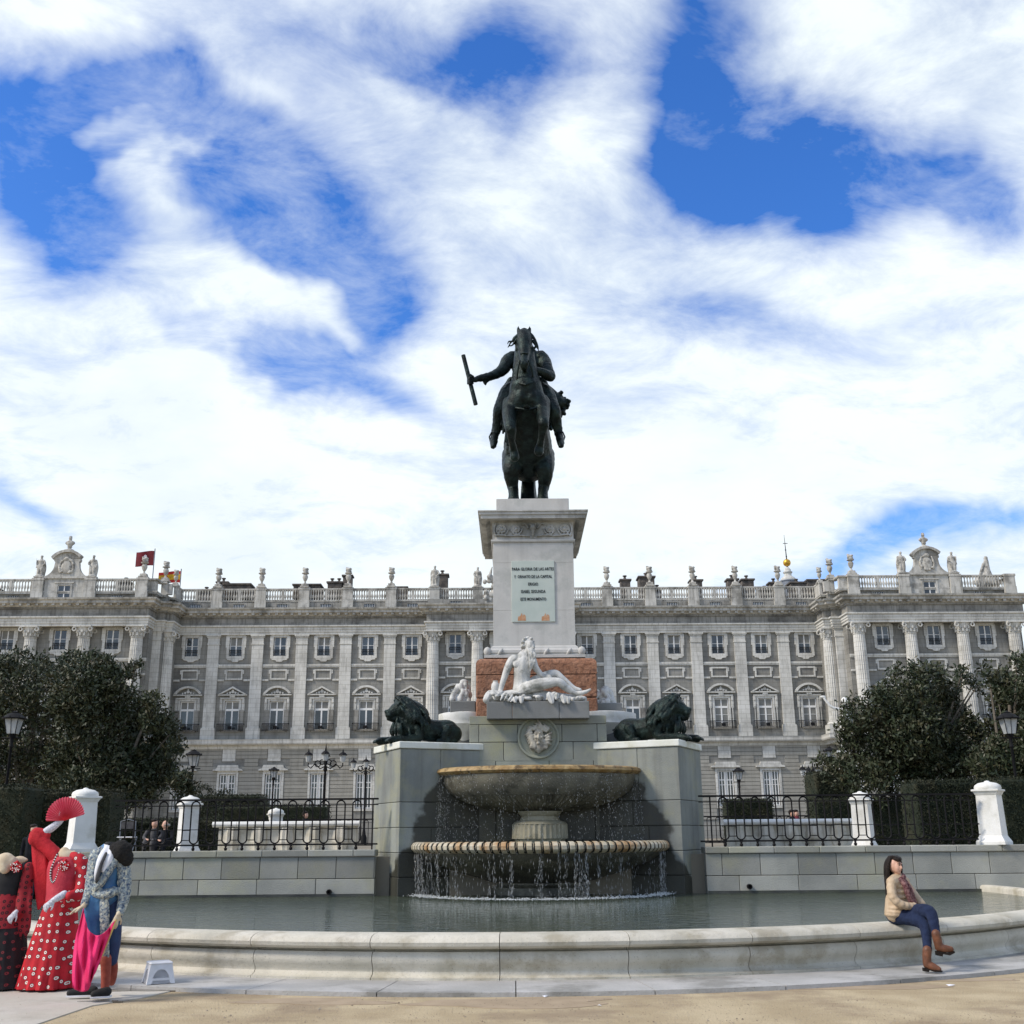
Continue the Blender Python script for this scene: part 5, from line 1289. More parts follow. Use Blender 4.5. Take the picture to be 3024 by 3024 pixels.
# ================================================================ bronze lions
def lion(origin, ang, mirror, label, roar):
    sy = -1 if mirror else 1; b = Body()
    def L(pts, **k): b.limb([(x, y * sy, z, r) for x, y, z, r in pts], **k)
    def E(c, r, **k): b.ell((c[0], c[1] * sy, c[2]), r, **k)
    L([(.16, 0, .24, .20), (.30, 0, .28, .255), (.62, 0, .29, .235), (.92, 0, .33, .25), (1.2, 0, .42, .27)], n=14)
    L([(.92, 0, .42, .22), (1.10, 0, .58, .30), (1.26, 0, .66, .29), (1.38, 0, .72, .24)], n=14)      # neck and mane mass
    E((1.24, 0, .38), (.24, .25, .34)); E((1.34, 0, .46), (.2, .2, .3))
    L([(1.42, .0, .72, .19), (1.54, .01, .69, .155), (1.62, .02, .645, .12), (1.675, .025, .62, .105)], n=12)       # skull, muzzle
    E((1.755, .03, .665), (.045, .06, .04)); E((1.68, .02, .525), (.07, .08, .06)); E((1.57, -.06, .77), (.06, .05, .045)); E((1.57, .08, .77), (.06, .05, .045)); E((1.52, .0, .755), (.1, .11, .06)); 
    for s in (-1, 1): E((1.565, s * .085, .70), (.03, .025, .025), n=8); E((1.69, s * .05 + .02, .585), (.075, .055, .055))
    L([(1.5, .0, .55, .09), (1.60, .015, .51 if not roar else .49, .07), (1.68, .02, .515 if not roar else .48, .05)], n=9)   # jaw
    for s in (-1, 1):
        E((.30, s * .2, .22), (.26, .12, .22)); L([(.42, s * .25, .3, .12), (.50, s * .27, .14, .09), (.36, s * .28, .06, .07), (.62, s * .28, .05, .065)], n=9)
        L([(1.08, s * .2, .32, .13), (1.06, s * .22, .14, .11), (1.25, s * .22, .105, .09), (1.52 + (.12 if s > 0 else 0), s * .19, .085, .075), (1.68 + (.16 if s > 0 else 0), s * .18, .06, .085)], n=10)
        px_ = 1.74 + (.16 if s > 0 else 0)
        for t in range(4): L([(px_ - .06, s * .18 + (t - 1.5) * .042, .07, .036), (px_ + .03, s * .18 + (t - 1.5) * .048, .06, .036), (px_ + .06, s * .18 + (t - 1.5) * .05, .035, .024)], n=7, sub=2)
    L([(.10, .1, .2, .05), (.02, .26, .08, .045), (.25, .38, .05, .04), (.5, .40, .05, .045)], n=7)      # tail
    rd = random.Random(12)
    for i in range(150):      # mane locks, curving back and down
        a = rd.uniform(-1.65, 1.65); t = rd.random()
        x = 1.55 - .58 * t; rad = .235 + .13 * math.sin(min(1, t * 1.6) * 1.9)
        cz = .70 - .24 * t
        y = rad * math.sin(a); z = cz + rad * math.cos(a) * (1 + .1 * (t < .3))
        ln = rd.uniform(.14, .26)
        L([(x, y * .95, z, .034), (x - ln * .45, y * 1.2, z - ln * (.25 + .5 * abs(math.sin(a))), .036), (x - ln * .62 + rd.uniform(-.05, .05), y * 1.1, z - ln * (.55 + .7 * abs(math.sin(a))), .012)], n=6, sub=3)
    for i in range(34):      # chest locks
        y = rd.uniform(-.2, .2); x = rd.uniform(1.25, 1.56); z = rd.uniform(.36, .58)
        L([(x, y, z, .035), (x + .02, y * 1.2, z - .12, .036), (x - .02, y * 1.1, z - .24, .012)], n=6, sub=3)
    for i in range(16):      # crest curls over the brow
        y = rd.uniform(-.13, .13); L([(1.40, y, .88, .036), (1.48, y * 1.2, .95 - abs(y) * .5, .038), (1.55, y * 1.35, .87 - abs(y) * .6, .018)], n=6, sub=3)
    o = empty('lion_statue', origin, ang); tag(o, label, 'lion statue')
    b.build('body', M['lion_bronze'], o, voxel=.0145, smooth=1, disp=.006, dsize=.05); o.scale = (1.02, 1.02, 1.08)
    return o
q = c1 + dL * 1.70 + qL * .72; lion((q.x, q.y, 3.62), R(180 + 25), True, 'bronze lying lion on the left pier, facing left with its mouth closed', False)
q = c2 + dR * 1.70 + qR * .72; lion((q.x, q.y, 3.62), R(-25), False, 'bronze lying lion on the right pier, facing right with its jaw open', True)

# ================================================================ reclining river figure in white marble
RG = tag(empty('reclining_statue', (X0, 25.5, zpt)), 'white marble statue of a reclining bearded man leaning on a jar above the fountain', 'statue'); o0 = Vector(RG.location)
b = Body(); YS = 25.42
LL(b, [A(1543, 2033, YS, .23), A(1541, 2008, YS, .19), A(1542, 1980, YS - .02, .20), A(1545, 1955, YS - .02, .205), A(1546, 1940, YS, .15)], n=12, flat=.8, side=(0, 1, 0))
b.ell(loc(A(1529, 1962, YS - .12)), (.115, .055, .085)); b.ell(loc(A(1557, 1961, YS - .12)), (.115, .055, .085))
LL(b, [A(1551, 1940, YS, .10), A(1560, 1920, YS - .02, .085)], n=10)
b.ell(loc(A(1566, 1908, YS - .03)), (.115, .125, .145)); b.ell(loc(A(1573, 1910, YS - .1)), (.06, .05, .07)); b.ell(loc(A(1575, 1913, YS - .14)), (.018, .03, .025), n=8)
LL(b, [A(1513, 1952, YS, .12), A(1503, 1966, YS - .02, .098), A(1494, 1988, YS - .02, .082), A(1487, 2008, YS - .03, .07), A(1480, 2030, YS - .05, .062), A(1477, 2044, YS - .08, .055)], n=10)
LL(b, [A(1520, 1948, YS, .13), A(1513, 1952, YS, .12)], n=10)
for i in range(4): LL(b, [A(1474 + i * 3, 2042, YS - .12, .02), A(1470 + i * 3.4, 2050, YS - .15, .018), A(1466 + i * 3.8, 2055, YS - .14, .012)], n=6)
LL(b, [A(1572, 1952, YS + .08, .11), A(1580, 1970, YS + .06, .085), A(1592, 1985, YS + .02, .068), A(1604, 1996, YS - .02, .055), A(1618, 1998, YS - .05, .045)], n=10)
for i in range(4): LL(b, [A(1614, 1993 + i * 3, YS - .08, .018), A(1624, 1994 + i * 3.4, YS - .12, .016), A(1629, 1999 + i * 3, YS - .12, .012)], n=6)
# near leg
LL(b, [A(1546, 2038, YS - .1, .155), A(1575, 2026, YS - .18, .15), A(1610, 2018, YS - .22, .135), A(1642, 2014, YS - .24, .105), A(1655, 2017, YS - .24, .098), A(1670, 2030, YS - .2, .09), A(1690, 2042, YS - .18, .07), A(1702, 2048, YS - .18, .055)], n=12)
LL(b, [A(1702, 2048, YS - .18, .055), A(1716, 2047, YS - .2, .055), A(1732, 2042, YS - .2, .042), A(1743, 2036, YS - .2, .025)], n=9)
# far leg, knee raised
LL(b, [A(1552, 2030, YS + .12, .14), A(1590, 2008, YS + .12, .13), A(1622, 1994, YS + .1, .115), A(1641, 1990, YS + .1, .095), A(1656, 2002, YS + .08, .09), A(1675, 2018, YS + .06, .08), A(1694, 2032, YS + .04, .06), A(1712, 2038, YS + .02, .05)], n=12)
b.build('body', M['statue_marble'], RG, voxel=.0135, smooth=2)
b = Body(); rd = random.Random(2)
for i in range(46):      # hair
    a = rd.uniform(-.4, 3.9); rr_ = .145; c = A(1562, 1903, YS)
    x, z = c[0] + rr_ * math.cos(a) * .95, c[2] + rr_ * math.sin(a); y = YS + rd.uniform(-.09, .1)
    if (a < .9 or a > 3.7) and y < YS + .03: continue
    b.limb([loc((x, y, z, .024)), loc((x - .02, y, z + .02, .028)), loc((x - .05, y + .01, z - .03, .014))], n=6, sub=2)
b.ell(loc(A(1560, 1903, YS + .02)), (.13, .135, .145))
b.build('hair', M['statue_marble'], RG, voxel=.0125, smooth=0)
b = Body()
LL(b, [A(1570, 1918, YS - .10, .07), A(1571, 1932, YS - .14, .075), A(1572, 1950, YS - .18, .06), A(1569, 1968, YS - .18, .04), A(1566, 1982, YS - .15, .015)], n=8)
LL(b, [A(1558, 1914, YS - .1, .035), A(1566, 1926, YS - .15, .05)], n=8)
for i in range(26):
    du = rd.uniform(-9, 9); v = rd.uniform(1924, 1950); LL(b, [A(1571 + du, v, YS - .19, .020), A(1573 + du, v + 10, YS - .22, .022), A(1569 + du * .5, v + 24, YS - .20, .010)], n=6, sub=2)
b.build('beard', M['statue_marble'], RG, voxel=.0115, smooth=0)
b = Body()      # rocky ground with drapery and leaves
LL(b, [A(1445, 2064, YS, .14), A(1490, 2060, YS, .16), A(1560, 2056, YS, .18), A(1640, 2062, YS, .14), A(1722, 2066, YS, .09)], n=10)
LL(b, [A(1437, 2066, YS - .15, .09), A(1448, 2050, YS - .05, .1), A(1470, 2052, YS - .1, .1)], n=8)
for i in range(60):
    u = rd.uniform(1440, 1725); top = 2048 if u < 1650 else 2060
    v = rd.uniform(top, 2070); c = loc(A(u, v, YS - rd.uniform(.1, .34))); b.ell(c, (rd.uniform(.04, .10), .07, rd.uniform(.025, .06)), n=7)
for u0, v0, u1, v1 in [(1500, 2052, 1488, 2070), (1512, 2055, 1500, 2072), (1525, 2058, 1508, 2073), (1535, 2058, 1518, 2072), (1485, 2055, 1478, 2069)]:
    LL(b, [A(u0, v0, YS - .34, .03), A((u0 + u1) / 2, (v0 + v1) / 2, YS - .4, .028), A(u1, v1, YS - .42, .015)], n=6)
b.build('rocky_ground', M['statue_marble'], RG, voxel=.016, smooth=1, disp=.012, dsize=.05)
s = MB(); jr = loc(A(1463, 2030, YS)); s.lathe([(.05, -.16), (.085, -.1), (.10, 0), (.085, .08), (.055, .12), (.062, .15), (.04, .155)], 16, jr); s.build('jar', M['statue_marble'], RG, smooth=True)
lf = MB()
def big_leaf(cu, cv, w, h, Yl):
    c = loc(A(cu, cv, Yl)); n_ = 14
    for k_ in range(n_): pass
    ptsL = []
    for i in range(n_):
        a = math.pi * 2 * i / n_; r = 1 - .18 * abs(math.sin(a * 1.5)) * (i % 2); ptsL.append((c[0] + w * .5 * r * math.sin(a), c[2] - h * .5 * r * math.cos(a)))
    lf.prism(ptsL, c[1] - .025, c[1] + .02)
    lf.tube([(c[0], c[1] - .03, c[2] + h * .45), (c[0], c[1] - .03, c[2] - h * .45)], .012, 5)
for u, v, w, h in [(1626, 2057, .16, .26), (1664, 2060, .13, .2), (1677, 2063, .11, .17), (1644, 2052, .10, .16), (1540, 2062, .11, .17), (1520, 2063, .09, .14)]:
    b = Body(); c = Vector(loc(A(u, v + 4, 25.0))); h *= 1.25
    rt = Matrix.Rotation(R((u * 37) % 40 - 20), 3, 'Y') @ Matrix.Rotation(R(-14), 3, 'X')
    b.ell(c, (w * .5, .022, h * .48), rt); b.ell(c + Vector((-w * .3, .01, h * .12)), (w * .3, .02, h * .25), rt); b.ell(c + Vector((w * .3, .01, h * .12)), (w * .3, .02, h * .25), rt); b.ell(c + Vector((0, -.02, 0)), (.012, .016, h * .45), rt)
    b.build('leaf', M['statue_marble'], RG, voxel=.011, smooth=1)
# cherub like marble figures on the far side of the base
def side_figure(u, v0, v1, Y, label, seed, w):
    p = at(u, v1, Y); o = tag(empty('marble_figure', p), label, 'statue'); H_ = at(u, v0, Y).z - p.z; rd = random.Random(seed); b = Body()
    b.limb([(0, 0, H_ * .1, w * .9), (0, 0, H_ * .4, w * .62), (.02, 0, H_ * .7, w * .5), (.03, 0, H_ * .85, w * .42)], n=10); b.ell((.03, -.02, H_ * .9), (w * .48, w * .48, H_ * .13))
    for i in range(40):
        a = rd.uniform(0, 6.3); z = rd.uniform(0, H_ * .75); r = w * (1 - .5 * z / H_); b.ell((r * math.cos(a), r * math.sin(a), z), (.06, .06, .09), n=6)
    b.limb([(-w * .5, -.1, H_ * .62, .07), (-w, -.2, H_ * .35, .06), (-w * 1.1, -.25, H_ * .12, .07)], n=8)
    b.build('figure', M['statue_marble'], o, voxel=.02, smooth=1); MB().cbox(-w * 1.3, w * 1.5, -.35, .5, -.26, .02, .02).build('base', M['granite_cut'], o)
side_figure(1366, 2008, 2077, 26.8, 'seated white marble figure on the left side of the red granite base', 3, .22)
side_figure(1785, 2030, 2083, 26.8, 'curly maned white marble carving behind the right edge of the red base', 5, .26)
# ================================================================ trees, hedges, lamps, benches behind the wall
def leaves(name, centers, n_total, size, m, parent=None, density_shell=.35, droop=.2):
    "centers: array rows x,y,z,rx,ry,rz ; returns one mesh of small folded leaves"
    C_ = np.array(centers, float); wgt = (C_[:, 3] * C_[:, 5]); wgt /= wgt.sum()
    idx = rng.choice(len(C_), n_total, p=wgt)
    d = rng.normal(size=(n_total, 3)); d /= np.linalg.norm(d, axis=1)[:, None]
    rad = density_shell + (1.02 - density_shell) * rng.random(n_total) ** .6
    rad *= 1 + .22 * np.sin(d[:, 0] * 7 + idx) * np.sin(d[:, 2] * 6 + idx * 2)
    P = C_[idx, :3] + d * C_[idx, 3:6] * rad[:, None]
    # leaves sit in sprays: snap to shoot positions
    k = rng.integers(0, n_total, n_total // 7); shoot = P[k]; which = rng.integers(0, len(shoot), n_total)
    P = np.where((rng.random(n_total) < .8)[:, None], shoot[which] + rng.normal(size=(n_total, 3)) * size * .55, P)
    ax = rng.normal(size=(n_total, 3)) + np.array([0, 0, .5]); ax /= np.linalg.norm(ax, axis=1)[:, None]
    sd = np.cross(ax, rng.normal(size=(n_total, 3))); sd /= np.linalg.norm(sd, axis=1)[:, None]
    nr = np.cross(ax, sd)
    s = (size * (.65 + .7 * rng.random(n_total)))[:, None]
    a = P; b_ = P + ax * s * .5 + sd * s * .2 + nr * s * .06; c = P + ax * s; e = P + ax * s * .5 - sd * s * .2 + nr * s * .06
    V = np.stack([a, b_, c, e], 1).reshape(-1, 3); F = np.arange(n_total * 4).reshape(-1, 4)
    return np_mesh(name, V, F, m)
def tree(blobs, Y, n, base_u, label, limbs, size=.17, spread=1.0):
    cs_ = []
    rd = random.Random(int(base_u) + 5)
    for u, v, r in blobs:
        p = at(u, v, Y + rd.uniform(-1.2, 1.2) * spread); rr_ = r / 3250 * (Y * .97)
        cs_.append((p.x, p.y, p.z, rr_, max(rr_, .5) * 1.0, rr_))
        for q in range(5):      # lobes around each mass give an uneven outline
            a = rd.uniform(0, 6.3); f_ = rd.uniform(.12, .34); cs_.append((p.x + rr_ * (1.18 - f_) * math.cos(a), p.y + rd.uniform(-.5, .5) * rr_, p.z + rr_ * (1.18 - f_) * math.sin(a), rr_ * f_, rr_ * f_, rr_ * f_))
    bp = at(base_u, 2400, Y); o = tag(empty('magnolia_tree', (bp.x, Y, 0)), label, 'tree', 'magnolia trees behind the terrace')
    me = leaves('crown', cs_, n, size, M['leaf']); me.transform(Matrix.Translation((-bp.x, -Y, 0))); me.update(); add('crown', me, o)
    top = max(c[2] for c in cs_)
    mb = MB(); mb.tube([(0, 0, 0), (.05, 0, 1.5), (-.08, .1, 3.0), (.05, 0, top * .75)], [.24, .19, .14, .06], 9); mb.build('trunk', M['bark'], o, smooth=True)
    for (u, v) in limbs:
        t = at(u, v, Y) - Vector(o.location); st = (0, .05, 1.8 + rd.uniform(0, 1.5))
        mb = MB(); mid = [(st[i] + t[i]) / 2 + rd.uniform(-.2, .2) for i in range(3)]; mb.tube([st, mid, tuple(t)], [.10, .06, .02], 6); mb.build('limb', M['bark'], o, smooth=True)
    return o
tree([(30, 2050, 105), (-70, 2060, 120), (150, 2040, 95), (60, 1965, 45), (120, 2180, 130), (-40, 2210, 120), (60, 2290, 95), (10, 1950, 25), (130, 1962, 32), (170, 2270, 90)], 42, 26000, 60,
     'dark magnolia tree at far left with lamp in front of it', [(30, 2000), (150, 2030), (-60, 2100), (120, 1990)])
tree([(255, 2040, 95), (322, 2014, 42), (275, 1945, 20), (215, 1945, 26), (403, 1968, 18), (385, 1990, 16), (300, 1965, 22), (372, 2045, 28), (335, 1975, 10), (280, 2160, 120), (395, 2110, 62), (430, 2190, 70), (455, 2075, 26), (495, 2165, 34), (460, 2125, 40), (350, 2270, 90), (470, 2265, 58), (200, 2290, 80), (520, 2205, 22), (535, 2300, 30), (548, 2325, 30), (250, 2330, 70), (410, 2330, 60)], 39, 36000, 300,
     'broad dark magnolia tree left of the palace centre, behind the left railing', [(340, 1985), (400, 1972), (450, 2080), (270, 1950), (500, 2170), (200, 2060)])
tree([(2734, 2002, 50), (2700, 1975, 22), (2641, 1978, 11), (2655, 1990, 11), (2770, 1985, 20), (2664, 2070, 85), (2600, 2062, 35), (2542, 2111, 55), (2507, 2150, 42), (2760, 2070, 60), (2800, 2040, 30), (2840, 1990, 20), (2838, 2020, 18), (2870, 2010, 20), (2895, 2030, 18), (2780, 2140, 90), (2680, 2160, 105), (2590, 2200, 100), (2734, 2215, 110), (2850, 2215, 85), (2664, 2285, 85), (2520, 2245, 55), (2440, 2255, 26), (2470, 2285, 35), (2800, 2290, 80), (2560, 2300, 70), (2880, 2165, 30)], 41, 37000, 2700,
     'magnolia tree in front of the right pavilion with sparse branching top', [(2840, 1990), (2640, 1980), (2540, 2110), (2890, 2020), (2760, 1990), (2870, 2030), (2480, 2180)])
tree([(2925, 1998, 22), (2905, 1975, 12), (2985, 2030, 55), (3003, 1948, 16), (3030, 1960, 26), (3070, 2060, 95), (2958, 2080, 40), (3010, 2120, 60), (2985, 2180, 70), (3080, 2200, 110), (2960, 2250, 60), (3040, 2290, 90), (3100, 1980, 60), (2920, 2270, 50)], 38, 24000, 3020,
     'magnolia tree at the right edge behind the big street lamp', [(2920, 1995), (3003, 1950), (2950, 2080), (3060, 2050)])
def hedge(u0, u1, vt, Y, zb, dy, label, n):
    a = at(u0, vt, Y); b_ = at(u1, vt, Y); o = tag(empty('hedge', ((a.x + b_.x) / 2, Y, zb)), label, 'hedge')
    w = (b_.x - a.x) / 2; h = a.z - zb
    s = MB().cbox(-w + .05, w - .05, .05, dy - .05, 0, h - .05, .06); s.build('core', M['hedge'], o)
    P = rng.random((n, 3)); f_ = rng.random(n)
    X = np.where(f_ < .12, np.where(rng.random(n) < .5, -w, w), (P[:, 0] * 2 - 1) * w); Yy = np.where(f_ > .75, P[:, 1] * dy, np.where(f_ < .12, P[:, 1] * dy, 0)); Z = np.where(f_ > .75, h, P[:, 2] * h)
    P = np.stack([X, Yy, Z], 1) + rng.normal(size=(n, 3)) * .028
    ax = rng.normal(size=(n, 3)); ax /= np.linalg.norm(ax, axis=1)[:, None]; sd = np.cross(ax, rng.normal(size=(n, 3))); sd /= np.linalg.norm(sd, axis=1)[:, None]; s_ = .075
    V = np.stack([P - ax * s_ * .5, P + sd * s_ * .25, P + ax * s_ * .5, P - sd * s_ * .25], 1).reshape(-1, 3)
    add('foliage', np_mesh('foliage', V, np.arange(n * 4).reshape(-1, 4), M['hedge']), o)
hedge(-420, 76, 2322, 31, 0, 1.5, 'tall clipped dark hedge at the far left edge', 9000)
hedge(82, 330, 2334, 33, 0, 1.5, 'clipped dark hedge behind the large left stone post', 8000)
hedge(330, 640, 2420, 36, 1.2, 1.5, 'low clipped hedge behind the left railing', 5000)
hedge(560, 770, 2348, 52, 1.2, 2.0, 'clipped hedge in front of the palace windows, left of the distant lamp', 5000)
hedge(2405, 2532, 2278, 46, 1.2, 2.0, 'square clipped hedge block left of the right magnolia trees', 6000)
hedge(2700, 2905, 2306, 34, 1.2, 1.6, 'clipped hedge behind the right railing', 7000)
hedge(2950, 3400, 2296, 33, 1.2, 1.6, 'clipped hedge at the right edge behind the big stone post', 7000)
hedge(640, 965, 2380, 48, 1.2, 1.2, 'long low hedge behind the left white stone bench', 5000)
hedge(2143, 2285, 2362, 48, 1.2, 1.2, 'short low hedge right of the fountain, behind the white bench', 4000)
hedge(2405, 2700, 2360, 40, 1.2, 1.2, 'low hedge behind the small right white post', 5000)
# ball shaped shrub left
p = at(620, 2330, 50); o = tag(empty('round_shrub', (p.x, 50, 1.2)), 'dark rounded shrub beside the left magnolia tree', 'shrub')
add('foliage', leaves('foliage', [(0, 0, 1.3, 1.25, 1.0, 1.3), (.5, 0, .9, 1, .9, .9)], 5000, .11, M['hedge'], density_shell=.8), o)
# street lamps
def lamp(u, v_top, v_gl, Y, zb, label):
    "v_top finial top, v_gl lower edge of the glass"
    zt_ = at(u, v_top, Y).z; zg = at(u, v_gl, Y).z; p = at(u, v_gl, Y); H = zt_ - zg
    o = tag(empty('street_lamp', (p.x, Y, zb)), label, 'street lamp', 'single lantern street lamps in the garden')
    g0 = zg - zb; gh = H * .62; w0, w1 = H * .20, H * .31
    MB().lathe([(.14, 0), (.14, .3), (.10, .4), (.12, .55), (.06, .7), (.05, 1.2), (.07, 1.25), (.045, 1.35), (.04, g0 - .42), (.07, g0 - .38), (.045, g0 - .3), (.06, g0 - .12), (.10, g0 - .06), (w0 * .8, g0)], 10).build('pole', M['iron_far'], o, smooth=True)
    MB().tube([(-H * .45, 0, g0 - .12), (H * .45, 0, g0 - .12)], .022, 6).build('crossbar', M['iron_far'], o)
    MB().lathe([(w0 * 1.32, g0), (w1 * 1.32, g0 + gh)], 4, a0=45, a1=405).build('glass', M['lamp_glass'], o)
    s = MB()
    for a in range(45, 405, 90): s.tube([(w0 * 1.35 * math.cos(R(a)), w0 * 1.35 * math.sin(R(a)), g0), (w1 * 1.35 * math.cos(R(a)), w1 * 1.35 * math.sin(R(a)), g0 + gh)], .012, 5)
    s.tube([(w0 * .0, -w0 * .97, g0), (0, -w1 * .97, g0 + gh)], .009, 4)
    s.build('frame', M['iron_far'], o)
    s = MB(); s.lathe([(w1 * 1.6, g0 + gh), (w1 * 1.65, g0 + gh + .03), (w1 * 1.35, g0 + gh + H * .10), (w1 * .9, g0 + gh + H * .22), (w1 * .45, g0 + gh + H * .27), (w1 * .5, g0 + gh + H * .30), (.03, g0 + gh + H * .34), (.015, g0 + H)], 12)
    for a in range(0, 360, 45): s.lathe([(.03, 0), (.012, .07)], 5, (w1 * 1.5 * math.cos(R(a)), w1 * 1.5 * math.sin(R(a)), g0 + gh + .02))
    s.build('crown', M['iron_far'], o, smooth=True)
    return o
lamp(37, 2098, 2167, 34, 0, 'big black street lamp in front of the far left magnolia tree')
lamp(2982, 2098, 2167, 34, 1.2, 'big black street lamp at the right edge in front of magnolia leaves')
lamp(570, 2212, 2262, 50, 1.2, 'black street lamp at the right edge of the left magnolia tree')
lamp(2452, 2204, 2244, 52, 1.2, 'black street lamp above the square hedge, left of the right trees')
lamp(808, 2264, 2296, 58, 1.2, 'distant black street lamp before a palace ground window, left of the fountain')
lamp(2182, 2265, 2302, 58, 1.2, 'distant black street lamp right of the fountain, beside a palace ground window')
def candelabra(u, v_top, v_arm, v_l, half, Y, label):
    p = at(u, v_arm, Y); o = tag(empty('candelabra_lamp', (p.x, Y, 1.2)), label, 'street lamp'); za = p.z - 1.2; zt_ = at(u, v_top, Y).z - 1.2; zl_ = at(u, v_l, Y).z - 1.2
    w = half / 3250 * Y * .98
    MB().lathe([(.2, 0), (.2, .4), (.12, .6), (.07, 1.0), (.06, za - .3), (.12, za - .2), (.06, za), (.13, za + .3), (.05, za + .5), (.03, zt_ - .2), (.01, zt_)], 10).build('pole', M['iron_far'], o, smooth=True)
    for k_ in range(4):
        a = R(8 + 90 * k_); d = Vector((math.cos(a), math.sin(a), 0)); s = MB()
        P_ = lambda r, z: tuple(d * r + Vector((0, 0, z)))
        s.tube([P_(0, za), P_(w * .3, za - .15), P_(w * .6, za + .12), P_(w * .85, za - .12), P_(w, za), P_(w, zl_ - .05)], .035, 6)
        s.tube([P_(w * .45 + .16 * math.cos(t), za + .12 + .16 * math.sin(t)) for t in np.linspace(0, 6.0, 10)], .03, 5); s.tube([P_(w * .2 + .13 * math.cos(t), za + .2 + .13 * math.sin(t)) for t in np.linspace(0, 6.0, 10)], .03, 5)
        arm = s.build('arm', M['iron_far'], o)
        c = P_(w, zl_); g_ = MB(); g_.lathe([(.11, 0), (.18, .34)], 6, c); g_.build('glass', M['lamp_glass'], arm)
        g_ = MB(); g_.lathe([(.24, .34), (.16, .46), (.05, .52), (.02, .66)], 8, c); g_.build('crown', M['iron_far'], arm)
    return o
candelabra(961, 2196, 2262, 2250, 50, 60, 'black candelabra lamp with four lanterns left of the fountain')
candelabra(1080, 2230, 2275, 2268, 36, 74, 'smaller candelabra lamp partly hidden by the left pier')
candelabra(2402, 2245, 2290, 2290, 32, 72, 'candelabra lamp half hidden by the square hedge on the right')
# white stone benches
def bench(u0, u1, v_top, v_bot, Y, label):
    a = at(u0, v_top, Y); b_ = at(u1, v_top, Y); zb = 1.2; x0, x1 = a.x, b_.x; zt_ = a.z
    o = tag(empty('stone_bench', ((x0 + x1) / 2, Y, zb)), label, 'stone bench'); w = (x1 - x0) / 2; h = zt_ - zb
    n_ = 6
    for i in range(n_):
        s = MB(); xa, xb = -w + 2 * w * i / n_, -w + 2 * w * (i + 1) / n_
        s.prism([(0, h - .14), (-.05, h - .11), (-.07, h - .07), (-.05, h - .02), (0, h), (.5, h), (.5, h - .14)], xa + .004, xb - .004, 'x'); s.build('top_slab', M['white_stone'], o)
    MB().box(-w + .15, w - .1, .1, .45, .1, h - .14).build('back_panel', M['limestone'], o)
    for x in np.linspace(-w + .5, w - .5, 5):
        s = MB(); s.lathe([(.20, .1), (.22, .2), (.26, .3), (.22, h - .16)], 20, (x, .16, 0), flute=.12); s.build('support', M['limestone'], o)
    MB().cbox(-w - .1, w + .1, -.2, .6, .0, .1, .01).build('base_step', M['white_stone'], o)
bench(628, 1062, 2427, 2490, 30, 'long white stone bench behind the left railing')
bench(2135, 2532, 2420, 2488, 30, 'long white stone bench behind the right railing')
# second garden railing further back
for (xa, xb, lab) in ((-13.0, -4.0, 'distant dark garden railing left of the fountain'), (7.0, 12.6, 'distant dark garden railing right of the fountain')):
    o = tag(empty('garden_railing', (xa, 44, 1.2)), lab, 'railing'); MB().box(0, xb - xa, -.02, .02, 1.05, 1.10).build('top_rail', M['iron_far'], o); MB().box(0, xb - xa, -.02, .02, .1, .13).build('bottom_rail', M['iron_far'], o)
    r_ = .085; pts = [(r_ * math.cos(R(t)), 0, .96 + r_ * math.sin(R(t))) for t in range(0, 181, 30)] + [(r_ * math.cos(R(t)), 0, .22 + r_ * math.sin(R(t))) for t in range(180, 361, 30)]
    bar = MB().tube(pts, .016, 5, True).mesh('oval_loop', M['iron_far']); MB().box(0, xb - xa, -.01, .01, .95, .965).build('cross_bar', M['iron_far'], o)
    for i in range(int((xb - xa) / .34)): add('oval_loop', bar, o, (.15 + i * .34, 0, 0))
# white statue with raised arm in the garden
p = at(2497, 2165, 62); o = tag(empty('garden_statue', (p.x, 62, 1.2)), 'small white garden statue with raised arm above the right tree, before the palace corner', 'statue')
s = at(2497, 2165, 62).z - 1.2; MB().cbox(-.7, .7, -.7, .7, 0, s - 1.2, .03).cbox(-.85, .85, -.85, .85, s - 1.2, s - 1.0, .03).build('pedestal', M['white_stone'], o)
b = Body(); b.limb([(-.1, 0, s - 1.0, .22), (0, 0, s, .28), (.05, 0, s + .8, .3), (.05, 0, s + 1.3, .24)]); b.ell((.1, 0, s + 1.75), (.19, .2, .24)); b.limb([(-.2, 0, s + 1.3, .1), (-.7, -.1, s + 1.45, .08), (-1.05, -.1, s + 1.9, .07)]); b.limb([(.3, 0, s + 1.2, .1), (.5, 0, s + .7, .09), (.3, -.2, s + .4, .08)])
b.ell((-1.1, -.1, s + 2.0), (.2, .06, .08)); b.build('figure', M['white_stone'], o, voxel=.05, smooth=1)
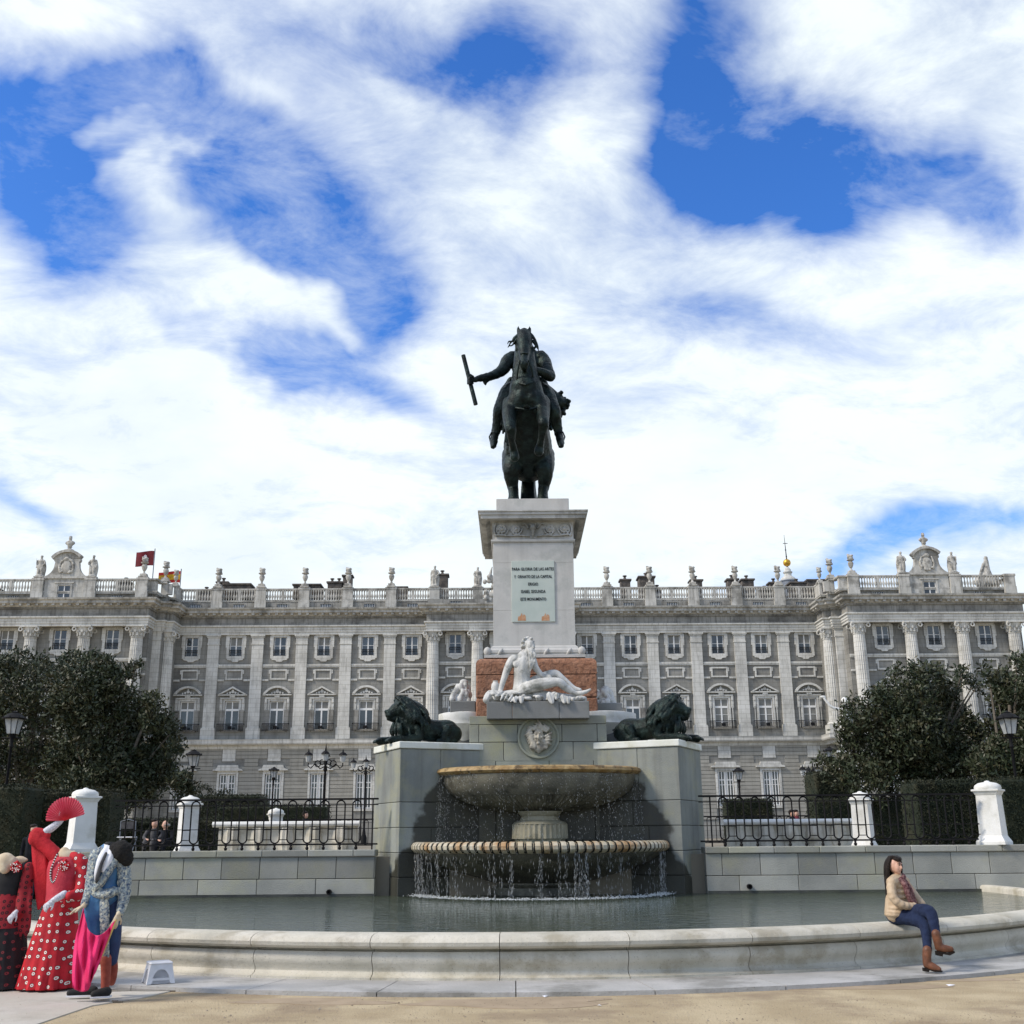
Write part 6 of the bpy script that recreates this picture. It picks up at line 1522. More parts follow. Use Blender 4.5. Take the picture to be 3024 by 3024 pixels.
# ================================================================ people, costumed mannequins, stool
def ring_shape(mb, rings, n=36, fold=None, uvs=None):
    "rings: (cx, cy, z, rx, ry, fold amplitude)"
    vs = []
    for j, (cx, cy, z, rx, ry, fa) in enumerate(rings):
        for i in range(n):
            t = 2 * math.pi * i / n; q = 1 + fa * (abs(math.sin(7.5 * t + j * .12)) * 1.6 - 1 + math.sin(5 * t + 1.3) * .4)
            vs.append((cx + rx * q * math.cos(t), cy + ry * q * math.sin(t), z))
    fs = [(j * n + i, j * n + (i + 1) % n, (j + 1) * n + (i + 1) % n, (j + 1) * n + i) for j in range(len(rings) - 1) for i in range(n)]
    mb.add(vs, fs + [tuple(reversed(range(n))), tuple(range((len(rings) - 1) * n, len(rings) * n))]); return mb
def dotted(name, base, base2, dot, ring_c, scale, r, rnd=.45, axis='XZ', rough=.75):
    m = mat(name, base, rough, base2, 6, .25, 60); nt = m.node_tree; L = nt.links; bs = nt.nodes['Principled BSDF']; src = bs.inputs['Base Color'].links[0].from_socket
    tc = nt.nodes.new('ShaderNodeTexCoord'); mp = nt.nodes.new('ShaderNodeMapping'); L.new(tc.outputs['Object'], mp.inputs['Vector'])
    mp.inputs['Rotation'].default_value = (R(90), 0, 0)      # printed on the cloth seen from the front: x and height
    vo = nt.nodes.new('ShaderNodeTexVoronoi'); vo.voronoi_dimensions = '2D'; vo.inputs['Scale'].default_value = scale; vo.inputs['Randomness'].default_value = rnd; L.new(mp.outputs[0], vo.inputs['Vector'])
    def lt(v):
        q = nt.nodes.new('ShaderNodeMath'); q.operation = 'LESS_THAN'; L.new(vo.outputs['Distance'], q.inputs[0]); q.inputs[1].default_value = v; return q.outputs[0]
    def mix(f, a, col):
        q = nt.nodes.new('ShaderNodeMix'); q.data_type = 'RGBA'; L.new(f, q.inputs[0]); L.new(a, q.inputs[6]); q.inputs[7].default_value = (*col, 1); return q.outputs[2]
    c = mix(lt(r * 1.35), src, ring_c); c = mix(lt(r), c, dot); c = mix(lt(r * .38), c, base); L.new(c, bs.inputs['Base Color']); return m
M['red_dots'] = dotted('red_dots', (.50, .012, .022), (.33, .006, .014), (.75, .70, .62), (.12, .005, .008), 11.5, .19, .62)
M['red_cloth'] = mat('red_cloth', (.52, .012, .022), .75, (.36, .006, .012), 7, .5, 60)
M['coral_cloth'] = mat('coral_cloth', (.58, .065, .085), .75, (.45, .03, .05), 5, .4, 60)
M['dark_red_lace'] = dotted('dark_red_lace', (.30, .014, .022), (.2, .008, .014), (.02, .004, .006), (.08, .004, .006), 15, .2)
M['black_dots'] = dotted('black_dots', (.010, .008, .009), (.02, .014, .016), (.22, .03, .035), (.05, .01, .01), 12, .17)
M['black_cloth'] = mat('black_cloth', (.010, .010, .011), .8, (.02, .02, .02), 8)
M['magenta'] = mat('magenta', (.72, .025, .15), .7, (.58, .016, .10), 3, .3, 50)
M['yellow_lining'] = mat('yellow_lining', (.55, .42, .14), .7)
M['lace_glove'] = mat('lace_glove', (.70, .70, .74), .7, (.42, .42, .47), 55, .5, 90)
M['gold_lace'] = mat('gold_lace', (.36, .42, .42), .6, (.02, .05, .12), 44, .9, 70, (.70, .68, .52), 34, .8)
M['blue_satin'] = mat('blue_satin', (.03, .10, .24), .4, (.055, .17, .33), 5, .5, 18)
M['blue_dark'] = mat('blue_dark', (.012, .025, .085), .6, (.02, .05, .13), 8, .4, 40)
M['shirt'] = mat('shirt', (.72, .72, .74), .7); M['tan_fabric'] = mat('tan_fabric', (.50, .40, .27), .7, (.58, .5, .36), 9)
M['beads'] = mat('beads', (.75, .73, .68), .3); M['bead_dark'] = mat('bead_dark', (.02, .015, .015), .3)
M['fur'] = mat('fur', (.008, .008, .008), .9, (.02, .018, .016), 40, 1, 80)
M['sock'] = mat('sock', (.22, .045, .03), .8, (.3, .07, .045), 20)
M['fan_cloth'] = mat('fan_cloth', (.52, .03, .07), .6, (.60, .09, .13), 9)

YM = gp(150, 2915, .03).y
def G(u, v, Y, r=None): return A(u, v, Y, r)
def px(n, Y): return n / 3250 * Y * .985
# ---- woman in the red polka dot dress (headless costume figure)
o = tag(empty('costume_figure', (A(140, 2915, YM)[0], YM, .03)), 'headless flamenco costume figure in a red dress with white dots, one gloved arm raised', 'costume figure'); O = Vector(o.location)
def at_o(p): return tuple(Vector(p[:3]) - O) + tuple(p[3:])
def rg(ul, ur, v, depth, fa, dy=0):
    a = at_o(G(ul, v, YM)); b_ = at_o(G(ur, v, YM)); return ((a[0] + b_[0]) / 2, dy, a[2], (b_[0] - a[0]) / 2, depth, fa)
sk = MB(); ring_shape(sk, [(rg(54, 226, 2935, .30, .05)[0], 0, .01, rg(54, 226, 2935, .3, 0)[3], .32, .10), rg(56, 227, 2915, .31, .10), rg(72, 228, 2860, .27, .08), rg(92, 228, 2790, .23, .06), rg(112, 228, 2730, .20, .035), rg(130, 226, 2680, .17, .01), rg(138, 222, 2655, .15, 0)], 60)
sk.build('skirt', M['red_dots'], o, smooth=True)
bo = MB(); ring_shape(bo, [rg(136, 224, 2665, .155, .0), rg(138, 226, 2640, .145, .01), rg(140, 232, 2605, .15, 0), rg(140, 240, 2570, .15, 0), rg(146, 236, 2545, .13, 0), rg(160, 228, 2530, .10, 0)], 36); bo.build('bodice', M['coral_cloth'], o, smooth=True)
b = Body(); 
def LO(b, pts, **k): b.limb([at_o(G(*p[:3])) + (p[3],) for p in pts], **k)
LO(b, [(165, 2540, YM, .05), (182, 2528, YM, .075), (200, 2530, YM, .08), (220, 2538, YM, .05)]); LO(b, [(172, 2545, YM - .05, .05), (168, 2558, YM - .09, .045)]); LO(b, [(182, 2528, YM, .06), (190, 2516, YM, .058)]); LO(b, [(205, 2530, YM, .06), (218, 2519, YM, .03)])
b.build('neckline', M['tan_fabric'], o, voxel=.015, smooth=2)
b = Body(); LO(b, [(176, 2540, YM, .085), (160, 2522, YM, .085), (138, 2500, YM, .08), (118, 2482, YM, .085), (106, 2470, YM, .08)], n=12); LO(b, [(104, 2478, YM, .08), (108, 2462, YM, .07), (124, 2460, YM, .055), (140, 2466, YM, .04)], n=12)
b.build('sleeve', M['red_cloth'], o, voxel=.014, smooth=2, disp=.012, dsize=.05)
b = Body()
for i in range(15):      # fringed shawl hanging from the raised elbow
    t = i / 14; x0_ = 98 + 38 * t; LO(b, [(x0_ - 1, 2480 + 6 * t, YM + .03, .022), (x0_ + 4, 2560 + 10 * t, YM + .02 * math.sin(i * 2), .024), (x0_ + 10 + 4 * math.sin(i), 2640 - 15 * t, YM, .018), (x0_ + 14 + 4 * math.sin(i * 1.7), 2685 - 30 * t + 8 * math.sin(i * 3), YM, .008)], n=6)
b.build('shawl', M['red_cloth'], o, voxel=.012, smooth=0)
b = Body(); LO(b, [(238, 2540, YM - .02, .06), (244, 2580, YM - .05, .085), (244, 2615, YM - .1, .08), (232, 2640, YM - .17, .07), (208, 2646, YM - .24, .06)], n=12)
LO(b, [(215, 2530, YM - .01, .06), (238, 2545, YM - .03, .08), (246, 2600, YM, .10), (246, 2645, YM, .08)], n=12)
for i in range(10): LO(b, [(196 + i * 5, 2640, YM - .2 + i * .02, .03), (192 + i * 5, 2670 + 5 * (i % 3), YM - .18 + i * .02, .02)], n=6, sub=2)
b.build('cape_sleeve', M['red_dots'], o, voxel=.014, smooth=2)
def hand(b, wrist, d, up, s=1.0, curl=.3, LOc=None):
    "palm, four unequal fingers and a side thumb; d points along the hand, up is the back of the hand"
    d = Vector(d).normalized(); up = Vector(up); up = (up - d * up.dot(d)).normalized(); sd = d.cross(up); w = Vector(wrist)
    P_ = lambda a, c, e, r: tuple(w + d * a * s + sd * c * s + up * e * s) + (r * s,)
    b.limb([P_(0, 0, 0, .026), P_(.04, 0, 0, .033), P_(.08, 0, -.004, .034)], n=8, flat=.6, side=up)
    for i, (off, ln) in enumerate(((-.028, .062), (-.010, .072), (.010, .068), (.027, .052))):
        b.limb([P_(.085, off, 0, .0105), P_(.085 + ln * .5, off * 1.15, -curl * .018, .0098), P_(.085 + ln * .85, off * 1.2, -curl * .055, .0088)], n=6, sub=2)
    b.limb([P_(.025, -.03, -.005, .013), P_(.055, -.055, -.012, .012), P_(.085, -.062, -.022, .0095)], n=6, sub=2)
b = Body(); LO(b, [(124, 2463, YM, .042), (150, 2447, YM, .045), (170, 2432, YM, .038), (180, 2424, YM, .030)], n=10); w_ = at_o(G(180, 2423, YM)); hand(b, w_, (.55, -.1, .8), (.5, -.6, -.3), 1.0, .9)
b.build('glove', M['lace_glove'], o, voxel=.008, smooth=1)
b = Body(); LO(b, [(190, 2640, YM - .25, .040), (170, 2652, YM - .29, .038), (158, 2658, YM - .30, .030)], n=10); hand(b, at_o(G(158, 2658, YM - .30)), (-.75, -.1, -.7), (0, -1, .2), 1.0, .8)
b.build('glove', M['lace_glove'], o, voxel=.008, smooth=1)
nk = MB(); n2 = MB(); pts = [(170, 2521), (163, 2535), (157, 2550), (151, 2566), (149, 2582), (150, 2596), (154, 2605), (161, 2602), (166, 2592), (171, 2578), (175, 2565)]
cc = cat([(*at_o(G(u, v, YM - .14))[:3],) for u, v in pts], 4)
for i, p in enumerate(cc):
    b2 = Body(); (nk if i % 2 else n2).lathe([(.001, -.011), (.009, -.006), (.012, 0), (.009, .006), (.001, .011)], 6, tuple(p))
tag(nk.build('white_beads', M['beads'], o), kind='stuff'); tag(n2.build('dark_beads', M['bead_dark'], o), kind='stuff')
def corsage(par, u, v, Y, O_, r):
    b = Body(); rd = random.Random(3); c = Vector(G(u, v, Y)) - O_
    for i in range(46): a = rd.uniform(0, 6.3); q = r * rd.random() ** .5; b.ell((c.x + q * math.cos(a), c.y + rd.uniform(-.02, .02), c.z + q * math.sin(a)), (.016, .014, .012), n=6)
    b.build('flower_corsage', M['red_cloth'], par, voxel=.007, smooth=0)
    mb = MB()
    for i in range(40): a = rd.uniform(0, 6.3); q = r * rd.random() ** .5; mb.lathe([(.001, -.005), (.006, 0), (.001, .005)], 5, (c.x + q * math.cos(a), c.y - .035, c.z + q * math.sin(a)))
    tag(mb.build('petal_tips', M['beads'], par), kind='stuff')
corsage(o, 190, 2555, YM - .16, O, .062)
# fan held up
fp = Vector(G(193, 2423, YM - .04)); fo = tag(empty('hand_fan', fp), 'open red folding fan held up in the white lace glove', 'fan')
hub = Vector((0, 0, 0)); nseg = 22; a0, a1 = 172, 8
def fan_r(t): return px(54 + 10 * math.sin(t * math.pi), YM)
for i in range(nseg):
    t0, t1 = i / nseg, (i + 1) / nseg
    A0 = R(a0 + (a1 - a0) * t0); A1 = R(a0 + (a1 - a0) * t1); Am = (A0 + A1) / 2; r0 = .02
    mb = MB(); y = -.008; q0, q1 = fan_r(t0), fan_r(t1)
    mb.add([(r0 * math.cos(A0), 0, r0 * math.sin(A0)), (q0 * math.cos(A0), 0, q0 * math.sin(A0)), ((q0 + .012) * math.cos(Am), y, (q0 + .012) * math.sin(Am)), (r0 * math.cos(Am), y, r0 * math.sin(Am)), (q1 * math.cos(A1), 0, q1 * math.sin(A1)), (r0 * math.cos(A1), 0, r0 * math.sin(A1))], [(0, 1, 2, 3), (3, 2, 4, 5)])
    ob = mb.build('pleat', M['fan_cloth'], fo); ob.modifiers.new('t', 'SOLIDIFY').thickness = .003; ob.rotation_euler = (0, R(-9), 0)
    mb = MB(); mb.tube([(0, -.012, 0), (q0 * .98 * math.cos(A0), -.012, q0 * .98 * math.sin(A0))], .0022, 4); ob = mb.build('rib', M['red_cloth'], fo); ob.rotation_euler = (0, R(-9), 0)
# ---- black and dark red costume at the left edge
o = tag(empty('costume_figure', (A(10, 2915, YM)[0], YM + .05, .03)), 'headless costume figure at left edge with black dress and dark red lace shawl', 'costume figure'); O = Vector(o.location)
ring_b = MB(); ring_shape(ring_b, [(rg(-90, 76, 2925, .3, .0)[0], 0, .0, rg(-90, 76, 2925, .3, 0)[3], .28, .06), rg(-88, 74, 2900, .28, .06), rg(-75, 70, 2820, .25, .04), rg(-60, 68, 2740, .22, .03), rg(-50, 62, 2680, .19, .01)], 50); ring_b.build('skirt', M['black_dots'], o, smooth=True)
mb = MB(); ring_shape(mb, [rg(-52, 66, 2740, .23, .03), rg(-50, 66, 2700, .21, .02), rg(-45, 60, 2660, .18, .01), rg(-42, 52, 2640, .16, 0)], 40); mb.build('hip_shawl', M['dark_red_lace'], o, smooth=True)
mb = MB(); ring_shape(mb, [rg(-48, 54, 2655, .155, 0), rg(-46, 58, 2610, .15, 0), rg(-44, 66, 2575, .14, 0), rg(-30, 62, 2552, .1, 0)], 36); mb.build('bodice', M['black_cloth'], o, smooth=True)
b = Body(); LO(b, [(-10, 2552, YM - .05, .06), (14, 2540, YM - .08, .085), (32, 2545, YM - .08, .07)], n=12); LO(b, [(14, 2565, YM - .12, .06), (10, 2545, YM - .1, .07)]); LO(b, [(40, 2550, YM, .06), (60, 2540, YM, .05), (78, 2539, YM, .02)]); b.build('neckline', M['tan_fabric'], o, voxel=.013, smooth=2)
corsage(o, 48, 2560, YM - .16, O, .06)
b = Body(); LO(b, [(86, 2560, YM, .055), (80, 2600, YM, .075), (70, 2650, YM, .075), (58, 2690, YM - .05, .06), (46, 2700, YM - .1, .05)], n=12)
for i in range(10): LO(b, [(50 + i * 4.5, 2660 - i * 4, YM - .03, .025), (48 + i * 4.4, 2715 + 6 * (i % 3), YM - .04, .02), (50 + i * 4, 2745 + 10 * (i % 4), YM - .04, .008)], n=6)
b.build('shawl', M['dark_red_lace'], o, voxel=.013, smooth=1)
b = Body(); hand(b, at_o(G(48, 2692, YM - .15)), (-.6, -.1, -.8), (0, -1, .1), .95, .8); b.build('glove', M['lace_glove'], o, voxel=.008, smooth=1)
mb = MB(); ring_shape(mb, [rg(-60, 24, 2890, .1, .05, -.22), rg(-58, 25, 2850, .1, .05, -.22), rg(-55, 22, 2820, .09, .04, -.2), rg(-50, 12, 2812, .05, .02, -.2)], 30); mb.build('ruffle', M['red_cloth'], o, smooth=True)
# ---- bullfighter costume
YB = gp(300, 2945, .03).y + .05
o = tag(empty('costume_figure', (A(305, 2940, YB)[0], YB, .03)), 'headless bullfighter costume figure in blue satin and gold lace with a white shirt', 'costume figure'); O = Vector(o.location)
b = Body(); LO(b, [(308, 2640, YB, .16), (306, 2610, YB, .145), (310, 2570, YB, .17), (314, 2540, YB, .18), (318, 2522, YB, .12)], n=14, flat=.62, side=(0, 1, 0)); b.build('waistcoat', M['blue_satin'], o, voxel=.014, smooth=2, disp=.01, dsize=.06)
b = Body()      # jacket fronts, shoulders and sleeves
LO(b, [(300, 2512, YB - .02, .05), (284, 2530, YB - .03, .075), (277, 2565, YB - .06, .055), (274, 2600, YB - .07, .05), (276, 2630, YB - .07, .055), (294, 2640, YB - .1, .05), (318, 2640, YB - .12, .05), (336, 2632, YB - .08, .05)], n=10)
LO(b, [(330, 2515, YB - .02, .05), (338, 2540, YB - .09, .05), (322, 2568, YB - .13, .045), (304, 2598, YB - .14, .045), (286, 2620, YB - .12, .045)], n=10)
LO(b, [(342, 2524, YB, .075), (360, 2548, YB, .078), (368, 2590, YB, .072), (368, 2640, YB - .02, .064), (360, 2676, YB - .05, .054), (355, 2694, YB - .08, .046)], n=12)
LO(b, [(283, 2528, YB - .02, .075), (274, 2560, YB - .02, .06), (268, 2600, YB - .04, .055), (260, 2640, YB - .08, .048), (250, 2668, YB - .12, .042)], n=10)
b.build('jacket', M['gold_lace'], o, voxel=.013, smooth=1, disp=.012, dsize=.02)
b = Body(); LO(b, [(316, 2503, YB - .04, .03), (302, 2535, YB - .13, .05), (288, 2575, YB - .15, .035), (283, 2600, YB - .13, .015)], n=8); LO(b, [(326, 2505, YB - .04, .03), (325, 2535, YB - .12, .045), (308, 2570, YB - .15, .03)], n=8); LO(b, [(318, 2500, YB, .05), (320, 2515, YB, .06)], n=10); b.build('shirt', M['shirt'], o, voxel=.011, smooth=1)
b = Body(); LO(b, [(313, 2520, YB - .15, .016), (300, 2550, YB - .19, .02), (288, 2590, YB - .19, .022), (284, 2606, YB - .17, .012)], n=8); b.build('tie', M['grey_cloth'], o, voxel=.008, smooth=1)
mb = MB(); mb.lathe([(.045, 0), (.05, .03), (.03, .05)], 14, at_o(G(321, 2500, YB))); mb.build('neck_stump', M['black_cloth'], o)
b = Body(); LO(b, [(283, 2640, YB, .12), (276, 2690, YB, .115), (280, 2760, YB, .10), (288, 2830, YB, .07)], n=12); LO(b, [(300, 2640, YB, .12), (296, 2700, YB, .1)], n=12); b.build('trouser_leg', M['blue_satin'], o, voxel=.014, smooth=2, disp=.012, dsize=.08)
b = Body(); LO(b, [(328, 2640, YB + .05, .10), (332, 2700, YB + .06, .10), (334, 2770, YB + .07, .085), (331, 2835, YB + .07, .06)], n=12); b.build('trouser_leg', M['blue_dark'], o, voxel=.014, smooth=2)
b = Body(); LO(b, [(308, 2640, YB - .1, .05), (309, 2700, YB - .11, .055), (310, 2780, YB - .08, .05), (312, 2832, YB - .04, .045)], n=8, flat=.5, side=(0, 1, 0)); LO(b, [(300, 2640, YB - .1, .05), (330, 2636, YB - .08, .05)], n=8); b.build('gold_stripe', M['gold_lace'], o, voxel=.012, smooth=1, disp=.01, dsize=.02)
for k_, (pts, sh_) in enumerate([([(312, 2832, YB - .02, .062), (313, 2860, YB - .02, .055), (311, 2900, YB - .02, .046), (310, 2925, YB - .02, .045)], (310, 2935, 282, 2942, YB - .06)), ([(333, 2836, YB + .12, .05), (336, 2860, YB + .12, .045), (334, 2885, YB + .14, .04), (330, 2900, YB + .2, .04)], (270, 2932, 212, 2934, YB + .04))]):
    b = Body(); LO(b, pts, n=10); b.build('stocking', M['sock'], o, voxel=.011, smooth=1)
    u0, v0, u1, v1, Yq = sh_; p0, p1 = at_o(G(u0, v0, Yq)), at_o(G(u1, v1, Yq)); b = Body(); dz = .045
    b.limb([(p0[0] + .02, p0[1], dz + .01, .048), ((p0[0] + p1[0]) / 2, p0[1] - .02, dz, .045), (p1[0], p0[1] - .05, dz - .008, .036)], n=10); b.build('shoe', M['black_cloth'], o, voxel=.01, smooth=1)
    MB().prism([(p0[0] + .06, p0[1] - .045), (p0[0] + .06, p0[1] + .045), ((p0[0] + p1[0]) / 2, p0[1] + .03), (p1[0] - .03, p0[1] - .02), (p1[0] - .03, p0[1] - .08), ((p0[0] + p1[0]) / 2, p0[1] - .07)], .0, .016, 'z').build('shoe_sole', M['shirt'], o)
b = Body(); LO(b, [(252, 2664, YB - .12, .032), (247, 2676, YB - .15, .026)], n=8); hand(b, at_o(G(247, 2676, YB - .15)), (-.85, -.25, -.42), (-.2, 0, 1), 1.0, .3); b.build('hand', M['tan_fabric'], o, voxel=.008, smooth=1)
b = Body(); LO(b, [(354, 2690, YB - .08, .032), (350, 2700, YB - .12, .026)], n=8); hand(b, at_o(G(350, 2700, YB - .12)), (-.25, -.2, -.95), (.5, -.9, 0), 1.0, .9); b.build('hand', M['tan_fabric'], o, voxel=.008, smooth=1)
# hat hung over the shoulder
hp = Vector(G(357, 2520, YB - .06)); ho = tag(empty('bullfighter_hat', hp), 'black fuzzy bullfighter hat hung over the shoulder of the blue and gold costume', 'hat')
b = Body(); b.ell((0, 0, .02), (.11, .10, .12)); b.ell((-.06, 0, .06), (.07, .07, .06)); b.ell((.06, .02, -.05), (.075, .08, .09)); b.ell((.07, 0, .05), (.05, .06, .06))
b.build('hat_body', M['fur'], ho, voxel=.014, smooth=1, disp=.02, dsize=.02)
# cape
YC = YB - .2
co = tag(empty('cape', (A(285, 2930, YC)[0], YC, .03)), 'magenta cape hanging in folds between the hands of the bullfighter costume', 'cape'); O = Vector(co.location)
top = [(246, 2682), (252, 2710), (260, 2742), (275, 2758), (292, 2762), (310, 2752), (326, 2735), (341, 2716)]
bot = [(214, 2915), (226, 2924), (242, 2929), (256, 2926), (264, 2915), (274, 2890), (290, 2850), (298, 2826)]
left = [(233, 2700), (222, 2760), (213, 2830), (212, 2890)]
nU, nV = 44, 30; tp = cat([(*t_, 0) for t_ in top], 8); bt = cat([(*t_, 0) for t_ in bot], 8); vs = []
for j in range(nV + 1):
    f_ = j / nV
    for i in range(nU + 1):
        s_ = i / nU; a = tp[min(int(s_ * (len(tp) - 1)), len(tp) - 1)]; c = bt[min(int(s_ * (len(bt) - 1)), len(bt) - 1)]
        q = s_ * (len(tp) - 1); k0 = int(min(q, len(tp) - 2)); fr = q - k0; a = tp[k0] * (1 - fr) + tp[k0 + 1] * fr; c = bt[k0] * (1 - fr) + bt[k0 + 1] * fr
        u = a[0] * (1 - f_) + c[0] * f_ - 10 * math.sin(math.pi * f_) * (1 - s_) ** 2; v = a[1] * (1 - f_) + c[1] * f_
        y = YC - .05 + .04 * math.sin(s_ * 17 + f_ * 4.5) * (.35 + .65 * f_) + .02 * math.sin(s_ * 31 - f_ * 6) - .10 * math.sin(math.pi * s_) * (1 - f_ * .5)
        p = at_o(G(u, v, y)); vs.append(p)
mb = MB(); mb.add(vs, [(j * (nU + 1) + i, j * (nU + 1) + i + 1, (j + 1) * (nU + 1) + i + 1, (j + 1) * (nU + 1) + i) for j in range(nV) for i in range(nU)])
ob = mb.build('cape_cloth', M['magenta'], co, smooth=True); ob.modifiers.new('t', 'SOLIDIFY').thickness = .006
mb = MB(); edge_ = [Vector(vs[j * (nU + 1) + nU]) for j in range(nV + 1)]
mb.tube([e + Vector((.004, .004, 0)) for e in edge_], .012, 6); mb.build('lining_edge', M['yellow_lining'], co, smooth=True)
# ---- white plastic stool
p = gp(463, 2903, .05); st_ = tag(empty('plastic_stool', (p.x, p.y + .05, .05), R(28)), 'white plastic step stool standing on wet paving beside the basin', 'stool')
wt, wb, hs_ = .115, .155, .225
MB().cbox(-wt - .012, wt + .012, -wt - .012, wt + .012, hs_ - .028, hs_, .012).build('seat', M['white_plastic'], st_)
for k_ in range(4):
    mb = MB(); pts = []
    n_ = 10; out = [(-wb, 0), (-wt, hs_ - .02), (wt, hs_ - .02), (wb, 0), (wb - .045, 0)]
    arch = [((wb - .06) * math.cos(R(a)), .02 + .13 * math.sin(R(a)) + 0) for a in range(0, 181, 15)]
    poly_ = out + arch + [(-wb + .045, 0)]
    vs = []
    for dd in (0, .008):
        for x, z in poly_:
            f_ = z / hs_; y = -(wb + (wt - wb) * f_) + dd; vs.append((x, y, z))
    n_ = len(poly_); bm = bmesh.new(); vv = [bm.verts.new(v) for v in vs]; f1 = bm.faces.new(vv[:n_]); f2 = bm.faces.new(list(reversed(vv[n_:])))
    for i in range(n_): bm.faces.new((vv[i], vv[(i + 1) % n_], vv[(i + 1) % n_ + n_], vv[i + n_]))
    bmesh.ops.triangulate(bm, faces=[f1, f2]); bm.verts.index_update()
    mb.m = Matrix.Rotation(R(90 * k_), 4, 'Z'); mb.add([v.co.copy() for v in bm.verts], [[v.index for v in f.verts] for f in bm.faces]); bm.free(); mb.build('leg_panel', M['white_plastic'], st_)
    if k_ % 2 == 0: mb = MB(); mb.m = Matrix.Rotation(R(90 * k_), 4, 'Z'); mb.box(-wb + .01, wb - .01, -wb + .012, -wb + .02, .035, .06); mb.build('brace', M['white_plastic'], st_)
# ---- seated woman on the rim
YW = gp(2655, 2727, .53).y
o = tag(empty('person', (A(2660, 2865, YW)[0], YW, .53)), 'seated woman with long dark hair in a cream quilted jacket, scarf, jeans and brown boots', 'person'); O = Vector(o.location)
def W(b, pts, **k): b.limb([at_o(G(u, v, YW + dy)) + (r,) for u, v, dy, r in pts], **k)
b = Body()       # the figure itself
W(b, [(2646, 2690, .03, .09), (2648, 2670, .02, .09), (2650, 2640, 0, .10), (2651, 2615, 0, .10), (2653, 2598, 0, .07)], n=12, flat=.75, side=(1, 0, 0)); W(b, [(2653, 2598, 0, .05), (2650, 2582, -.01, .047)], n=10)
hc = Vector(at_o(G(2643, 2555, YW - .01))); HR = Matrix.Rotation(R(-38), 3, 'Z') @ Matrix.Rotation(R(11), 3, 'Y')
b.ell(hc, (.078, .075, .098)); b.ell(hc + HR @ Vector((.035, -.02, -.02)), (.052, .058, .075))
b.limb([tuple(hc + HR @ Vector((.078, -.035, .02))) + (.009,), tuple(hc + HR @ Vector((.100, -.044, -.010))) + (.0125,), tuple(hc + HR @ Vector((.090, -.040, -.022))) + (.011,)], n=6)
b.ell(hc + HR @ Vector((.078, -.032, -.045)), (.018, .024, .009), n=8); b.ell(hc + HR @ Vector((.066, -.026, -.075)), (.026, .026, .02), n=8); b.ell(hc + HR @ Vector((.070, -.005, .035)), (.02, .03, .012), n=8); b.ell(hc + HR @ Vector((.060, -.052, .032)), (.02, .016, .01), n=8)
b.ell(hc + HR @ Vector((.058, -.055, -.022)), (.022, .018, .022), n=8)
for pts in ([(2634, 2606, -.13, .05), (2638, 2640, -.17, .045), (2650, 2668, -.2, .04), (2680, 2678, -.2, .034), (2705, 2676, -.17, .028)], [(2668, 2604, .12, .05), (2690, 2630, .1, .045), (2706, 2654, .03, .036), (2724, 2672, -.05, .028)]): W(b, pts, n=9)
for pts in ([(2648, 2702, -.0, .08), (2684, 2709, -.16, .075), (2728, 2734, -.40, .06), (2737, 2775, -.58, .045), (2738, 2810, -.70, .038)], [(2655, 2698, .1, .08), (2700, 2694, -.15, .075), (2742, 2694, -.46, .058), (2758, 2728, -.60, .048), (2765, 2760, -.67, .038)]): W(b, pts, n=9)
h1_ = at_o(G(2704, 2677, YW - .18)); hand(b, h1_, (.95, -.05, -.15), (0, -.6, .8), .92, .9); h2_ = at_o(G(2724, 2671, YW - .07)); hand(b, h2_, (.35, -.8, -.5), (.7, 0, .7), .92, .8)
b.build('body', M['skin'], o, voxel=.0085, smooth=1)
for sx, dy_ in ((1, -.058), (1, .0)):       # eye, brow, lips
    pass
b = Body(); b.ell(hc + HR @ Vector((.072, -.052, .018)), (.010, .009, .0065), n=8); b.ell(hc + HR @ Vector((.086, -.012, .018)), (.008, .009, .0065), n=8); b.build('eyes', M['hair'], o, voxel=.004, smooth=0)
b = Body(); b.limb([tuple(hc + HR @ Vector((.052, -.066, .030))) + (.0045,), tuple(hc + HR @ Vector((.072, -.056, .036))) + (.005,), tuple(hc + HR @ Vector((.082, -.044, .032))) + (.004,)], n=5); b.build('eyebrow', M['hair'], o, voxel=.0035, smooth=0)
b = Body(); b.limb([tuple(hc + HR @ Vector((.070, -.050, -.046))) + (.005,), tuple(hc + HR @ Vector((.087, -.036, -.045))) + (.0065,), tuple(hc + HR @ Vector((.088, -.016, -.046))) + (.005,)], n=6); b.build('lips', mat('lips', (.32, .08, .07), .5), o, voxel=.0035, smooth=0)
HZ = Matrix.Rotation(R(-38), 3, 'Z')
b = Body(); b.ell(hc + HZ @ Vector((-.030, .022, .030)), (.086, .084, .092)); b.ell(hc + HZ @ Vector((.035, -.012, .075)), (.058, .07, .03))
rd = random.Random(4)
for i in range(74):
    a = rd.uniform(-2.9, 2.5)
    if -1.85 < a < .55: continue
    x, y = .088 * math.cos(a) - .02, .088 * math.sin(a) + .005; ln = rd.uniform(.14, .34) if x < .03 else rd.uniform(.08, .18)
    b.limb([tuple(hc + HZ @ Vector((x * .55, y * .55, .10))) + (.018,), tuple(hc + HZ @ Vector((x * 1.02, y * 1.02, .03))) + (.02,), tuple(hc + HZ @ Vector((x * 1.12 - .008 + rd.uniform(-.012, .012), y * 1.16 + rd.uniform(-.012, .012), -.08))) + (.013,), tuple(hc + HZ @ Vector((x * 1.12 - .02 + rd.uniform(-.015, .015), y * 1.15 + rd.uniform(-.02, .02), -.06 - ln))) + (.006,)], n=6, sub=3)
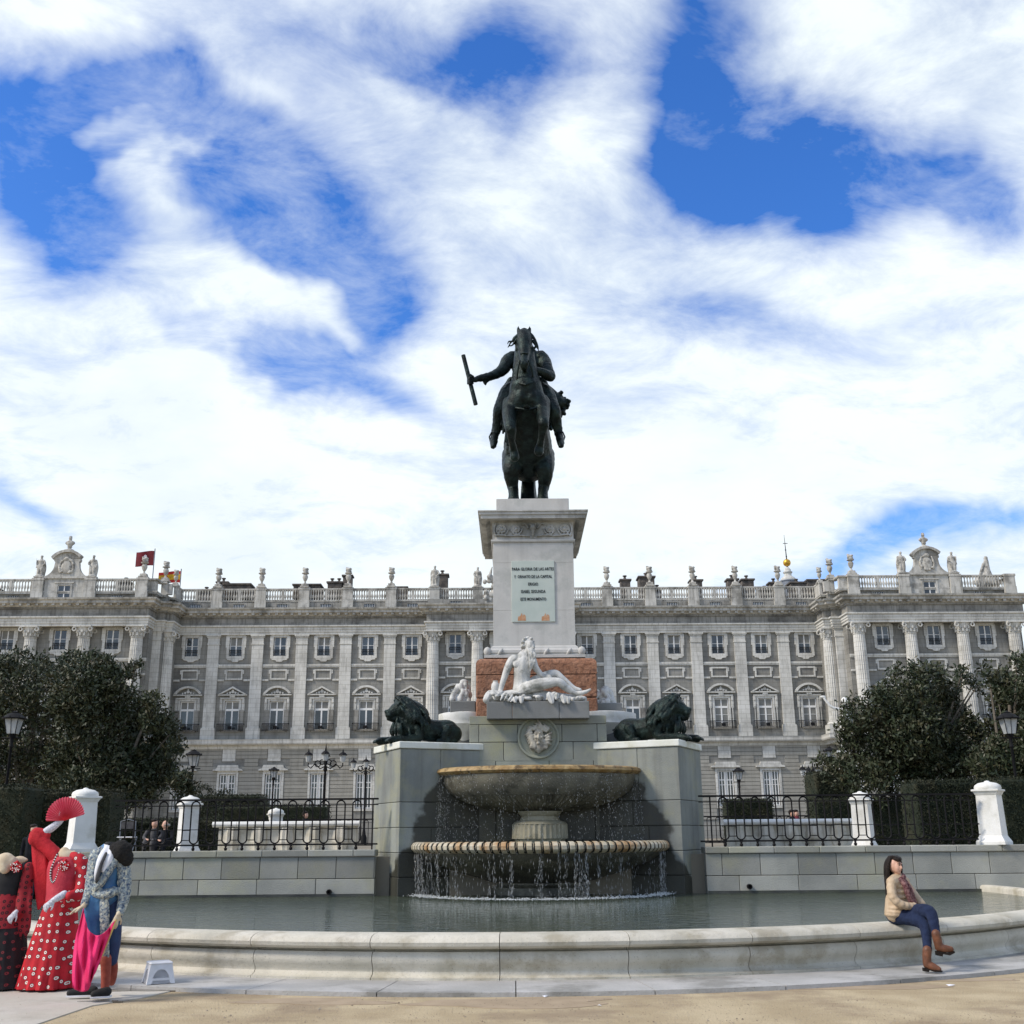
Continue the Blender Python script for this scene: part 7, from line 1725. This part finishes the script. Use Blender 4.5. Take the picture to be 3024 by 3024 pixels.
for i in range(9): y = -.06 + i * .014; b.limb([tuple(hc + HZ @ Vector((.01, y * .8, .105))) + (.014,), tuple(hc + HZ @ Vector((.062, y, .085))) + (.013,), tuple(hc + HZ @ Vector((.082 - abs(y) * .3, y * 1.05 - .01, .048))) + (.007,)], n=5, sub=3)
b.build('hair', M['hair'], o, voxel=.006, smooth=0)
b = Body()       # quilted jacket: stacked padded rolls
for v, x, r in ((2700, 2643, .155), (2692, 2645, .165), (2680, 2647, .168), (2664, 2649, .162), (2648, 2650, .158), (2632, 2651, .158), (2617, 2651, .15)): b.ell(at_o(G(x, v, YW)), (r * .82, r, .048), n=16)
W(b, [(2645, 2692, 0, .135), (2650, 2620, 0, .135)], n=12); W(b, [(2634, 2605, -.12, .07), (2652, 2600, 0, .09), (2670, 2603, .12, .07)], n=10); W(b, [(2640, 2596, 0, .06), (2656, 2592, 0, .06)], n=10)
for pts in ([(2633, 2608, -.12), (2632, 2622, -.15), (2634, 2636, -.18), (2638, 2650, -.2), (2648, 2662, -.215), (2662, 2671, -.22), (2676, 2675, -.215), (2690, 2677, -.2), (2699, 2677, -.19)], [(2670, 2606, .12), (2680, 2618, .13), (2690, 2630, .12), (2698, 2641, .09), (2706, 2652, .04), (2714, 2661, 0), (2720, 2668, -.04)]):
    k_ = len(pts); W(b, [(u, v, dy, .060 - .002 * i) for i, (u, v, dy) in enumerate(pts)], n=10)
    cc = cat([(u, v, dy) for u, v, dy in pts], 2)
    for i, (u, v, dy) in enumerate(cc[::2]): b.ell(at_o(G(u, v, YW + dy)), (.066 - i * .0018, .066 - i * .0018, .05), n=10)
b.build('jacket', M['jacket'], o, voxel=.0095, smooth=1)
b = Body(); W(b, [(2643, 2596, -.07, .03), (2655, 2600, -.11, .036), (2668, 2592, -.06, .035), (2662, 2584, .03, .034), (2644, 2584, .05, .034), (2640, 2592, -.03, .03)], n=9)
W(b, [(2664, 2598, -.11, .034), (2674, 2618, -.16, .038), (2682, 2640, -.17, .042), (2692, 2662, -.16, .04), (2700, 2672, -.15, .025)], n=9, flat=.6); W(b, [(2668, 2596, -.06, .03), (2682, 2616, -.1, .034), (2692, 2640, -.1, .036), (2704, 2666, -.1, .022)], n=9, flat=.6)
b.build('scarf', M['scarf'], o, voxel=.009, smooth=1, disp=.008, dsize=.02)
b = Body(); W(b, [(2645, 2700, .04, .125), (2655, 2702, .0, .12)], n=12)
W(b, [(2648, 2702, .0, .105), (2684, 2709, -.16, .096), (2716, 2720, -.34, .082), (2732, 2738, -.44, .07), (2737, 2775, -.58, .056), (2739, 2806, -.70, .05)], n=12)
W(b, [(2655, 2698, .1, .11), (2700, 2694, -.15, .098), (2735, 2690, -.42, .080), (2750, 2700, -.50, .072), (2758, 2728, -.60, .060), (2764, 2756, -.66, .052)], n=12)
b.build('jeans', M['jeans'], o, voxel=.0105, smooth=2, disp=.010, dsize=.05)
def boot(pts, heel, sole):
    b = Body(); W(b, pts[0], n=10); W(b, pts[1], n=10); ob = b.build('boot', M['boot'], o, voxel=.009, smooth=1)
    mb = MB(); P_ = [at_o(G(u, v, YW + dy)) for u, v, dy in sole]; n_ = len(P_); hw_ = .034
    mb.add([(p[0], p[1] - hw_, p[2]) for p in P_] + [(p[0], p[1] + hw_, p[2]) for p in P_], [tuple(range(n_)), tuple(reversed(range(n_, 2 * n_)))] + [(i, i + n_, (i + 1) % n_ + n_, (i + 1) % n_) for i in range(n_)])
    s_ = mb.build('sole', M['hair'], ob); return ob
boot([[(2738, 2806, -.76, .052), (2737, 2826, -.76, .052), (2738, 2846, -.76, .05)], [(2738, 2848, -.76, .048), (2755, 2855, -.79, .046), (2772, 2862, -.82, .032)]], 0, [(2726, 2858, -.76), (2741, 2858, -.76), (2760, 2863, -.80), (2782, 2866, -.83), (2778, 2871, -.83), (2755, 2869, -.80), (2742, 2864, -.76), (2741, 2870, -.76), (2727, 2868, -.76)])
boot([[(2764, 2758, -.70, .052), (2768, 2775, -.70, .053), (2773, 2795, -.70, .05)], [(2773, 2798, -.70, .048), (2790, 2801, -.72, .045), (2808, 2803, -.73, .034)]], 0, [(2764, 2808, -.70), (2779, 2810, -.70), (2800, 2814, -.72), (2816, 2808, -.73), (2817, 2813, -.73), (2802, 2821, -.72), (2782, 2817, -.70), (2781, 2824, -.70), (2765, 2821, -.70)])
# ---- background people
def far_person(u, vh, Y, zf, seated, coat, label, hairm, trousers=None, bald=False, face=1):
    hd = Vector(A(u, vh, Y)); hgt = hd.z - zf; o = tag(empty('person', (hd.x, Y, zf)), label, 'person'); b = Body(); s_ = hgt / (1.62 if not seated else 1.15)
    if seated:
        b.limb([(0, 0, .5 * s_, .15 * s_), (0, 0, .75 * s_, .16 * s_), (0, 0, .98 * s_, .12 * s_)], n=10); b.limb([(-.1, 0, .5 * s_, .09), (-.1, -.35, .5 * s_, .08), (-.1, -.4, .08, .05)], n=8); b.limb([(.1, 0, .5 * s_, .09), (.1, -.35, .5 * s_, .08), (.1, -.4, .08, .05)], n=8)
        b.limb([(-.17, 0, .93 * s_, .06), (-.22, -.1, .7 * s_, .05), (-.1, -.28, .62 * s_, .04)], n=8); b.limb([(.17, 0, .93 * s_, .06), (.22, -.1, .7 * s_, .05), (.1, -.28, .62 * s_, .04)], n=8); zz_ = 1.0 * s_
    else:
        b.limb([(0, 0, .9 * s_, .15), (0, 0, 1.15 * s_, .15), (0, 0, 1.38 * s_, .15)], n=10); b.limb([(-.19, 0, 1.36 * s_, .06), (-.24, .02, 1.1 * s_, .05), (-.22, -.08, .85 * s_, .04)], n=8); b.limb([(.19, 0, 1.36 * s_, .06), (.24, .02, 1.1 * s_, .05), (.22, -.08, .85 * s_, .04)], n=8); zz_ = 1.42 * s_
    b.build('coat', coat, o, voxel=.02, smooth=1)
    if not seated:
        b = Body(); b.limb([(-.09, 0, .9 * s_, .09), (-.1, 0, .5 * s_, .07), (-.1, .02, .1, .05)], n=8); b.limb([(.09, 0, .9 * s_, .09), (.1, 0, .5 * s_, .07), (.1, .02, .1, .05)], n=8); b.build('trousers', trousers, o, voxel=.02, smooth=1)
        for sx in (-1, 1): b = Body(); b.limb([(sx * .1, .03, .05, .05), (sx * .1, -.12, .04, .04)], n=8); b.build('shoe', M['black_cloth'], o, voxel=.015, smooth=1)
    b = Body(); b.limb([(0, 0, zz_ - .03, .055), (0, 0, zz_ + .06, .05)], n=8); b.ell((.01 * face, -.01, zz_ + .16), (.08, .09, .11)); b.ell((.075 * face, -.05, zz_ + .14), (.02, .025, .025), n=8)
    h_ = .22 * 1; b.limb([(-.1, -.3, .62 * s_, .03), (0, -.36, .6 * s_, .03)], n=6) if seated else b.limb([(-.22, -.1, .8 * s_, .035), (-.22, -.1, .72 * s_, .03)], n=6)
    b.build('body', M['skin'], o, voxel=.014, smooth=1)
    b = Body(); b.ell((-.02 * face, .035, zz_ + (.20 if not bald else .15)), (.096, .10, .10 if not bald else .05)); b.ell((-.01 * face, -.02, zz_ + (.245 if not bald else .15)), (.085, .09, .05 if not bald else .03)); b.build('hair', hairm, o, voxel=.014, smooth=1)
M['grey_hair'] = mat('grey_hair', (.25, .24, .22), .8)
far_person(101, 2440, 28, .0, False, M['dark_cloth'], 'man in a dark coat and jeans standing before the left hedge', M['hair'], M['jeans'])
far_person(489, 2444, 30, 1.2, True, M['dark_cloth'], 'balding man seated behind the left railing near the small white post', M['grey_hair'], bald=True, face=-1)
far_person(456, 2440, 30.6, 1.2, True, M['grey_cloth'], 'seated person in grey behind the left railing, left of the balding man', M['hair'], face=1)
far_person(902, 2410, 36, 1.2, True, M['dark_cloth'], 'dark clothed person seated beyond the left white bench', M['hair'])
far_person(2339, 2405, 38, 1.2, True, M['dark_cloth'], 'dark haired seated person beyond the right white bench', M['hair']); far_person(2351, 2404, 39.5, 1.2, True, mat('maroon', (.12, .02, .03), .8), 'seated person in maroon beyond the right white bench', M['hair'])
p = Vector(A(376, 2475, 29.5)); o = tag(empty('folding_chair', (p.x, 29.5, 1.2)), 'metal folding chair behind the left railing, beside the seated people', 'chair')
m = MB(); m.tube([(-.2, .2, 0), (-.2, .0, .45), (-.19, -.02, .85), (.0, -.02, .9), (.19, -.02, .85), (.2, 0, .45), (.2, .2, 0)], .014, 6); m.build('back_frame', M['lead'], o, smooth=True)
m = MB(); m.tube([(-.2, -.25, 0), (-.2, .15, .45)], .014, 6); m.build('leg', M['lead'], o); m = MB(); m.tube([(.2, -.25, 0), (.2, .15, .45)], .014, 6); m.build('leg', M['lead'], o)
MB().cbox(-.2, .2, -.22, .18, .44, .47, .01).build('seat', M['white_plastic'], o); MB().cbox(-.18, .18, -.03, 0, .66, .84, .01).build('backrest', M['grey_cloth'], o)

# small litter on the sand: dry leaves, pebbles, scraps of paper
V = []; F = []; rd = random.Random(21)
for i in range(2600):
    v = rd.uniform(2948, 3060); p = gp(rd.uniform(-60, 3090), v); r = rd.uniform(.003, .009) * (2.0 if rd.random() < .04 else 1); a = rd.uniform(0, 6.3); b_ = len(V)
    if math.hypot(p.x, p.y - 23.7) < 11.34: continue
    V += [(p.x + r * math.cos(a + q), p.y + r * math.sin(a + q) * .8, .004) for q in (0, 2.1, 4.2)] + [(p.x, p.y, .004 + r * .7)]; F += [(b_, b_ + 1, b_ + 3, b_ + 3), (b_ + 1, b_ + 2, b_ + 3, b_ + 3), (b_ + 2, b_, b_ + 3, b_ + 3)]
me = bpy.data.meshes.new('gravel'); me.from_pydata(V, [], [f[:3] for f in F]); me.materials.append(mat('pebble', (.16, .12, .08), .9, (.42, .36, .28), 3)); tag(add('gravel', me), kind='stuff')
for u, v, s_, rz in ((2808, 2912, .05, .4), (1610, 2945, .035, 1.0), (1770, 2972, .025, 2.0)):
    p = gp(u, v); mb = MB(); mb.add([(-s_, -s_ * .5, .006), (s_, -s_ * .4, .012), (s_ * .9, s_ * .5, .004), (-s_ * .8, s_ * .6, .016), (0, .0, .02)], [(0, 1, 4), (1, 2, 4), (2, 3, 4), (3, 0, 4)])
    o = mb.build('paper_scrap', M['shirt'], None, (p.x, p.y, 0), rz); tag(o, {2808: 'white paper scrap on the sand below the seated woman', 1610: 'white scrap on the sand close to the paving ring, just right of centre', 1770: 'smallest white scrap, on the sand right of centre'}[u], 'paper scrap')
for me in bpy.data.meshes:
    pass
